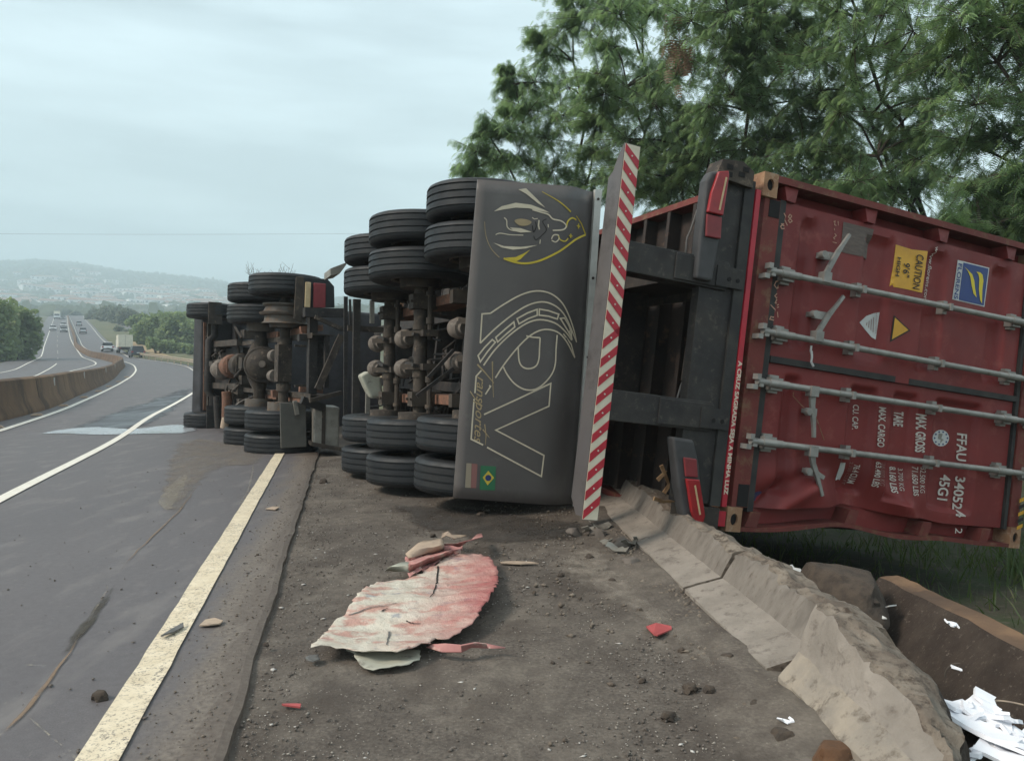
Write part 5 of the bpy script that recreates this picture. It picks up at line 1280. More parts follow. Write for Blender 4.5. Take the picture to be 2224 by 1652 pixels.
# ================================================================ TRACTOR UNIT
tx = Vector((-.530, .848, 0)).normalized(); ty = Vector((.025, .02, 1)); ty = (ty - tx * ty.dot(tx)).normalized(); tz = tx.cross(ty)
TF = Frame(at(617, 792, 10.8), tx, ty, tz)
truck = thing('lorry', TF.M, 'overturned lorry tractor showing its muddy underside at the front of the trailer', 'lorry')
def T_(px, py, x): return TF.loc(px, py, 0, x)
X1, XF_ = 1.35, 5.05
for s_ in (-1, 1):
    MB().box(-.95, 6.0, s_*.40 - .006, s_*.40 + .006, .10, .40).box(-.95, 6.0, s_*.40 - .05, s_*.40 + .02, .09, .10).build('chassis_rail', MAT['under'], truck)
    for x in (0, X1):
        for off in (.775, 1.10):
            if x == 0 and off < 1 and s_ > 0:
                # tyre gone: bare rim and drum
                MB().lathe([(.30, -.14), (.33, -.13), (.29, -.10), (.28, -.02), (.34, -.01), (.36, .02), (.30, .04), (.27, .10), (.31, .13), (.31, .15)], 32).build('bare_rim', MAT['rim'], truck, smooth=30, label='bare wheel rim with its tyre gone').matrix_basis = Matrix.Translation((x, .70, 0))
                continue
            add_wheel(truck, Matrix.Translation((x, s_*off, 0)), flip=(s_ * (1 if off > 1 else -1)) < 0)
    add_wheel(truck, Matrix.Translation((XF_, s_*1.06, 0)), flip=s_ < 0)
    for x in (0, X1):
        m = MB()
        for k in range(6): m.bar((x - .55 + .05*k, s_*.47, .12 + k*.03), (x + .55 - .05*k, s_*.47, .12 + k*.03), .085, .022)
        m.build('leaf_spring', MAT['spring'], truck)
        MB().lathe([(.21, s_*.52), (.215, s_*.70), (.10, s_*.52)], 24, o=(x, 0, 0)).build('brake_drum', MAT['rim'], truck, smooth=40)
# big dusty brake rings seen in the lower front twin wheel
for k, (x, r) in enumerate(((.0, .46), (.06, .37), (.12, .28))):
    p = TF.I @ at(556, 893, 12.2)
    MB().lathe([(r, -.03), (r, .03), (r - .05, .04), (r - .05, -.03)], 32, o=p + Vector((.0, .10 - .05 * k, .1 + x)), axis=(-.25, .95, -.3)).build('wheel_ring', MAT['rim'], truck, smooth=40)
m = MB().tube([(0, -.95, 0), (0, .95, 0)], .070, 14)
for y in (-.32, .32): m.tube([(0, y - .05, 0), (0, y + .05, 0)], .10, 14)
m.box(-.10, .10, -.24, .28, -.11, .08).tube([(0, .5, 0), (0, .9, 0)], .095, 12)
m.build('tag_axle', MAT['under'], truck, smooth=40)
for y in (-.16, .13): MB().lathe([(0, -.10), (.085, -.09), (.092, 0), (.085, .08), (0, .09)], 18, o=(.30, y, -.06), axis=(1, 0, 0)).build('brake_chamber', MAT['chamber'], truck, smooth=40)
m = MB().tube([(X1, -.95, 0), (X1, -.4, 0), (X1, -.2, -.02), (X1, .2, -.02), (X1, .4, 0), (X1, .95, 0)], [.085, .09, .17, .17, .09, .085], 16)
m.build('drive_axle', MAT['under'], truck, smooth=40)
pc = T_(571, 792, X1 - .22)
dn = Vector((-.93, 0, -.37)).normalized()
MB().lathe([(.28, -.04), (.285, .02), (.27, .05), (.24, .055), (.225, .09), (.17, .14), (.09, .17), (.05, .175), (.05, .21), (.0, .21)], 32, o=pc, axis=dn).build('differential', MAT['under'], truck, smooth=45)
MB().lathe([(.05, .178), (.052, .235), (0, .236)], 12, o=pc + Vector((0, .01, .02)), axis=dn).build('drain_plug', MAT['chamber'], truck, smooth=40)
MB().tube([(X1 + .2, 0, .05), (3.3, 0, .22)], .055, 12).build('drive_shaft', MAT['underdark'], truck, smooth=40)
# engine and gearbox lumps
for a, b, x, sx, mat in (((470, 778), (487, 826), 4.0, .5, 'chamber'), ((492, 768), (508, 822), 3.5, .5, 'spring'), ((508, 765), (532, 820), 3.1, .45, 'under'), ((462, 780), (474, 800), 4.4, .3, 'under')):
    p, q = T_(*a, x), T_(*b, x); r = abs(p.y - q.y) / 2; c = (p + q) / 2
    MB().lathe([(0, -.2), (r * .6, -.19), (r * .95, -.12), (r, 0), (r * .9, .1), (r * .72, .13), (r * .70, .25), (r * .3, .30), (0, .3)], 14, o=c + Vector((.1, 0, .05)), axis=(1, 0, -.15)).box(c.x - .12, c.x + .2, c.y - r * .5, c.y + r * .6, c.z - .08, c.z + .3).build('gearbox', MAT[mat], truck, smooth=40)
MB().box(3.2, 5.6, -.33, .33, .15, .7).build('engine_block', MAT['underdark'], truck)
m = MB()
for k in range(14):
    x = 2.6 + rnd.random() * 3; y = rnd.uniform(-.7, .7); m.box(x, x + rnd.uniform(.08, .3), y, y + rnd.uniform(.06, .2), -.05 + rnd.random() * .15, .3)
    m.tube([(x, y, .02), (x + .2, y + rnd.uniform(-.3, .3), -.05), (x + .5, y + rnd.uniform(-.4, .4), .1)], .022, 6)
m.build('engine_part', MAT['under'], truck)
for y0, y1 in ((738, 750), (833, 846)):
    p, q = T_(470, y0 + 6, 4.4), T_(515, y0 + 6, 3.2)
    MB().bar(Vector((5.9, p.y, .05)), Vector((3.0, q.y, .05)), .11, .10, (0, 0, 1)).build('frame_rail', MAT['under'], truck)
MB().tube([(XF_, -.95, .02), (XF_, -.6, .02), (XF_, -.5, -.08), (XF_, .5, -.08), (XF_, .6, .02), (XF_, .95, .02)], .07, 10).build('front_axle', MAT['underdark'], truck, smooth=40)
def tb2(a, b, x, w, mat='under', name='frame_bar', x2=None, h=None):
    return MB().bar(T_(*a, x), T_(*b, x if x2 is None else x2), w, h or w, (1, 0, 0)).build(name, MAT[mat], truck)
tb2((457, 702), (456, 882), 5.3, .11, 'under', 'step_beam')
tb2((445, 700), (444, 890), 5.7, .05, 'spring', 'step_beam')
tb2((448, 735), (470, 702), 5.4, .05); tb2((679, 690), (676, 870), -.75, .11, 'frame'); tb2((710, 728), (708, 842), -.9, .06, 'frame'); tb2((694, 735), (692, 845), -.6, .09, 'underdark', 'engine_part')
tb2((648, 733), (712, 735), -.7, .09, 'frame'); tb2((660, 678), (744, 680), -.9, .12, 'frame', 'guard_tube'); tb2((684, 688), (746, 716), -1.0, .05, 'under')
tb2((672, 870), (742, 852), -1.0, .05, 'under'); tb2((650, 845), (700, 848), -.6, .07, 'spring'); tb2((640, 750), (672, 752), -.4, .03); tb2((640, 838), (676, 836), -.4, .03)
tb2((655, 868), (700, 885), -.8, .10, 'frame'); tb2((652, 715), (700, 712), -.5, .08, 'spring', 'leaf_spring'); tb2((590, 855), (622, 852), .3, .10, 'spring', 'leaf_spring')
tb2((640, 870), (645, 900), -.72, .05, 'tank_alu')
# cab, bumper and guards
cab = MB().add([(4.0, -1.2, .5), (6.15, -1.2, .5), (6.2, -1.2, 1.6), (5.95, -1.18, 3.0), (4.0, -1.18, 3.1), (4.0, 1.2, .5), (6.15, 1.2, .5), (6.2, 1.2, 1.6), (5.95, 1.18, 3.0), (4.0, 1.18, 3.1)], [(0, 1, 2, 3, 4), (9, 8, 7, 6, 5)] + [(i, 5 + i, 5 + (i+1) % 5, (i+1) % 5) for i in range(5)]).build('cab', MAT['cab'], truck); bevel(cab, .06, 2)
MB().add([(6.21, -1.0, 1.6), (6.0, -1.0, 2.7), (6.0, 1.0, 2.7), (6.21, 1.0, 1.6)], [(0, 1, 2, 3)]).build('windscreen', MAT['glass'], cab)
bp = MB().prism([(5.75, -1.22, .5), (5.75, -1.22, -.1), (5.95, -1.22, -.22), (6.22, -1.22, -.05), (6.25, -1.22, .5)], (0, 2.42, 0)).build('front_bumper', MAT['cab'], truck); bevel(bp, .03, 2)
def guard(px, x, th, mat, name): 
    o = MB().prism([T_(*p, x) for p in px], (th, 0, 0)).build(name, MAT[mat], truck); bevel(o, .006); return o
guard([(453, 655), (482, 657), (483, 705), (452, 703)], 4.55, .03, 'under', 'front_guard')
guard([(449, 880), (484, 880), (482, 936), (448, 934)], 4.55, .03, 'frame', 'front_guard')
gl = guard([(608, 875), (664, 872), (666, 970), (610, 973)], -.70, .02, 'tank_alu', 'mud_flap')
gl.data.materials[0] = M('dusty_rubber_flap', (.12, .115, .10), (.09, .086, .078), scale=4, rough=.7)
gu = guard([(643, 601), (660, 600), (656, 700), (638, 692)], -.72, .02, 'under', 'lamp_bracket')
fl = guard([(660, 602), (712, 606), (726, 622), (727, 668), (658, 668)], -.70, .03, 'rubber', 'mud_flap')
lp = guard([(664, 612), (676, 613), (674, 668), (662, 667)], -.745, .03, 'lens_amber', 'tail_lamp'); guard([(682, 614), (708, 616), (707, 668), (681, 668)], -.745, .03, 'lens_dull', 'tail_lamp')
MB().tube([T_(492, 850, 3.4), T_(493, 875, 3.4), T_(492, 905, 3.4)], .085, 14).build('exhaust_pipe', MAT['spring'], truck, smooth=40)
MB().tube([T_(492, 904, 3.4), T_(486, 930, 3.4)], [.075, .065], 14).build('exhaust_tip', MAT['tan'], truck, smooth=40)
MB().tube([T_(470, 860, 3.8), T_(474, 930, 3.8)], .06, 10).build('air_reservoir', MAT['underdark'], truck, smooth=40)
pw = [T_(a, b, 1.35) for a, b in ((607, 905), (611, 913), (604, 925), (607, 944), (620, 944), (620, 905))]
MB().prism(pw, (.05, 0, 0)).build('torn_guard', MAT['tank_alu'], truck)

# ================================================================ DEBRIS ON THE SHOULDER
def Z4(zx, zy): return ((zx / 3.4215 + 650) * .9259, (zy / 3.4215 + 1180) * .9259)
def sheet(name, outline, mat, hfun, label, cat, group=None, th=.003, grid=.026, extra_mat=None):
    """crumpled sheet: outline in survey points, height over the ground from hfun(x, y)"""
    base = [ground_at(*p, .05) for p in outline]; b2 = []
    for i in range(len(base)):
        a, b = base[i], base[(i + 1) % len(base)]; n = max(1, int((b - a).length / grid))
        for q in range(n):
            t = q / n; p = a.lerp(b, t); k = .020 if q else 0
            b2.append(Vector((p.x + k * nz(p.x, p.y, 5, 30), p.y + k * nz(p.x, p.y, 8, 30))))
    poly = [(p.x, p.y) for p in b2]; ext = []
    def inside(x, y):
        c = False; j = len(poly) - 1
        for i in range(len(poly)):
            (xi, yi), (xj, yj) = poly[i], poly[j]
            if (yi > y) != (yj > y) and x < (xj - xi) * (y - yi) / (yj - yi) + xi: c = not c
            j = i
        return c
    x0, x1 = min(p[0] for p in poly), max(p[0] for p in poly); y0, y1 = min(p[1] for p in poly), max(p[1] for p in poly)
    y = y0
    while y < y1:
        x = x0
        while x < x1:
            if inside(x, y): ext.append(Vector((x + rnd.uniform(-.3, .3) * grid, y + rnd.uniform(-.3, .3) * grid)))
            x += grid * .8
        y += grid
    res = delaunay_2d_cdt(b2 + ext, [], [list(range(len(b2)))], 1, 1e-7)
    vs = [(v.x, v.y, max(.004, hfun(v.x, v.y)) - .028) for v in res[0]]
    o = MB().add(vs, [tuple(f) for f in res[2]]).build(name, mat, fix=False, smooth=28, label=label, cat=cat, group=group)
    s_ = o.modifiers.new('thickness', 'SOLIDIFY'); s_.thickness = th; s_.offset = -1
    return o
gc = ground_at(880, 1320, .05)
def plate_mat():
    m, N, L, B = new_mat('peeled_painted_sheet'); tc = N.new('ShaderNodeTexCoord'); vec = tc.outputs['Object']
    sp = N.new('ShaderNodeSeparateXYZ'); L.new(vec, sp.inputs[0])
    a, b = ground_at(1000, 1330, .05), ground_at(760, 1330, .05)
    f = N.new('ShaderNodeMapRange'); f.inputs['From Min'].default_value = -.24; f.inputs['From Max'].default_value = .22
    nse = N.new('ShaderNodeTexNoise'); nse.inputs['Scale'].default_value = 5; nse.inputs['Detail'].default_value = 8; nse.inputs['Roughness'].default_value = .7
    mp = N.new('ShaderNodeMapping'); mp.inputs['Scale'].default_value = (.8, 1.6, 1); L.new(vec, mp.inputs['Vector']); L.new(mp.outputs[0], nse.inputs['Vector'])
    v = math_n(N, L, 'ADD', math_n(N, L, 'ADD', sp.outputs['X'], .30), math_n(N, L, 'MULTIPLY', math_n(N, L, 'SUBTRACT', nse.outputs['Fac'], .5), .45)); L.new(v, f.inputs['Value'])
    cream = mixc(N, L, noise_fac(N, L, vec, 14, .35, .65), (.47, .42, .345), (.58, .54, .46))
    sc = noise_fac(N, L, vec, 8, .50, .60, detail=7, stretch=(.8, 1.5, 1)); cream = mixc(N, L, math_n(N, L, 'MULTIPLY', sc, .8), cream, (.41, .20, .16))
    gr = noise_fac(N, L, vec, 11, .60, .68, detail=6, stretch=(.8, 1.6, 1)); cream = mixc(N, L, math_n(N, L, 'MULTIPLY', gr, .8), cream, (.22, .23, .26))
    red = mixc(N, L, noise_fac(N, L, vec, 8, .4, .7, stretch=(.8, 1.4, 1)), (.33, .095, .09), (.40, .19, .165))
    L.new(mixc(N, L, f.outputs[0], cream, red), B.inputs['Base Color']); B.inputs['Roughness'].default_value = .55
    add_bump(N, L, B, vec, 18, .9, .02); return m
MAT['plate'] = plate_mat()
def h_plate(x, y):
    u = (x - gc.x) * .9 - (y - gc.y) * .2; v = (y - gc.y)
    r = .050 + .014 * math.sin(v * 8 + u * 1.5) + .035 * sstep(.05, .42, u) * (1 - sstep(.38, .50, u)) + .012 * nz(x, y, 1, 4)
    w = v + .10 * u + .05 * nz(x * .5, y, 4, 5)
    r += .016 * abs(nz(x * .25, w, 6, 13)) + .010 * (1 - abs(((w * 7) % 1.0) * 2 - 1)) ** 3 * (1 if nz(x, y, 8, 3) > -.1 else .2) + .006 * nz(x * .4, y, 9, 40)
    return r
big = sheet('torn_metal_sheet', [Z4(*p) for p in [(300, 1105), (370, 1010), (425, 920), (480, 868), (545, 838), (600, 775), (640, 720), (700, 670), (800, 572), (930, 560), (1060, 545), (1180, 500), (1290, 465), (1370, 395), (1480, 368), (1600, 378), (1700, 420), (1765, 510), (1775, 610), (1740, 730), (1690, 810), (1640, 850), (1600, 910), (1540, 955), (1440, 1020), (1340, 1068), (1262, 1036), (1235, 1100), (1160, 1112), (1120, 1140), (1040, 1180), (960, 1190), (850, 1160), (700, 1165), (530, 1128), (430, 1120), (350, 1132), (270, 1145)]], MAT['plate'], h_plate,
    'large crumpled cream and red metal sheet lying on the gravel shoulder', 'metal sheet')
sheet('underlayer', [Z4(*p) for p in [(560, 1060), (640, 1160), (700, 1205), (770, 1228), (900, 1220), (1060, 1198), (1145, 1160), (1150, 1080), (960, 1040), (700, 1030)]], MAT['tank_white'], lambda x, y: .028 + .014 * nz(x, y, 2, 9), None, None).parent = big
sheet('curled_corner', [Z4(*p) for p in [(225, 1140), (260, 1115), (330, 1115), (345, 1145), (290, 1165), (240, 1158)]], MAT['grey_scrap'], lambda x, y: .03 + .01 * nz(x, y, 2, 30), None, None, grid=.02).parent = big
for pts, h, mt in (([(1290, 480), (1285, 560), (1270, 640), (1250, 700), (1220, 740)], .085, 'hole'), ([(570, 845), (700, 825), (850, 800), (960, 785)], .085, 'grey_scrap'), ([(900, 960), (890, 1040), (885, 1110)], .075, 'grey_scrap'), ([(1040, 880), (1090, 905), (1150, 908)], .085, 'hole'), ([(840, 835), (890, 815)], .085, 'hole')):
    g = [ground_at(*Z4(*p), .05) for p in pts]; g = [Vector((p.x, p.y, h_plate(p.x, p.y) - .028 + .004)) for p in g]
    fine = [g[i].lerp(g[i+1], q / 5) for i in range(len(g) - 1) for q in range(5)] + [g[-1]]
    fine = [Vector((p.x + .006 * nz(p.x, p.y, 4, 60), p.y + .006 * nz(p.x, p.y, 7, 60), h_plate(p.x, p.y) - .024)) for p in fine]
    MB().ribbon(fine, .010, (0, 0, 1), w1=.004).build('tear', MAT[mt], big)
def folded(name, rows, mat, label, cat):
    """strip of rows (each a pair of survey point + height), as a bent sheet"""
    vs = []; n = 7
    for (a, ha, b, hb) in rows:
        p, q = ground_at(*Z4(*a), ha), ground_at(*Z4(*b), hb)
        for i in range(n + 1):
            t = i / n; r = p.lerp(q, t); vs.append((r.x + .006 * nz(r.x, r.y, 1, 25), r.y + .006 * nz(r.x, r.y, 5, 25), r.z + .010 * nz(r.x, r.y, 2, 14)))
    w = n + 1
    o = MB().add(vs, [(j*w + i, j*w + i + 1, (j+1)*w + i + 1, (j+1)*w + i) for j in range(len(rows) - 1) for i in range(n)]).build(name, mat, fix=False, smooth=30, label=label, cat=cat)
    s_ = o.modifiers.new('thickness', 'SOLIDIFY'); s_.thickness = .006; return o
folded('crumpled_strip', [((860, 545), .01, (1060, 548), .03), ((900, 510), .05, (1062, 500), .06), ((1000, 475), .05, (1060, 470), .06)], MAT['tank_white'], 'small pale torn metal corner at the left of the folded strips', 'metal scrap')
folded('crumpled_strip', [((1062, 545), .03, (1420, 400), .05), ((1060, 500), .07, (1400, 375), .08), ((1040, 470), .04, (1390, 360), .05)], MAT['pink'], 'pinkish folded metal strip along the far edge of the big sheet', 'metal scrap')
folded('crumpled_strip', [((1055, 440), .05, (1340, 372), .06), ((1030, 400), .07, (1340, 330), .10), ((1130, 320), .07, (1330, 295), .09), ((1180, 300), .04, (1325, 285), .05)], MAT['tan'], 'tan folded laminate strip heaped behind the big crumpled sheet', 'metal scrap')
folded('crumpled_strip', [((1330, 330), .06, (1470, 345), .06), ((1420, 330), .10, (1520, 300), .11), ((1560, 290), .09, (1655, 262), .10), ((1600, 250), .05, (1640, 238), .06)], MAT['pink'], 'rolled reddish metal strip pointing away from the big sheet', 'metal scrap')
folded('crumpled_strip', [((1320, 285), .03, (1330, 240), .05), ((1360, 260), .08, (1375, 225), .10), ((1420, 290), .06, (1400, 255), .08), ((1520, 265), .04, (1500, 258), .05)], MAT['tan'], 'bent upright tan strip at the back of the scrap heap', 'metal scrap')
folded('crumpled_strip', [((1200, 1160), .01, (1260, 1130), .03), ((1330, 1200), .01, (1350, 1125), .04), ((1480, 1185), .02, (1480, 1125), .05), ((1560, 1140), .02, (1590, 1110), .05), ((1700, 1150), .015, (1680, 1112), .03), ((1830, 1166), .01, (1835, 1160), .012)], MAT['pink'], 'long pink strip of bent sheet metal lying before the big sheet', 'metal scrap')
sheet('crumpled_strip', [Z4(*p) for p in [(1028, 405), (1150, 305), (1330, 285), (1490, 320), (1475, 362), (1380, 398), (1290, 440), (1200, 490), (1062, 545), (1035, 470)]], MAT['pink'], lambda x, y: .05 + .03 * abs(nz(x, y, 2, 14)) + .015 * nz(x, y, 4, 35), 'broad crumpled reddish sheet piece lying under the folded strips', 'metal scrap')
def chip(name, pts, mat, h, label, cat, group=None, z=-.022):
    g = [ground_at(*p, z) for p in pts]; g = [Vector((p.x, p.y, z + h * (.4 + .6 * ((i * 7) % 3) / 2))) for i, p in enumerate(g)]
    return MB().prism(g, (0, 0, .006)).build(name, mat, None, label=label, cat=cat, group=group)
chip('red_shard', [(1403, 1366), (1420, 1386), (1428, 1391), (1459, 1372), (1458, 1368), (1425, 1364)], MAT['red_shard'], .02, 'red triangular shard on the gravel near the barrier', 'metal shard')
chip('red_shard', [(612, 1533), (640, 1534), (654, 1537), (652, 1540), (616, 1537)], MAT['red_shard'], .01, 'thin red sliver on the gravel below the edge line', 'metal shard')
chip('dark_splinter', [(349, 1384), (372, 1371), (398, 1358), (399, 1364), (378, 1377), (355, 1385)], MAT['grey_scrap'], .01, 'dark flat splinter lying across the painted edge line', 'splinter', z=.012)
chip('leaf_shaped_scrap', [(433, 1361), (446, 1350), (466, 1347), (485, 1351), (478, 1358), (455, 1362)], MAT['tan'], .008, 'pale leaf shaped scrap beside the edge line', 'scrap', z=.004)
chip('pale_scrap', [(577, 1106), (592, 1102), (607, 1104), (598, 1108)], MAT['tan'], .008, 'small pale scrap on the dirt band by the lorry', 'scrap', z=.004)
chip('wood_sliver', [(1086, 1222), (1110, 1221), (1150, 1223), (1170, 1225), (1130, 1227), (1090, 1226)], MAT['tan'], .006, 'orange wooden sliver on the gravel beside the red sheet edge', 'wood sliver')
for i, (px, py, s) in enumerate([(216, 1518, .038), (703, 1048, .055), (578, 1401, .016), (1583, 1438, .045), (1500, 1500, .035), (1540, 1502, .030), (1218, 1250, .022), (1160, 1288, .016), (1260, 1300, .014), (940, 1165, .03), (1395, 1480, .018), (1700, 1610, .05), (1640, 1540, .035), (1330, 1265, .03), (1390, 1330, .025), (1045, 1120, .04), (1280, 1215, .04), (1620, 1475, .03), (560, 1205, .012), (1480, 1415, .02), (1200, 1440, .012), (1450, 1560, .03)]):
    z = .0 if px < 640 else -.024; p = ground_at(px, py, z)
    lab = {0: 'brown clod of earth on the asphalt left of the edge line', 1: 'dark stone lying near the wheels of the trailer', 2: 'small dark pebble in the gutter at the pavement edge', 3: 'dark twiggy clod beside the foot of the barrier', 6: 'dark lump just right of the big sheet, nearest to it', 9: 'grey stone behind the heap of folded strips', 11: 'broad flat clod at the foot of the broken block', 12: 'clod on the gravel left of the broken block', 13: 'clod by the barrier foot below the torn wrapping',
           14: 'clod on the gravel above the red shard', 15: 'stone in the shade under the rear board', 18: 'small pebble on the asphalt side of the dirt band', 21: 'clod low on the gravel between sheet and block'}.get(i)
    boulder('earth_clod', p + Vector((0, 0, s * .35)), (s * .85, s * .75, s * .6), MAT['clod'], 5.3 + i, lab or 'small dark clod of earth scattered on the shoulder', 'clod', None if lab else 'clods scattered on the shoulder', rough=.4, cuts=3)
boulder('rust_brown_rock', ground_at(1815, 1648, -.02), (.105, .07, .06), MAT['rust_rock'], 7.7, 'rust brown lump with orange crust at the foot of the broken block', 'rock', rough=.3, cuts=4)
for i, (px, py, s) in enumerate([(1350, 1190, .07), (1300, 1165, .06), (1245, 1160, .05), (1370, 1225, .045)]):
    boulder('concrete_fragment', ground_at(px, py, -.02) + Vector((0, 0, s * .4)), (s * 1.2, s, s * .7), MAT['stone'], 21 + i, 'broken grey concrete fragment under the rear bumper', 'concrete fragment', 'concrete fragments under the bumper', rough=.35)
# torn white packing by the bumper and a white heap in the ditch
def scrap_piece(c, l, w, tilt, yaw, mat, bend=.25, ragged=.5):
    n = 6; vs = []
    for i in range(n + 1):
        t = i / n - .5
        for s_ in (-1, 1): vs.append((t * l, s_ * w / 2 * (1 + ragged * rnd.uniform(-1, 1)) * (1 - .3 * abs(t)), bend * l * t * t + rnd.uniform(-.004, .004)))
    M_ = Matrix.Translation(c) @ Matrix.Rotation(yaw, 4, 'Z') @ Matrix.Rotation(tilt, 4, 'Y') @ Matrix.Rotation(rnd.uniform(-.5, .5), 4, 'X')
    return MB().add(vs, [(2*i, 2*i+1, 2*i+3, 2*i+2) for i in range(n)]).xf(M_)
heap = thing('scrap_heap', at(2130, 1590, 2.42), 'heap of torn bright white foam board pieces in front of the fallen slab', 'scrap heap')
hc = at(2130, 1590, 2.42)
hs = [((2100, 1532), .17, .10, .1, .4), ((2150, 1530), .13, .07, -.2, 1.2), ((2110, 1580), .26, .07, .15, -1.0), ((2150, 1610), .30, .075, .1, -.95), ((2185, 1570), .10, .06, .3, .3), ((2170, 1595), .10, .05, -.3, 1.8), ((2205, 1620), .12, .07, .2, .8), ((2195, 1640), .14, .06, .0, 2.2), ((2090, 1560), .12, .06, -.3, .1), ((2140, 1560), .14, .06, .2, -.4), ((2120, 1640), .10, .03, .1, .9), ((2105, 1655), .13, .02, 0, .5), ((2175, 1555), .10, .04, .5, 1.0), ((2215, 1590), .10, .05, .2, 0), ((2085, 1530), .08, .05, .2, 1.5), ((2200, 1660), .2, .08, .1, -.8)]
for i, (p, l, w, t, y) in enumerate(hs):
    d = 2.42 + .12 * ((1590 - p[1]) / 60); c = at(p[0], p[1], d) - hc
    o = scrap_piece(c, l, w, t, y, None).build('foam_piece', MAT['white_scrap'], heap, smooth=False); s_ = o.modifiers.new('thickness', 'SOLIDIFY'); s_.thickness = .012
boulder('heap_core', Vector((.01, .03, -.10)), (.12, .13, .10), MAT['clod'], 2.2, cuts=3, parent=heap)
for i, (px, py, d, l, w) in enumerate([(2065, 1355, 3.0, .05, .03), (2078, 1450, 2.7, .05, .03), (1895, 1322, 3.9, .22, .07), (1880, 1335, 3.85, .12, .05), (1905, 1330, 3.8, .14, .06), (1740, 1245, 4.6, .16, .05)]):
    o = scrap_piece(at(px, py, d), l, w, .3, i * 1.1, None).build('foam_scrap', MAT['white_scrap'] if i < 2 else MAT['plate_white'], None, label='loose white scrap of foam board caught in the ditch by the slab', cat='foam scrap', group='foam scraps in the ditch')
    s_ = o.modifiers.new('thickness', 'SOLIDIFY'); s_.thickness = .006
for i, (px, py, l, w, y) in enumerate([(1705, 1580, .055, .035, .4), (1370, 1190, .16, .05, .9), (1340, 1200, .14, .05, -.5), (1300, 1150, .18, .08, .3), (1280, 1160, .16, .06, 1.2), (1320, 1185, .10, .05, 2.0), (1382, 1180, .12, .03, 1.3)]):
    o = scrap_piece(ground_at(px, py, -.01) + Vector((0, 0, .02)), l, w, .2, y, None, bend=.8).build('torn_wrapping', MAT['white_scrap'] if i == 0 else MAT['tank_alu'], None,
        label='small torn white scrap on the gravel near the broken block' if i == 0 else 'torn greyish wrapping on the ground under the rear bumper', cat='scrap', group=None if i == 0 else 'torn wrapping under the bumper')
    s_ = o.modifiers.new('thickness', 'SOLIDIFY'); s_.thickness = .004
# small splinters and chips nobody could count, and the gravel stones
def scatter_stones(name, n, spots, mat, smin, smax, flat, kind='stuff'):
    V = []; F = []
    base = np.array([(1, 0, 0), (-1, 0, 0), (0, 1, 0), (0, -1, 0), (0, 0, 1), (0, 0, -1)], float); fc = np.array([(0, 2, 4), (2, 1, 4), (1, 3, 4), (3, 0, 4), (2, 0, 5), (1, 2, 5), (3, 1, 5), (0, 3, 5)])
    for i in range(n):
        x, y, z = spots(); s = smin + (smax - smin) * nr.rand() ** 3.5; a = nr.rand() * 6.28
        b = base * (1 + .5 * (nr.rand(6, 1) - .5)) * np.array([s * (.6 + nr.rand()), s * (.5 + .4 * nr.rand()), s * flat * (.6 + .6 * nr.rand())])
        c, s_ = math.cos(a), math.sin(a); b = np.stack([b[:, 0]*c - b[:, 1]*s_, b[:, 0]*s_ + b[:, 1]*c, b[:, 2]], 1)
        V.append(b + np.array([x, y, z + s * flat * .3])); F.append(fc + 6 * i)
    return link(name, fast_mesh(name, np.concatenate(V), np.concatenate(F), mat), kind=kind)
def spot_gravel():
    while True:
        y = 1.9 + 8 * nr.rand() ** 1.8; a, b = pave_edge(y) + .02, xtoe(y) - .01; t = nr.rand(); x = a + (b - a) * t
        dens = .25 + .55 * sstep(.60, 1.0, t) + .5 * sstep(.18, .0, t) + .5 * max(0, nz(x, y, 3, 1.6)) + .45 * sstep(3.2, 5.0, y)
        if nr.rand() < dens: return x, y, -.026
scatter_stones('gravel', 18000, spot_gravel, MAT['stone'], .0012, .009, .7)
scatter_stones('pale_gravel', 13000, spot_gravel, M('pale_gravel', (.34, .31, .27), (.22, .195, .17), scale=2, rough=.9), .001, .006, .7)
scatter_stones('pale_splinters', 700, spot_gravel, MAT['chips'], .003, .017, .22)
def spot_crumbs():
    while True:
        y = 2.3 + 4.2 * nr.rand(); k = nr.rand()
        x = xtoe(y) - abs(nr.randn()) * .10 - .01 if k < .6 else xtoe(y) - .05 - .9 * nr.rand() ** 1.5
        if k < .6 or nr.rand() < .3 + .7 * sstep(3.0, 4.6, y) + .6 * nz(x, y, 3, 3): return x, y, -.024 + .02 * math.exp(-((x - xtoe(y)) / .16) ** 2)
scatter_stones('concrete_crumbs', 2600, spot_crumbs, MAT['concrete_broken'], .002, .020, .7)
def spot_road():
    y = 2.2 + 9 * nr.rand() ** 1.5; x = pave_edge(y) - nr.rand() ** 1.6 * 2.2; return x, y, .004
scatter_stones('road_grit', 700, spot_road, MAT['stone'], .002, .010, .6)
def spot_dirtband():
    y = 1.9 + 8 * nr.rand() ** 1.6; x = pave_edge(y) - .04 - abs(nr.randn()) * .16; return x, y, .002
scatter_stones('band_grit', 1800, spot_dirtband, MAT['concrete_broken'], .0015, .007, .6)

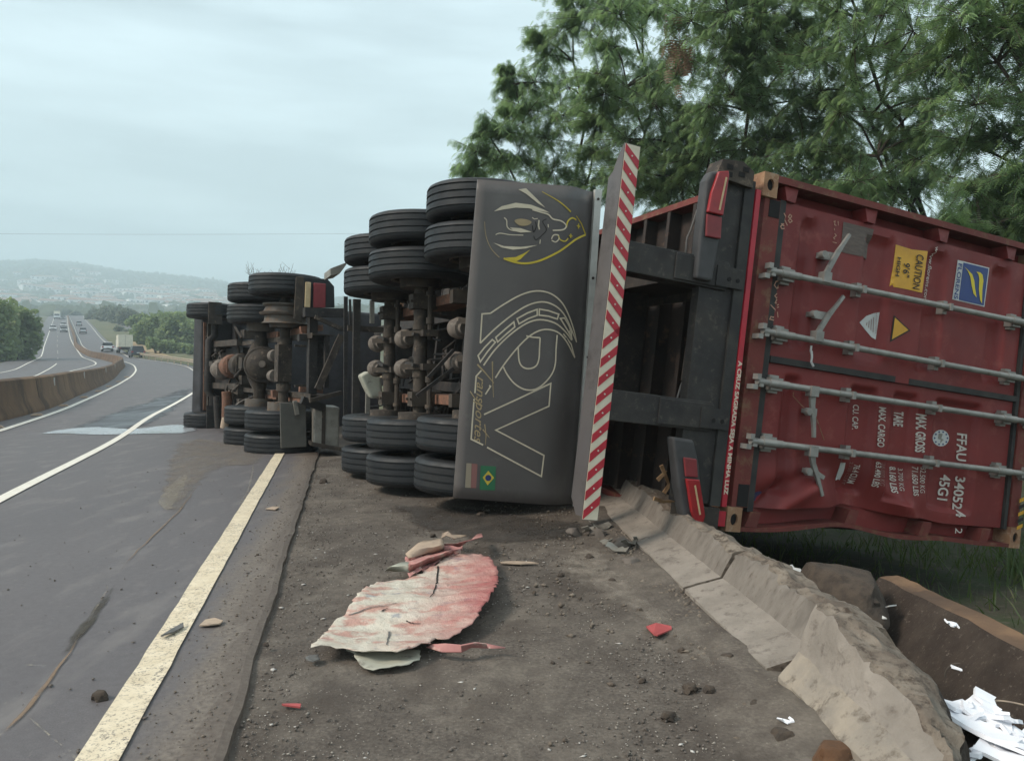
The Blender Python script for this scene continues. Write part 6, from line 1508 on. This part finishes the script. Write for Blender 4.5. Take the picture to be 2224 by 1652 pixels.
# ================================================================ VEGETATION
def make_frond(pairs=5, drop=.4, leafl=.42, leafw=.10):
    """a feathery leaf: rachis along +x drooping, thin leaflets to both sides"""
    V = []; F = []
    for i in range(pairs):
        t = (i + 1.0) / pairs; x = t; z = -drop * t * t; l = leafl * (1 - .45 * abs(t - .45)) * (1.0 if i < pairs - 1 else .8)
        for s in (-1, 1):
            dx, dz = .22 * l, -.25 * l; w = leafw / 2; b = len(V)
            V += [(x - w, 0, z), (x + w, 0, z - .01), (x + w * .7 + dx, s * l, z + dz), (x - w * .6 + dx, s * l, z + dz)]; F.append((b, b+1, b+2, b+3))
    b = len(V); V += [(0, -.012, 0), (0, .012, 0), (1, .006, -drop), (1, -.006, -drop)]; F.append((b, b+1, b+2, b+3))
    return np.array(V), np.array(F)
FROND_V, FROND_F = make_frond()
def place_units(UV, UF, pos, yaw, pitch, roll, scale):
    n = len(pos); cy, sy = np.cos(yaw), np.sin(yaw); cp, sp = np.cos(pitch), np.sin(pitch); cr, sr = np.cos(roll), np.sin(roll)
    Rm = np.empty((n, 3, 3))
    Rm[:, 0, 0] = cy*cp; Rm[:, 0, 1] = cy*sp*sr - sy*cr; Rm[:, 0, 2] = cy*sp*cr + sy*sr
    Rm[:, 1, 0] = sy*cp; Rm[:, 1, 1] = sy*sp*sr + cy*cr; Rm[:, 1, 2] = sy*sp*cr - cy*sr
    Rm[:, 2, 0] = -sp; Rm[:, 2, 1] = cp*sr; Rm[:, 2, 2] = cp*cr
    V = np.einsum('nij,kj->nki', Rm, UV) * scale[:, None, None] + pos[:, None, :]
    F = UF[None] + (np.arange(n) * len(UV))[:, None, None]
    return V.reshape(-1, 3), F.reshape(-1, UF.shape[1])
def limb(mb_, a, b, r0, r1, sag=.12, n=6, wob=.08):
    a, b = Vector(a), Vector(b); L_n = (b - a).length; pts = []
    for i in range(n + 1):
        t = i / n; p = a.lerp(b, t); p.z += sag * L_n * math.sin(math.pi * t); q = math.sin(math.pi * t) * wob * L_n
        p += Vector((nz(p.x, p.y, p.z, .9), nz(p.y, p.z, p.x, .9), nz(p.z, p.x, p.y, .9))) * q; pts.append(p)
    mb_.tube(pts, [r0 + (r1 - r0) * i / n for i in range(n + 1)], 6, caps=False); return pts
def feathery_tree(base, limbs, label, twigs=13, per=13, fl=.30, group='trees behind the container', mat='leaf'):
    """limbs: list of lists of clump centres+radius; each list hangs on one main limb"""
    base = Vector(base); root = thing('tree', base, label, 'tree', group)
    wood = MB(); P = []; YAW = []; PIT = []; SC = []
    fork = Vector((rnd.uniform(-.3, .1), rnd.uniform(-.2, .2), rnd.uniform(1.4, 2.2)))
    limb(wood, (0, 0, -.5), fork, .13, .09, 0, 5, .05)
    for clumps in limbs:
        cs = [(Vector(c) - base, r) for c, r in clumps]
        end = sum((c for c, r in cs), Vector()) / len(cs)
        far = max(cs, key=lambda q: (q[0] - fork).length)[0]
        tgt = end.lerp(far, .6)
        main = limb(wood, fork, tgt, .055, .016, .05, 10, .06)
        for c, r in cs:
            st = min(main[2:], key=lambda q: (q - c).length + .8 * max(0, q.z - c.z))
            sub = limb(wood, st, c, .026, .012, .06, 5, .08)
            for k in range(twigs):
                d = Vector((nr.randn(), nr.randn(), nr.randn() * .75 + .12)).normalized(); L_n = r * (.6 + 1.25 * nr.rand())
                s0 = c + d * r * .1 * nr.rand(); e0 = s0 + d * L_n; e0.z -= .12 * L_n
                mid = s0.lerp(e0, .5) + Vector((nr.randn(), nr.randn(), .6)) * .05 * L_n
                wood.tube([s0, mid, e0], [.008, .006, .003], 3, caps=False)
                for q in range(per):
                    t = .18 + .82 * (q + nr.rand()) / per; p = (s0.lerp(mid, t * 2) if t < .5 else mid.lerp(e0, t * 2 - 1))
                    P.append(p + Vector((nr.randn(), nr.randn(), nr.randn())) * .03); YAW.append(math.atan2(d.y, d.x) + (1 if q % 2 else -1) * (.4 + 1.1 * nr.rand())); PIT.append(.1 + .8 * nr.rand()); SC.append(fl * (.65 + .6 * nr.rand()))
    wood.build('trunk', MAT['bark'], root, smooth=True, fix=False)
    pos = np.array([tuple(p) for p in P]); n = len(pos)
    V, F = place_units(FROND_V, FROND_F, pos, np.array(YAW), np.array(PIT), nr.randn(n) * .35, np.array(SC))
    link('crown', fast_mesh('crown', V, F, MAT[mat]), root)
    return root
# clump bearings of the canopy: (px, py, radius px) by tree
def CL(lst, d0, d1=None, j=.8):
    out = []
    for (px, py, r) in lst:
        d = d0 + rnd.uniform(-j, j); out.append((at(px, py, d), r / FPX * d))
    return out
def fill_clumps(x0, x1, y0, y1, n, rmin, rmax, holes=()):
    out = []; tries = 0
    while len(out) < n and tries < 4000:
        tries += 1; x, y = rnd.uniform(x0, x1), rnd.uniform(y0, y1)
        if any((x - hx_)**2 / a_**2 + (y - hy_)**2 / b_**2 < 1 for hx_, hy_, a_, b_ in holes): continue
        if x < 1215 and y < 130 + (1215 - x) * 1.2: continue
        if any((x - q[0])**2 + (y - q[1])**2 < (.62 * (rmin + rmax) / 2)**2 for q in out): continue
        out.append((x, y, rnd.uniform(rmin, rmax)))
    return out
H_ = [(2075, 425, 40, 50), (1860, 60, 45, 30)]
t1 = [[(1012, 372, 30), (1035, 330, 40), (1078, 350, 48), (1100, 290, 45), (1062, 280, 30), (1125, 345, 50)], [(1105, 235, 30), (1112, 180, 24), (1150, 240, 48), (1160, 180, 46), (1100, 150, 16), (1185, 300, 55), (1200, 370, 60)], [(1190, 120, 50), (1225, 60, 50), (1240, 0, 50), (1235, 190, 55), (1250, -70, 55), (1220, 250, 60), (1168, 80, 22)], [(1290, 330, 60), (1300, 260, 60), (1280, 395, 60), (1330, 400, 60), (1150, 420, 60)]]
feathery_tree((1.9, 19.0, .2), [CL(l, 17.4) for l in t1], 'feathery green tree whose thin outer crown reaches over the rear board', 24, 24, .135)
t2 = [fill_clumps(1280, 1480, -130, 120, 9, 55, 75, H_), fill_clumps(1290, 1500, 100, 260, 9, 50, 70, H_), fill_clumps(1330, 1560, 240, 440, 11, 55, 70, H_), fill_clumps(1430, 1640, 330, 520, 8, 55, 75, H_)]
feathery_tree((3.9, 17.6, .4), [CL(l, 15.8, j=1.2) for l in t2], 'dense mid green tree rising behind the striped bumper', 25, 25, .13)
t3 = [fill_clumps(1500, 1760, -130, 90, 11, 60, 80, H_), fill_clumps(1540, 1760, 80, 240, 10, 55, 75, H_), fill_clumps(1600, 1860, 230, 440, 13, 55, 75, H_), fill_clumps(1640, 1900, 400, 520, 8, 50, 70, H_)]
feathery_tree((5.9, 15.6, .6), [CL(l, 14.2, j=1.2) for l in t3], 'tall green tree above the top corner of the container', 24, 24, .12)
t4 = [fill_clumps(1760, 2010, -140, 70, 10, 65, 85, H_), fill_clumps(1780, 2030, 60, 220, 9, 60, 80, H_), fill_clumps(1790, 2040, 220, 400, 11, 50, 70, H_), fill_clumps(1850, 2060, 390, 540, 8, 50, 65, H_)]
feathery_tree((7.6, 13.2, .8), [CL(l, 12.4, j=1.1) for l in t4], 'leaning tree whose bare branches show over the container roof', 20, 22, .115)
t5 = [fill_clumps(2010, 2260, -140, 60, 8, 75, 95, H_), fill_clumps(2040, 2300, 60, 260, 8, 70, 90, H_), fill_clumps(2080, 2330, 240, 430, 9, 55, 75, H_), fill_clumps(2120, 2380, 430, 640, 12, 60, 80, H_), fill_clumps(2030, 2240, 380, 540, 7, 45, 60, H_)]
feathery_tree((8.9, 10.8, .9), [CL(l, 10.6, j=.9) for l in t5], 'near dark tree overhanging the far corner of the container', 22, 23, .11)
t6 = [fill_clumps(2300, 2800, -300, 500, 12, 90, 120, ())]
feathery_tree((10.8, 9.0, 1.0), [CL(l, 9.8, j=.8) for l in t6], 'tree at the edge of the view beyond the ditch', 11, 11, .32)
# withered pods hanging in the crown
for i, (px, py) in enumerate([(1468, 95), (1480, 120), (1600, 70), (1690, 60)]):
    n = 26; c = at(px, py, 13.6); pos = np.array([tuple(c + Vector((rnd.gauss(0, .14), rnd.gauss(0, .14), rnd.gauss(0, .25)))) for _ in range(n)])
    V, F = place_units(FROND_V, FROND_F, pos, nr.rand(n) * 6.3, 1.1 + .4 * nr.rand(n), nr.randn(n) * .4, .16 + .1 * nr.rand(n))
    link('withered_leaves', fast_mesh('withered_leaves', V, F, MAT['leaf_dry']), label='bunch of withered brown leaves hanging in the green crown', cat='dry leaves', group='withered leaf bunches')
# bare twigs beyond the lorry
tw = MB(); c = at(588, 640, 24)
for k in range(16):
    a = Vector((rnd.gauss(0, .25), rnd.gauss(0, .2), 0)); b = a * 1.6 + Vector((rnd.gauss(0, .2), 0, .5 + .5 * rnd.random())); tw.tube([a, a.lerp(b, .5) + Vector((rnd.gauss(0, .08), 0, 0)), b], [.012, .009, .004], 4, caps=False)
    for q in range(3): s = a.lerp(b, .5 + .15 * q); tw.tube([s, s + Vector((rnd.gauss(0, .2), 0, .2 + .15 * rnd.random()))], [.006, .003], 3, caps=False)
tw.tube([(0, 0, -2.9), (0, 0, .1)], [.05, .03], 6)
link('bare_shrub', tw.mesh('bare_shrub', MAT['bark']), None, Matrix.Translation(c), 'bare twiggy shrub top showing above the lorry wheels', 'shrub')

# broad far trees: leaf faces through the crown
def far_tree(name, base, blobs, n, size, mat, label, group):
    kd = 'bush' if name == 'b' else 'tree'; root = thing(kd, base, label, kd, group); base = Vector(base); w = MB(); zc = min(Vector(b[0]).z - b[1] for b in blobs)
    for c, r in blobs[:4]: limb(w, (0, 0, -1), Vector(c) - base, .25, .08, .05, 4, .05)
    w.build('trunk', MAT['bark'], root, fix=False)
    P = []; tot = sum(r**2 for c, r in blobs)
    for c, r in blobs:
        m = int(n * r * r / tot); d = nr.randn(m, 3); d /= np.linalg.norm(d, axis=1)[:, None]
        rad = r * (.55 + .5 * nr.rand(m, 1)); k = 1 + .22 * np.sin(d[:, :1] * 5 + d[:, 1:2] * 4 + c[0])
        P.append(np.array(tuple(Vector(c) - base)) + d * rad * k * np.array([1, 1, .85]))
    pos = np.concatenate(P); n = len(pos)
    U = np.array([(0, -.5, 0), (.55, -.28, -.1), (.62, .3, -.14), (0, .5, 0), (-.5, .2, -.05), (-.45, -.3, -.05)]); UF = np.array([(0, 1, 2, 3), (0, 3, 4, 5)])
    V, F = place_units(U, UF, pos, nr.rand(n) * 6.3, nr.randn(n) * .7, nr.randn(n) * .7, size * (.5 + nr.rand(n)))
    link('crown', fast_mesh('crown', V, F, MAT[mat]), root); return root
def blobs_px(lst, d): return [(at(px, py, d + rnd.uniform(-1, 1) * r / FPX * d * .5), r / FPX * d) for px, py, r in lst]
def gbase(px, d): y = d; return Vector((pxy(px, y), y, zr(y) - .3))
GF = 'trees along the far side of the bend'
far_tree('t', gbase(30, 104), blobs_px([(28, 720, 42), (60, 735, 28), (45, 690, 30), (10, 690, 38), (70, 705, 20), (40, 760, 30)], 104), 5200, .40, 'leaf_far', 'bushy green roadside tree beside the oncoming carriageway', GF)
far_tree('t', gbase(-40, 98), blobs_px([(-40, 700, 55), (-5, 670, 34), (-20, 750, 50), (-80, 720, 50), (5, 765, 28)], 98), 4200, .40, 'leaf_far', 'taller bushy tree cut by the edge of the view beside the oncoming lanes', GF)
far_tree('t', gbase(320, 152), blobs_px([(318, 712, 24), (338, 700, 22), (305, 730, 18), (330, 740, 22), (345, 725, 22)], 152), 2600, .45, 'leaf_far', 'rounded green tree standing behind the tan guard rail', GF)
far_tree('t', gbase(385, 146), blobs_px([(372, 702, 26), (395, 700, 26), (415, 712, 24), (360, 725, 24), (390, 738, 26), (425, 735, 28), (440, 705, 24)], 146), 3600, .45, 'leaf_far', 'wide green tree behind the guard rail next to the lorry front', GF)
far_tree('t', gbase(345, 125), blobs_px([(330, 745, 14), (352, 750, 13), (372, 752, 14), (395, 756, 13), (415, 758, 13)], 125), 1900, .38, 'leaf_far', 'low green scrub along the foot of the trees behind the guard rail', GF)
far_tree('t', gbase(305, 165), blobs_px([(300, 722, 15), (318, 735, 14), (290, 735, 11), (310, 748, 12), (330, 752, 12)], 165), 1900, .42, 'leaf_far', 'green tree on the verge above the cream box truck', GF)
far_tree('t', gbase(425, 160), blobs_px([(410, 690, 18), (432, 694, 20), (380, 690, 16), (350, 688, 14)], 160), 1900, .45, 'leaf_far', 'taller green crown rising behind the wide tree by the lorry front', GF)
far_tree('t', gbase(300, 190), blobs_px([(296, 695, 14), (310, 690, 12), (285, 700, 12)], 190), 900, .5, 'leaf_far', 'small green tree between the grey trees and the guard rail', GF)
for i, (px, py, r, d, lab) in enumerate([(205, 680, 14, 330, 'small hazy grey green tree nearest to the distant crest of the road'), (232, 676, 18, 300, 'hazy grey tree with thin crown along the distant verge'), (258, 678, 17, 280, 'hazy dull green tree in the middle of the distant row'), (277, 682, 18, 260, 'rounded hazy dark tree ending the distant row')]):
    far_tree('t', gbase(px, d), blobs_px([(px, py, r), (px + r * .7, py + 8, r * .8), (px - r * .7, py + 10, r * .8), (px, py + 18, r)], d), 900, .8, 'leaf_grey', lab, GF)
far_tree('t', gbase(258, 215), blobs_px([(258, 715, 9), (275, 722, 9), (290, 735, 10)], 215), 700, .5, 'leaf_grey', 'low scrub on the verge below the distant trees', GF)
for i, (x, y, r, lab) in enumerate([(7.5, 17.5, 1.3, 'low leafy bush under the trees, nearest to the container front'), (10.2, 15.0, 1.4, 'low leafy bush under the trees behind the container side'), (12.6, 12.0, 1.5, 'low leafy bush at the far side of the ditch'), (14.5, 17.5, 1.9, 'large dark bush deep behind the trees'), (13.5, 8.0, 1.3, 'low bush beyond the ditch near the edge of the view'), (4.2, 22.5, 1.6, 'bush behind the trunk of the outermost tree')]):
    b = Vector((x, y, ground_z(x, y))); far_tree('b', b, [(b + Vector((rnd.gauss(0, r * .6), rnd.gauss(0, r * .5), r * (.5 + .5 * rnd.random()))), r * .8) for _ in range(5)], 2600, .13, 'leaf_far', lab, 'bushes under the trees')
# grass in the ditch
gv = []; gfc = []; k = 0
for i in range(15000):
    y = 2.2 + 9.5 * nr.rand(); x = xtoe(y) + .75 + 6.2 * nr.rand() ** .9
    if nr.rand() > .45 + .8 * nz(x, y, 2, 1.4): continue
    z = ground_z(x, y); h = (.05 + .13 * nr.rand()) * (1.3 if x > 3.4 else 1); a = nr.rand() * 6.28; w = .004 + .004 * nr.rand(); lx, ly = nr.randn(2) * h * .5
    c, s = math.cos(a) * w, math.sin(a) * w
    gv += [(x - c, y - s, z - .01), (x + c, y + s, z - .01), (x + lx * .5 + c * .7, y + ly * .5 + s * .7, z + h * .6), (x + lx * .5 - c * .7, y + ly * .5 - s * .7, z + h * .6), (x + lx, y + ly, z + h)]
    gfc += [(k, k+1, k+2), (k, k+2, k+3), (k+3, k+2, k+4)]; k += 5
link('grass', fast_mesh('grass', np.array(gv), np.array(gfc), MAT['grass']), kind='stuff')
# tall blades by the container corner
for i, (px, py) in enumerate([(2208, 1160), (2216, 1130), (2222, 1190), (2212, 1200)]):
    d = 6.4 + .2 * i; c = at(px, py, d); gz = ground_z(c.x, c.y); m = MB()
    for q in range(9):
        a = Vector((c.x + rnd.gauss(0, .05), c.y + rnd.gauss(0, .05), gz)); e = a + Vector((rnd.gauss(.02, .14), rnd.gauss(0, .1), (c.z - gz) * rnd.uniform(.7, 1.25)))
        m.ribbon([a, a.lerp(e, .5) + Vector((0, 0, .08)), e], .018, (0, -1, 0), w1=.003)
    m.build('grass_tuft', MAT['grass'], None, fix=False, label='tuft of tall green blades beside the hanging container corner', cat='grass tuft', group='tall grass by the container')
MB().tube(smooth_pts([tuple(at(*p, 2.6)) for p in ((2140, 1526), (2165, 1521), (2195, 1524), (2222, 1530))], False), .004, 5).build('twig', MAT['tan'], None, label='thin pale twig on the dark slab above the white heap', cat='twig')
MB().tube(smooth_pts([tuple(at(*p, 2.75)) for p in ((2052, 1470), (2055, 1455), (2068, 1442), (2085, 1440))], False), .003, 5).build('twig', MAT['bark'], None, label='bent dark twig leaning on the broken block and slab', cat='twig')

# ================================================================ TRAFFIC
wheel_car = MB().lathe([(0, -.09), (.2, -.10), (.30, -.10), (.33, -.07), (.33, .07), (.30, .10), (.2, .10), (0, .09)], 16).mesh('wheel', MAT['rubber'], smooth=40, fix=True)
def vehicle(px, y, kind, paint, label, cat, away, group, lane=None):
    x = pxy(px, y); dx = lane; z = zr(y) + lift(y, .006)
    yaw = math.atan2(1, dx) + (0 if away else math.pi)     # local +x is the vehicle's forward
    root = thing(kind, Matrix.Translation((x, y, z)) @ Matrix.Rotation(yaw, 4, 'Z'), label, cat, group)
    if kind in ('car', 'suv'):
        L, W, H = (4.2, 1.74, 1.48) if kind == 'car' else (4.4, 1.82, 1.66); b = .30 if kind == 'car' else .36; sh = .88 if kind == 'car' else 1.0
        side = [(-L/2, b + .1), (-L/2 + .05, sh - .05), (-L/2 + .15, sh), (L/2 - 1.15, sh + .03), (L/2 - .15, sh - .18), (L/2, b + .25), (L/2 - .05, b), (-L/2 + .08, b - .02)]
        m = MB().prism([(px_, -W/2, pz) for px_, pz in side], (0, W, 0)); o = m.build('body', paint, root); bevel(o, .09, 3, 25)
        cab_ = [(-L/2 + .12, sh - .02), (-L/2 + .42, H - .06), (-L/2 + .75, H), (.35, H), (.75, H - .08), (L/2 - 1.05, sh)]
        vs = [(px_, s * (W/2 - .06 - (.16 if pz > sh + .1 else 0)), pz) for s in (-1, 1) for px_, pz in cab_]; n = len(cab_)
        g = MB().add(vs, [tuple(range(n)), tuple(range(2*n - 1, n - 1, -1))] + [(i, n + i, n + (i+1) % n, (i+1) % n) for i in range(n)]).build('cabin_glass', MAT['glass'], root); bevel(g, .04, 2, 25)
        rf = MB().add([(-L/2 + .40, -W/2 + .24, H - .03), (.72, -W/2 + .24, H - .04), (.72, W/2 - .24, H - .04), (-L/2 + .40, W/2 - .24, H - .03), (-L/2 + .55, -W/2 + .27, H + .025), (.5, -W/2 + .27, H + .03), (.5, W/2 - .27, H + .03), (-L/2 + .55, W/2 - .27, H + .025)], [(0, 1, 5, 4), (1, 2, 6, 5), (2, 3, 7, 6), (3, 0, 4, 7), (4, 5, 6, 7)]).build('roof', paint, root)
        for s in (-1, 1):
            MB().box(-L/2 - .02, -L/2 + .12, s * W/2 - .02 - (.22 if s > 0 else 0), s * W/2 + .02 + (.22 if s < 0 else 0), sh - .32, sh - .08).build('tail_light', MAT['lens'], root)
            MB().box(L/2 - .22, L/2 + .01, s * (W/2 - .2) - .17, s * (W/2 - .2) + .17, sh - .36, sh - .22).build('headlight', MAT['headlamp'], root)
            for xx in (-L/2 + .78, L/2 - .85): link('wheel', wheel_car, root, Matrix.Translation((xx, s * (W/2 - .12), .32)))
        MB().box(-L/2 - .025, -L/2 + .02, -.22, .22, sh - .40, sh - .27).build('number_plate', MAT['plate_white'], root)
        MB().box(L/2 - .04, L/2 + .015, -.5, .5, b + .1, b + .3).build('grille', MAT['gasket'], root)
        MB().box(-L/2 - .03, -L/2 + .1, -W/2 + .08, W/2 - .08, b, b + .14).build('rear_bumper', MAT['gasket'], root)
    else:
        L, W, H = (6.0, 2.1, 2.9) if kind == 'box_truck' else (7.5, 2.4, 3.5)
        MB().box(-L/2, L/2 - 1.9, -W/2, W/2, .95, H).build('cargo_box', MAT['cargo'], root)
        MB().box(-L/2, L/2 - .3, -W/2 + .4, W/2 - .4, .6, .95).build('chassis', MAT['underdark'], root)
        c = MB().prism([(L/2 - 1.8, -W/2 + .05, .55), (L/2, -W/2 + .05, .55), (L/2 + .02, -W/2 + .05, 1.35), (L/2 - .35, -W/2 + .05, 2.25), (L/2 - 1.8, -W/2 + .05, 2.3)], (0, W - .1, 0)).build('cab', MAT['car_white'], root); bevel(c, .07, 2)
        MB().add([(L/2 + .025, -W/2 + .2, 1.40), (L/2 + .025, W/2 - .2, 1.40), (L/2 - .30, W/2 - .25, 2.15), (L/2 - .30, -W/2 + .25, 2.15)], [(0, 1, 2, 3)]).build('windscreen', MAT['glass'], c)
        MB().box(-L/2 - .03, -L/2 - .005, -.012, .012, 1.0, H - .05).build('door_seam', MAT['underdark'], root)
        for s in (-1, 1):
            MB().box(-L/2 - .03, -L/2 + .02, s * (W/2 - .25) - .12, s * (W/2 - .25) + .12, .70, .86).build('tail_light', MAT['lens'], root)
            MB().box(L/2 - .05, L/2 + .04, s * (W/2 - .35) - .15, s * (W/2 - .35) + .15, .75, .95).build('headlight', MAT['headlamp'], root)
            for xx in (-L/2 + 1.2, L/2 - .9): link('wheel', wheel_car, root, Matrix.Translation((xx, s * (W/2 - .2), .42)) @ Matrix.Scale(1.28, 4))
    return root
def slope(f, y): return (f(y + 2) - f(y - 2)) / 4
GA, GO_ = 'vehicles driving away', 'oncoming vehicles'
vehicle(233, 131, 'car', MAT['car_white'], 'white car driving away just beyond the end of the median barrier', 'car', True, GA, slope(right_line, 131))
vehicle(270, 126, 'box_truck', MAT['car_white'], 'small box truck with cream cargo body ahead of the dark suv', 'box truck', True, GA, slope(right_line, 126))
vehicle(297, 113, 'suv', MAT['car_dark'], 'dark blue suv driving away next to the cream box truck', 'suv', True, GA, slope(right_line, 113))
vehicle(181, 205, 'car', MAT['car_silver'], 'silver car climbing the far straight, nearer of the two', 'car', True, GA, slope(left_line, 205))
vehicle(172.5, 255, 'car', MAT['car_silver'], 'pale car climbing the far straight, smaller and further up', 'car', True, GA, slope(left_line, 255))
vehicle(116, 222, 'car', MAT['car_white'], 'white oncoming car in the outer lane', 'car', False, GO_, slope(opp_mid, 222))
vehicle(138.5, 245, 'car', MAT['car_white'], 'white oncoming car in the inner lane, the further one', 'car', False, GO_, slope(opp_mid, 245))
vehicle(139.5, 212, 'car', MAT['car_silver'], 'silver oncoming car in the inner lane, the nearest one', 'car', False, GO_, slope(opp_mid, 212))
vehicle(125, 330, 'lorry', MAT['car_white'], 'pale oncoming lorry far up near the crest', 'lorry', False, GO_, slope(opp_mid, 330))
vehicle(138, 330, 'car', MAT['car_silver'], 'tiny oncoming car beside the far pale lorry', 'car', False, GO_, slope(opp_mid, 330))

# ================================================================ THE TOWN ON THE HILLSIDE
def house_mesh(w, d, h, roof):
    wl_ = MB().box(-w/2, w/2, -d/2, d/2, -8, h); return wl_.mesh('wall', MAT['house_w'], fix=True)
hw = [house_mesh(w, d, h, 0) for w, d, h in ((11, 10, 5), (16, 12, 7), (24, 14, 9), (40, 18, 8))]
hr = [MB().add([(-w/2 - .5, -d/2 - .5, h), (w/2 + .5, -d/2 - .5, h), (w/2 + .5, d/2 + .5, h), (-w/2 - .5, d/2 + .5, h), (-w/2 + w*.15, 0, h + 2.6), (w/2 - w*.15, 0, h + 2.6)], [(0, 1, 5, 4), (1, 2, 5), (2, 3, 4, 5), (3, 0, 4), (3, 2, 1, 0)]).mesh('roof', MAT['house_r'], fix=True) for w, d, h in ((11, 10, 5), (16, 12, 7), (24, 14, 9), (40, 18, 8))]
hwin = [MB().box(-1.2, 1.2, -d/2 - .06, -d/2 - .02, h - 3.2, h - 1.4).mesh('window', MAT['window'], fix=True) for w, d, h in ((11, 10, 5), (16, 12, 7), (24, 14, 9), (40, 18, 8))]
town = []
tries = 0
while len(town) < 210 and tries < 20000:
    tries += 1
    px = rnd.uniform(-60, 720); y = 760 + 800 * rnd.random() ** 1.1; xr = (px - CX) / FPX
    dens = .25 + .75 * math.exp(-((px - 360) / 190) ** 2); t = (y - 430) / 1600
    dens *= math.exp(-((t - .36) / .24) ** 2) + .35 * math.exp(-((px - 130) / 60) ** 2 - ((t - .28) / .10) ** 2)
    if nz(px / 60, y / 130, 3) < -.12: dens *= .15
    if rnd.random() > dens: continue
    X = xr * y
    if any(abs(X - q[0]) < 14 and abs(y - q[1]) < 16 for q in town): continue
    town.append((X, y))
for i, (X, y) in enumerate(town):
    k = rnd.choice((0, 0, 0, 1, 1, 2, 2, 3) if i % 9 else (3, 3, 2)); sc = rnd.uniform(.8, 1.2)
    root = thing('house', Matrix.Translation((X, y, hill_z(X, y) - 1)) @ Matrix.Rotation(rnd.uniform(-.5, .5) + .45, 4, 'Z') @ Matrix.Scale(sc, 4), 'pale hazy house on the distant hillside town', 'house', 'houses on the distant hill')
    link('wall', hw[k], root)
    if rnd.random() < .65: link('roof', hr[k], root)
    for q in range((2, 3, 4, 6)[k]):
        wd = (11, 16, 24, 40)[k]; link('window', hwin[k], root, Matrix.Translation((-wd/2 + wd * (q + .5) / (2, 3, 4, 6)[k], 0, 0)))
# wooded patches on the hill
far_pos = []
def wood_mass(n):
    P = []
    while len(P) < n:
        y = 440 + 1500 * rnd.random(); xr = rnd.uniform(-.75, .05); X = xr * y
        if nz(X / 110, y / 110, 7) + .15 * rnd.random() < .02 and y < 1300: continue
        P.append((X, y, hill_z(X, y) + rnd.uniform(0, 4)))
    return np.array(P)
pos = wood_mass(14000); n = len(pos)
U = np.array([(0, -.5, 0), (.55, -.28, -.1), (.62, .3, -.14), (0, .5, 0), (-.5, .2, -.05), (-.45, -.3, -.05)]); UF = np.array([(0, 1, 2, 3), (0, 3, 4, 5)])
V, F = place_units(U, UF, pos, nr.rand(n) * 6.3, nr.randn(n) * .8, nr.randn(n) * .8, 7 + 7 * nr.rand(n))
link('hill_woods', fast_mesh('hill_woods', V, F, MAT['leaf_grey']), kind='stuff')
# thin cable crossing the sky on the left
cab_pts = [at(-300 + i * 58, 505 + 3 * math.sin(i / 20 * math.pi) + i * .1, 70) for i in range(21)]
MB().tube(cab_pts, .007, 5).build('overhead_cable', MAT['gasket'], None, label='thin overhead cable crossing the sky above the far road', cat='cable')

# ================================================================ HAZE
hm = bpy.data.materials.new('haze'); hm.use_nodes = True; hn = hm.node_tree.nodes; hl = hm.node_tree.links; hn.clear()
ho = hn.new('ShaderNodeOutputMaterial'); hv = hn.new('ShaderNodeVolumePrincipled'); hv.inputs['Color'].default_value = (.76, .90, .97, 1); hv.inputs['Density'].default_value = .00085
hv.inputs['Anisotropy'].default_value = 0.0
hl.new(hv.outputs[0], ho.inputs['Volume'])
MB().box(-2400, 600, -45, 2300, -14, 345).build('haze', hm, None, kind='stuff')
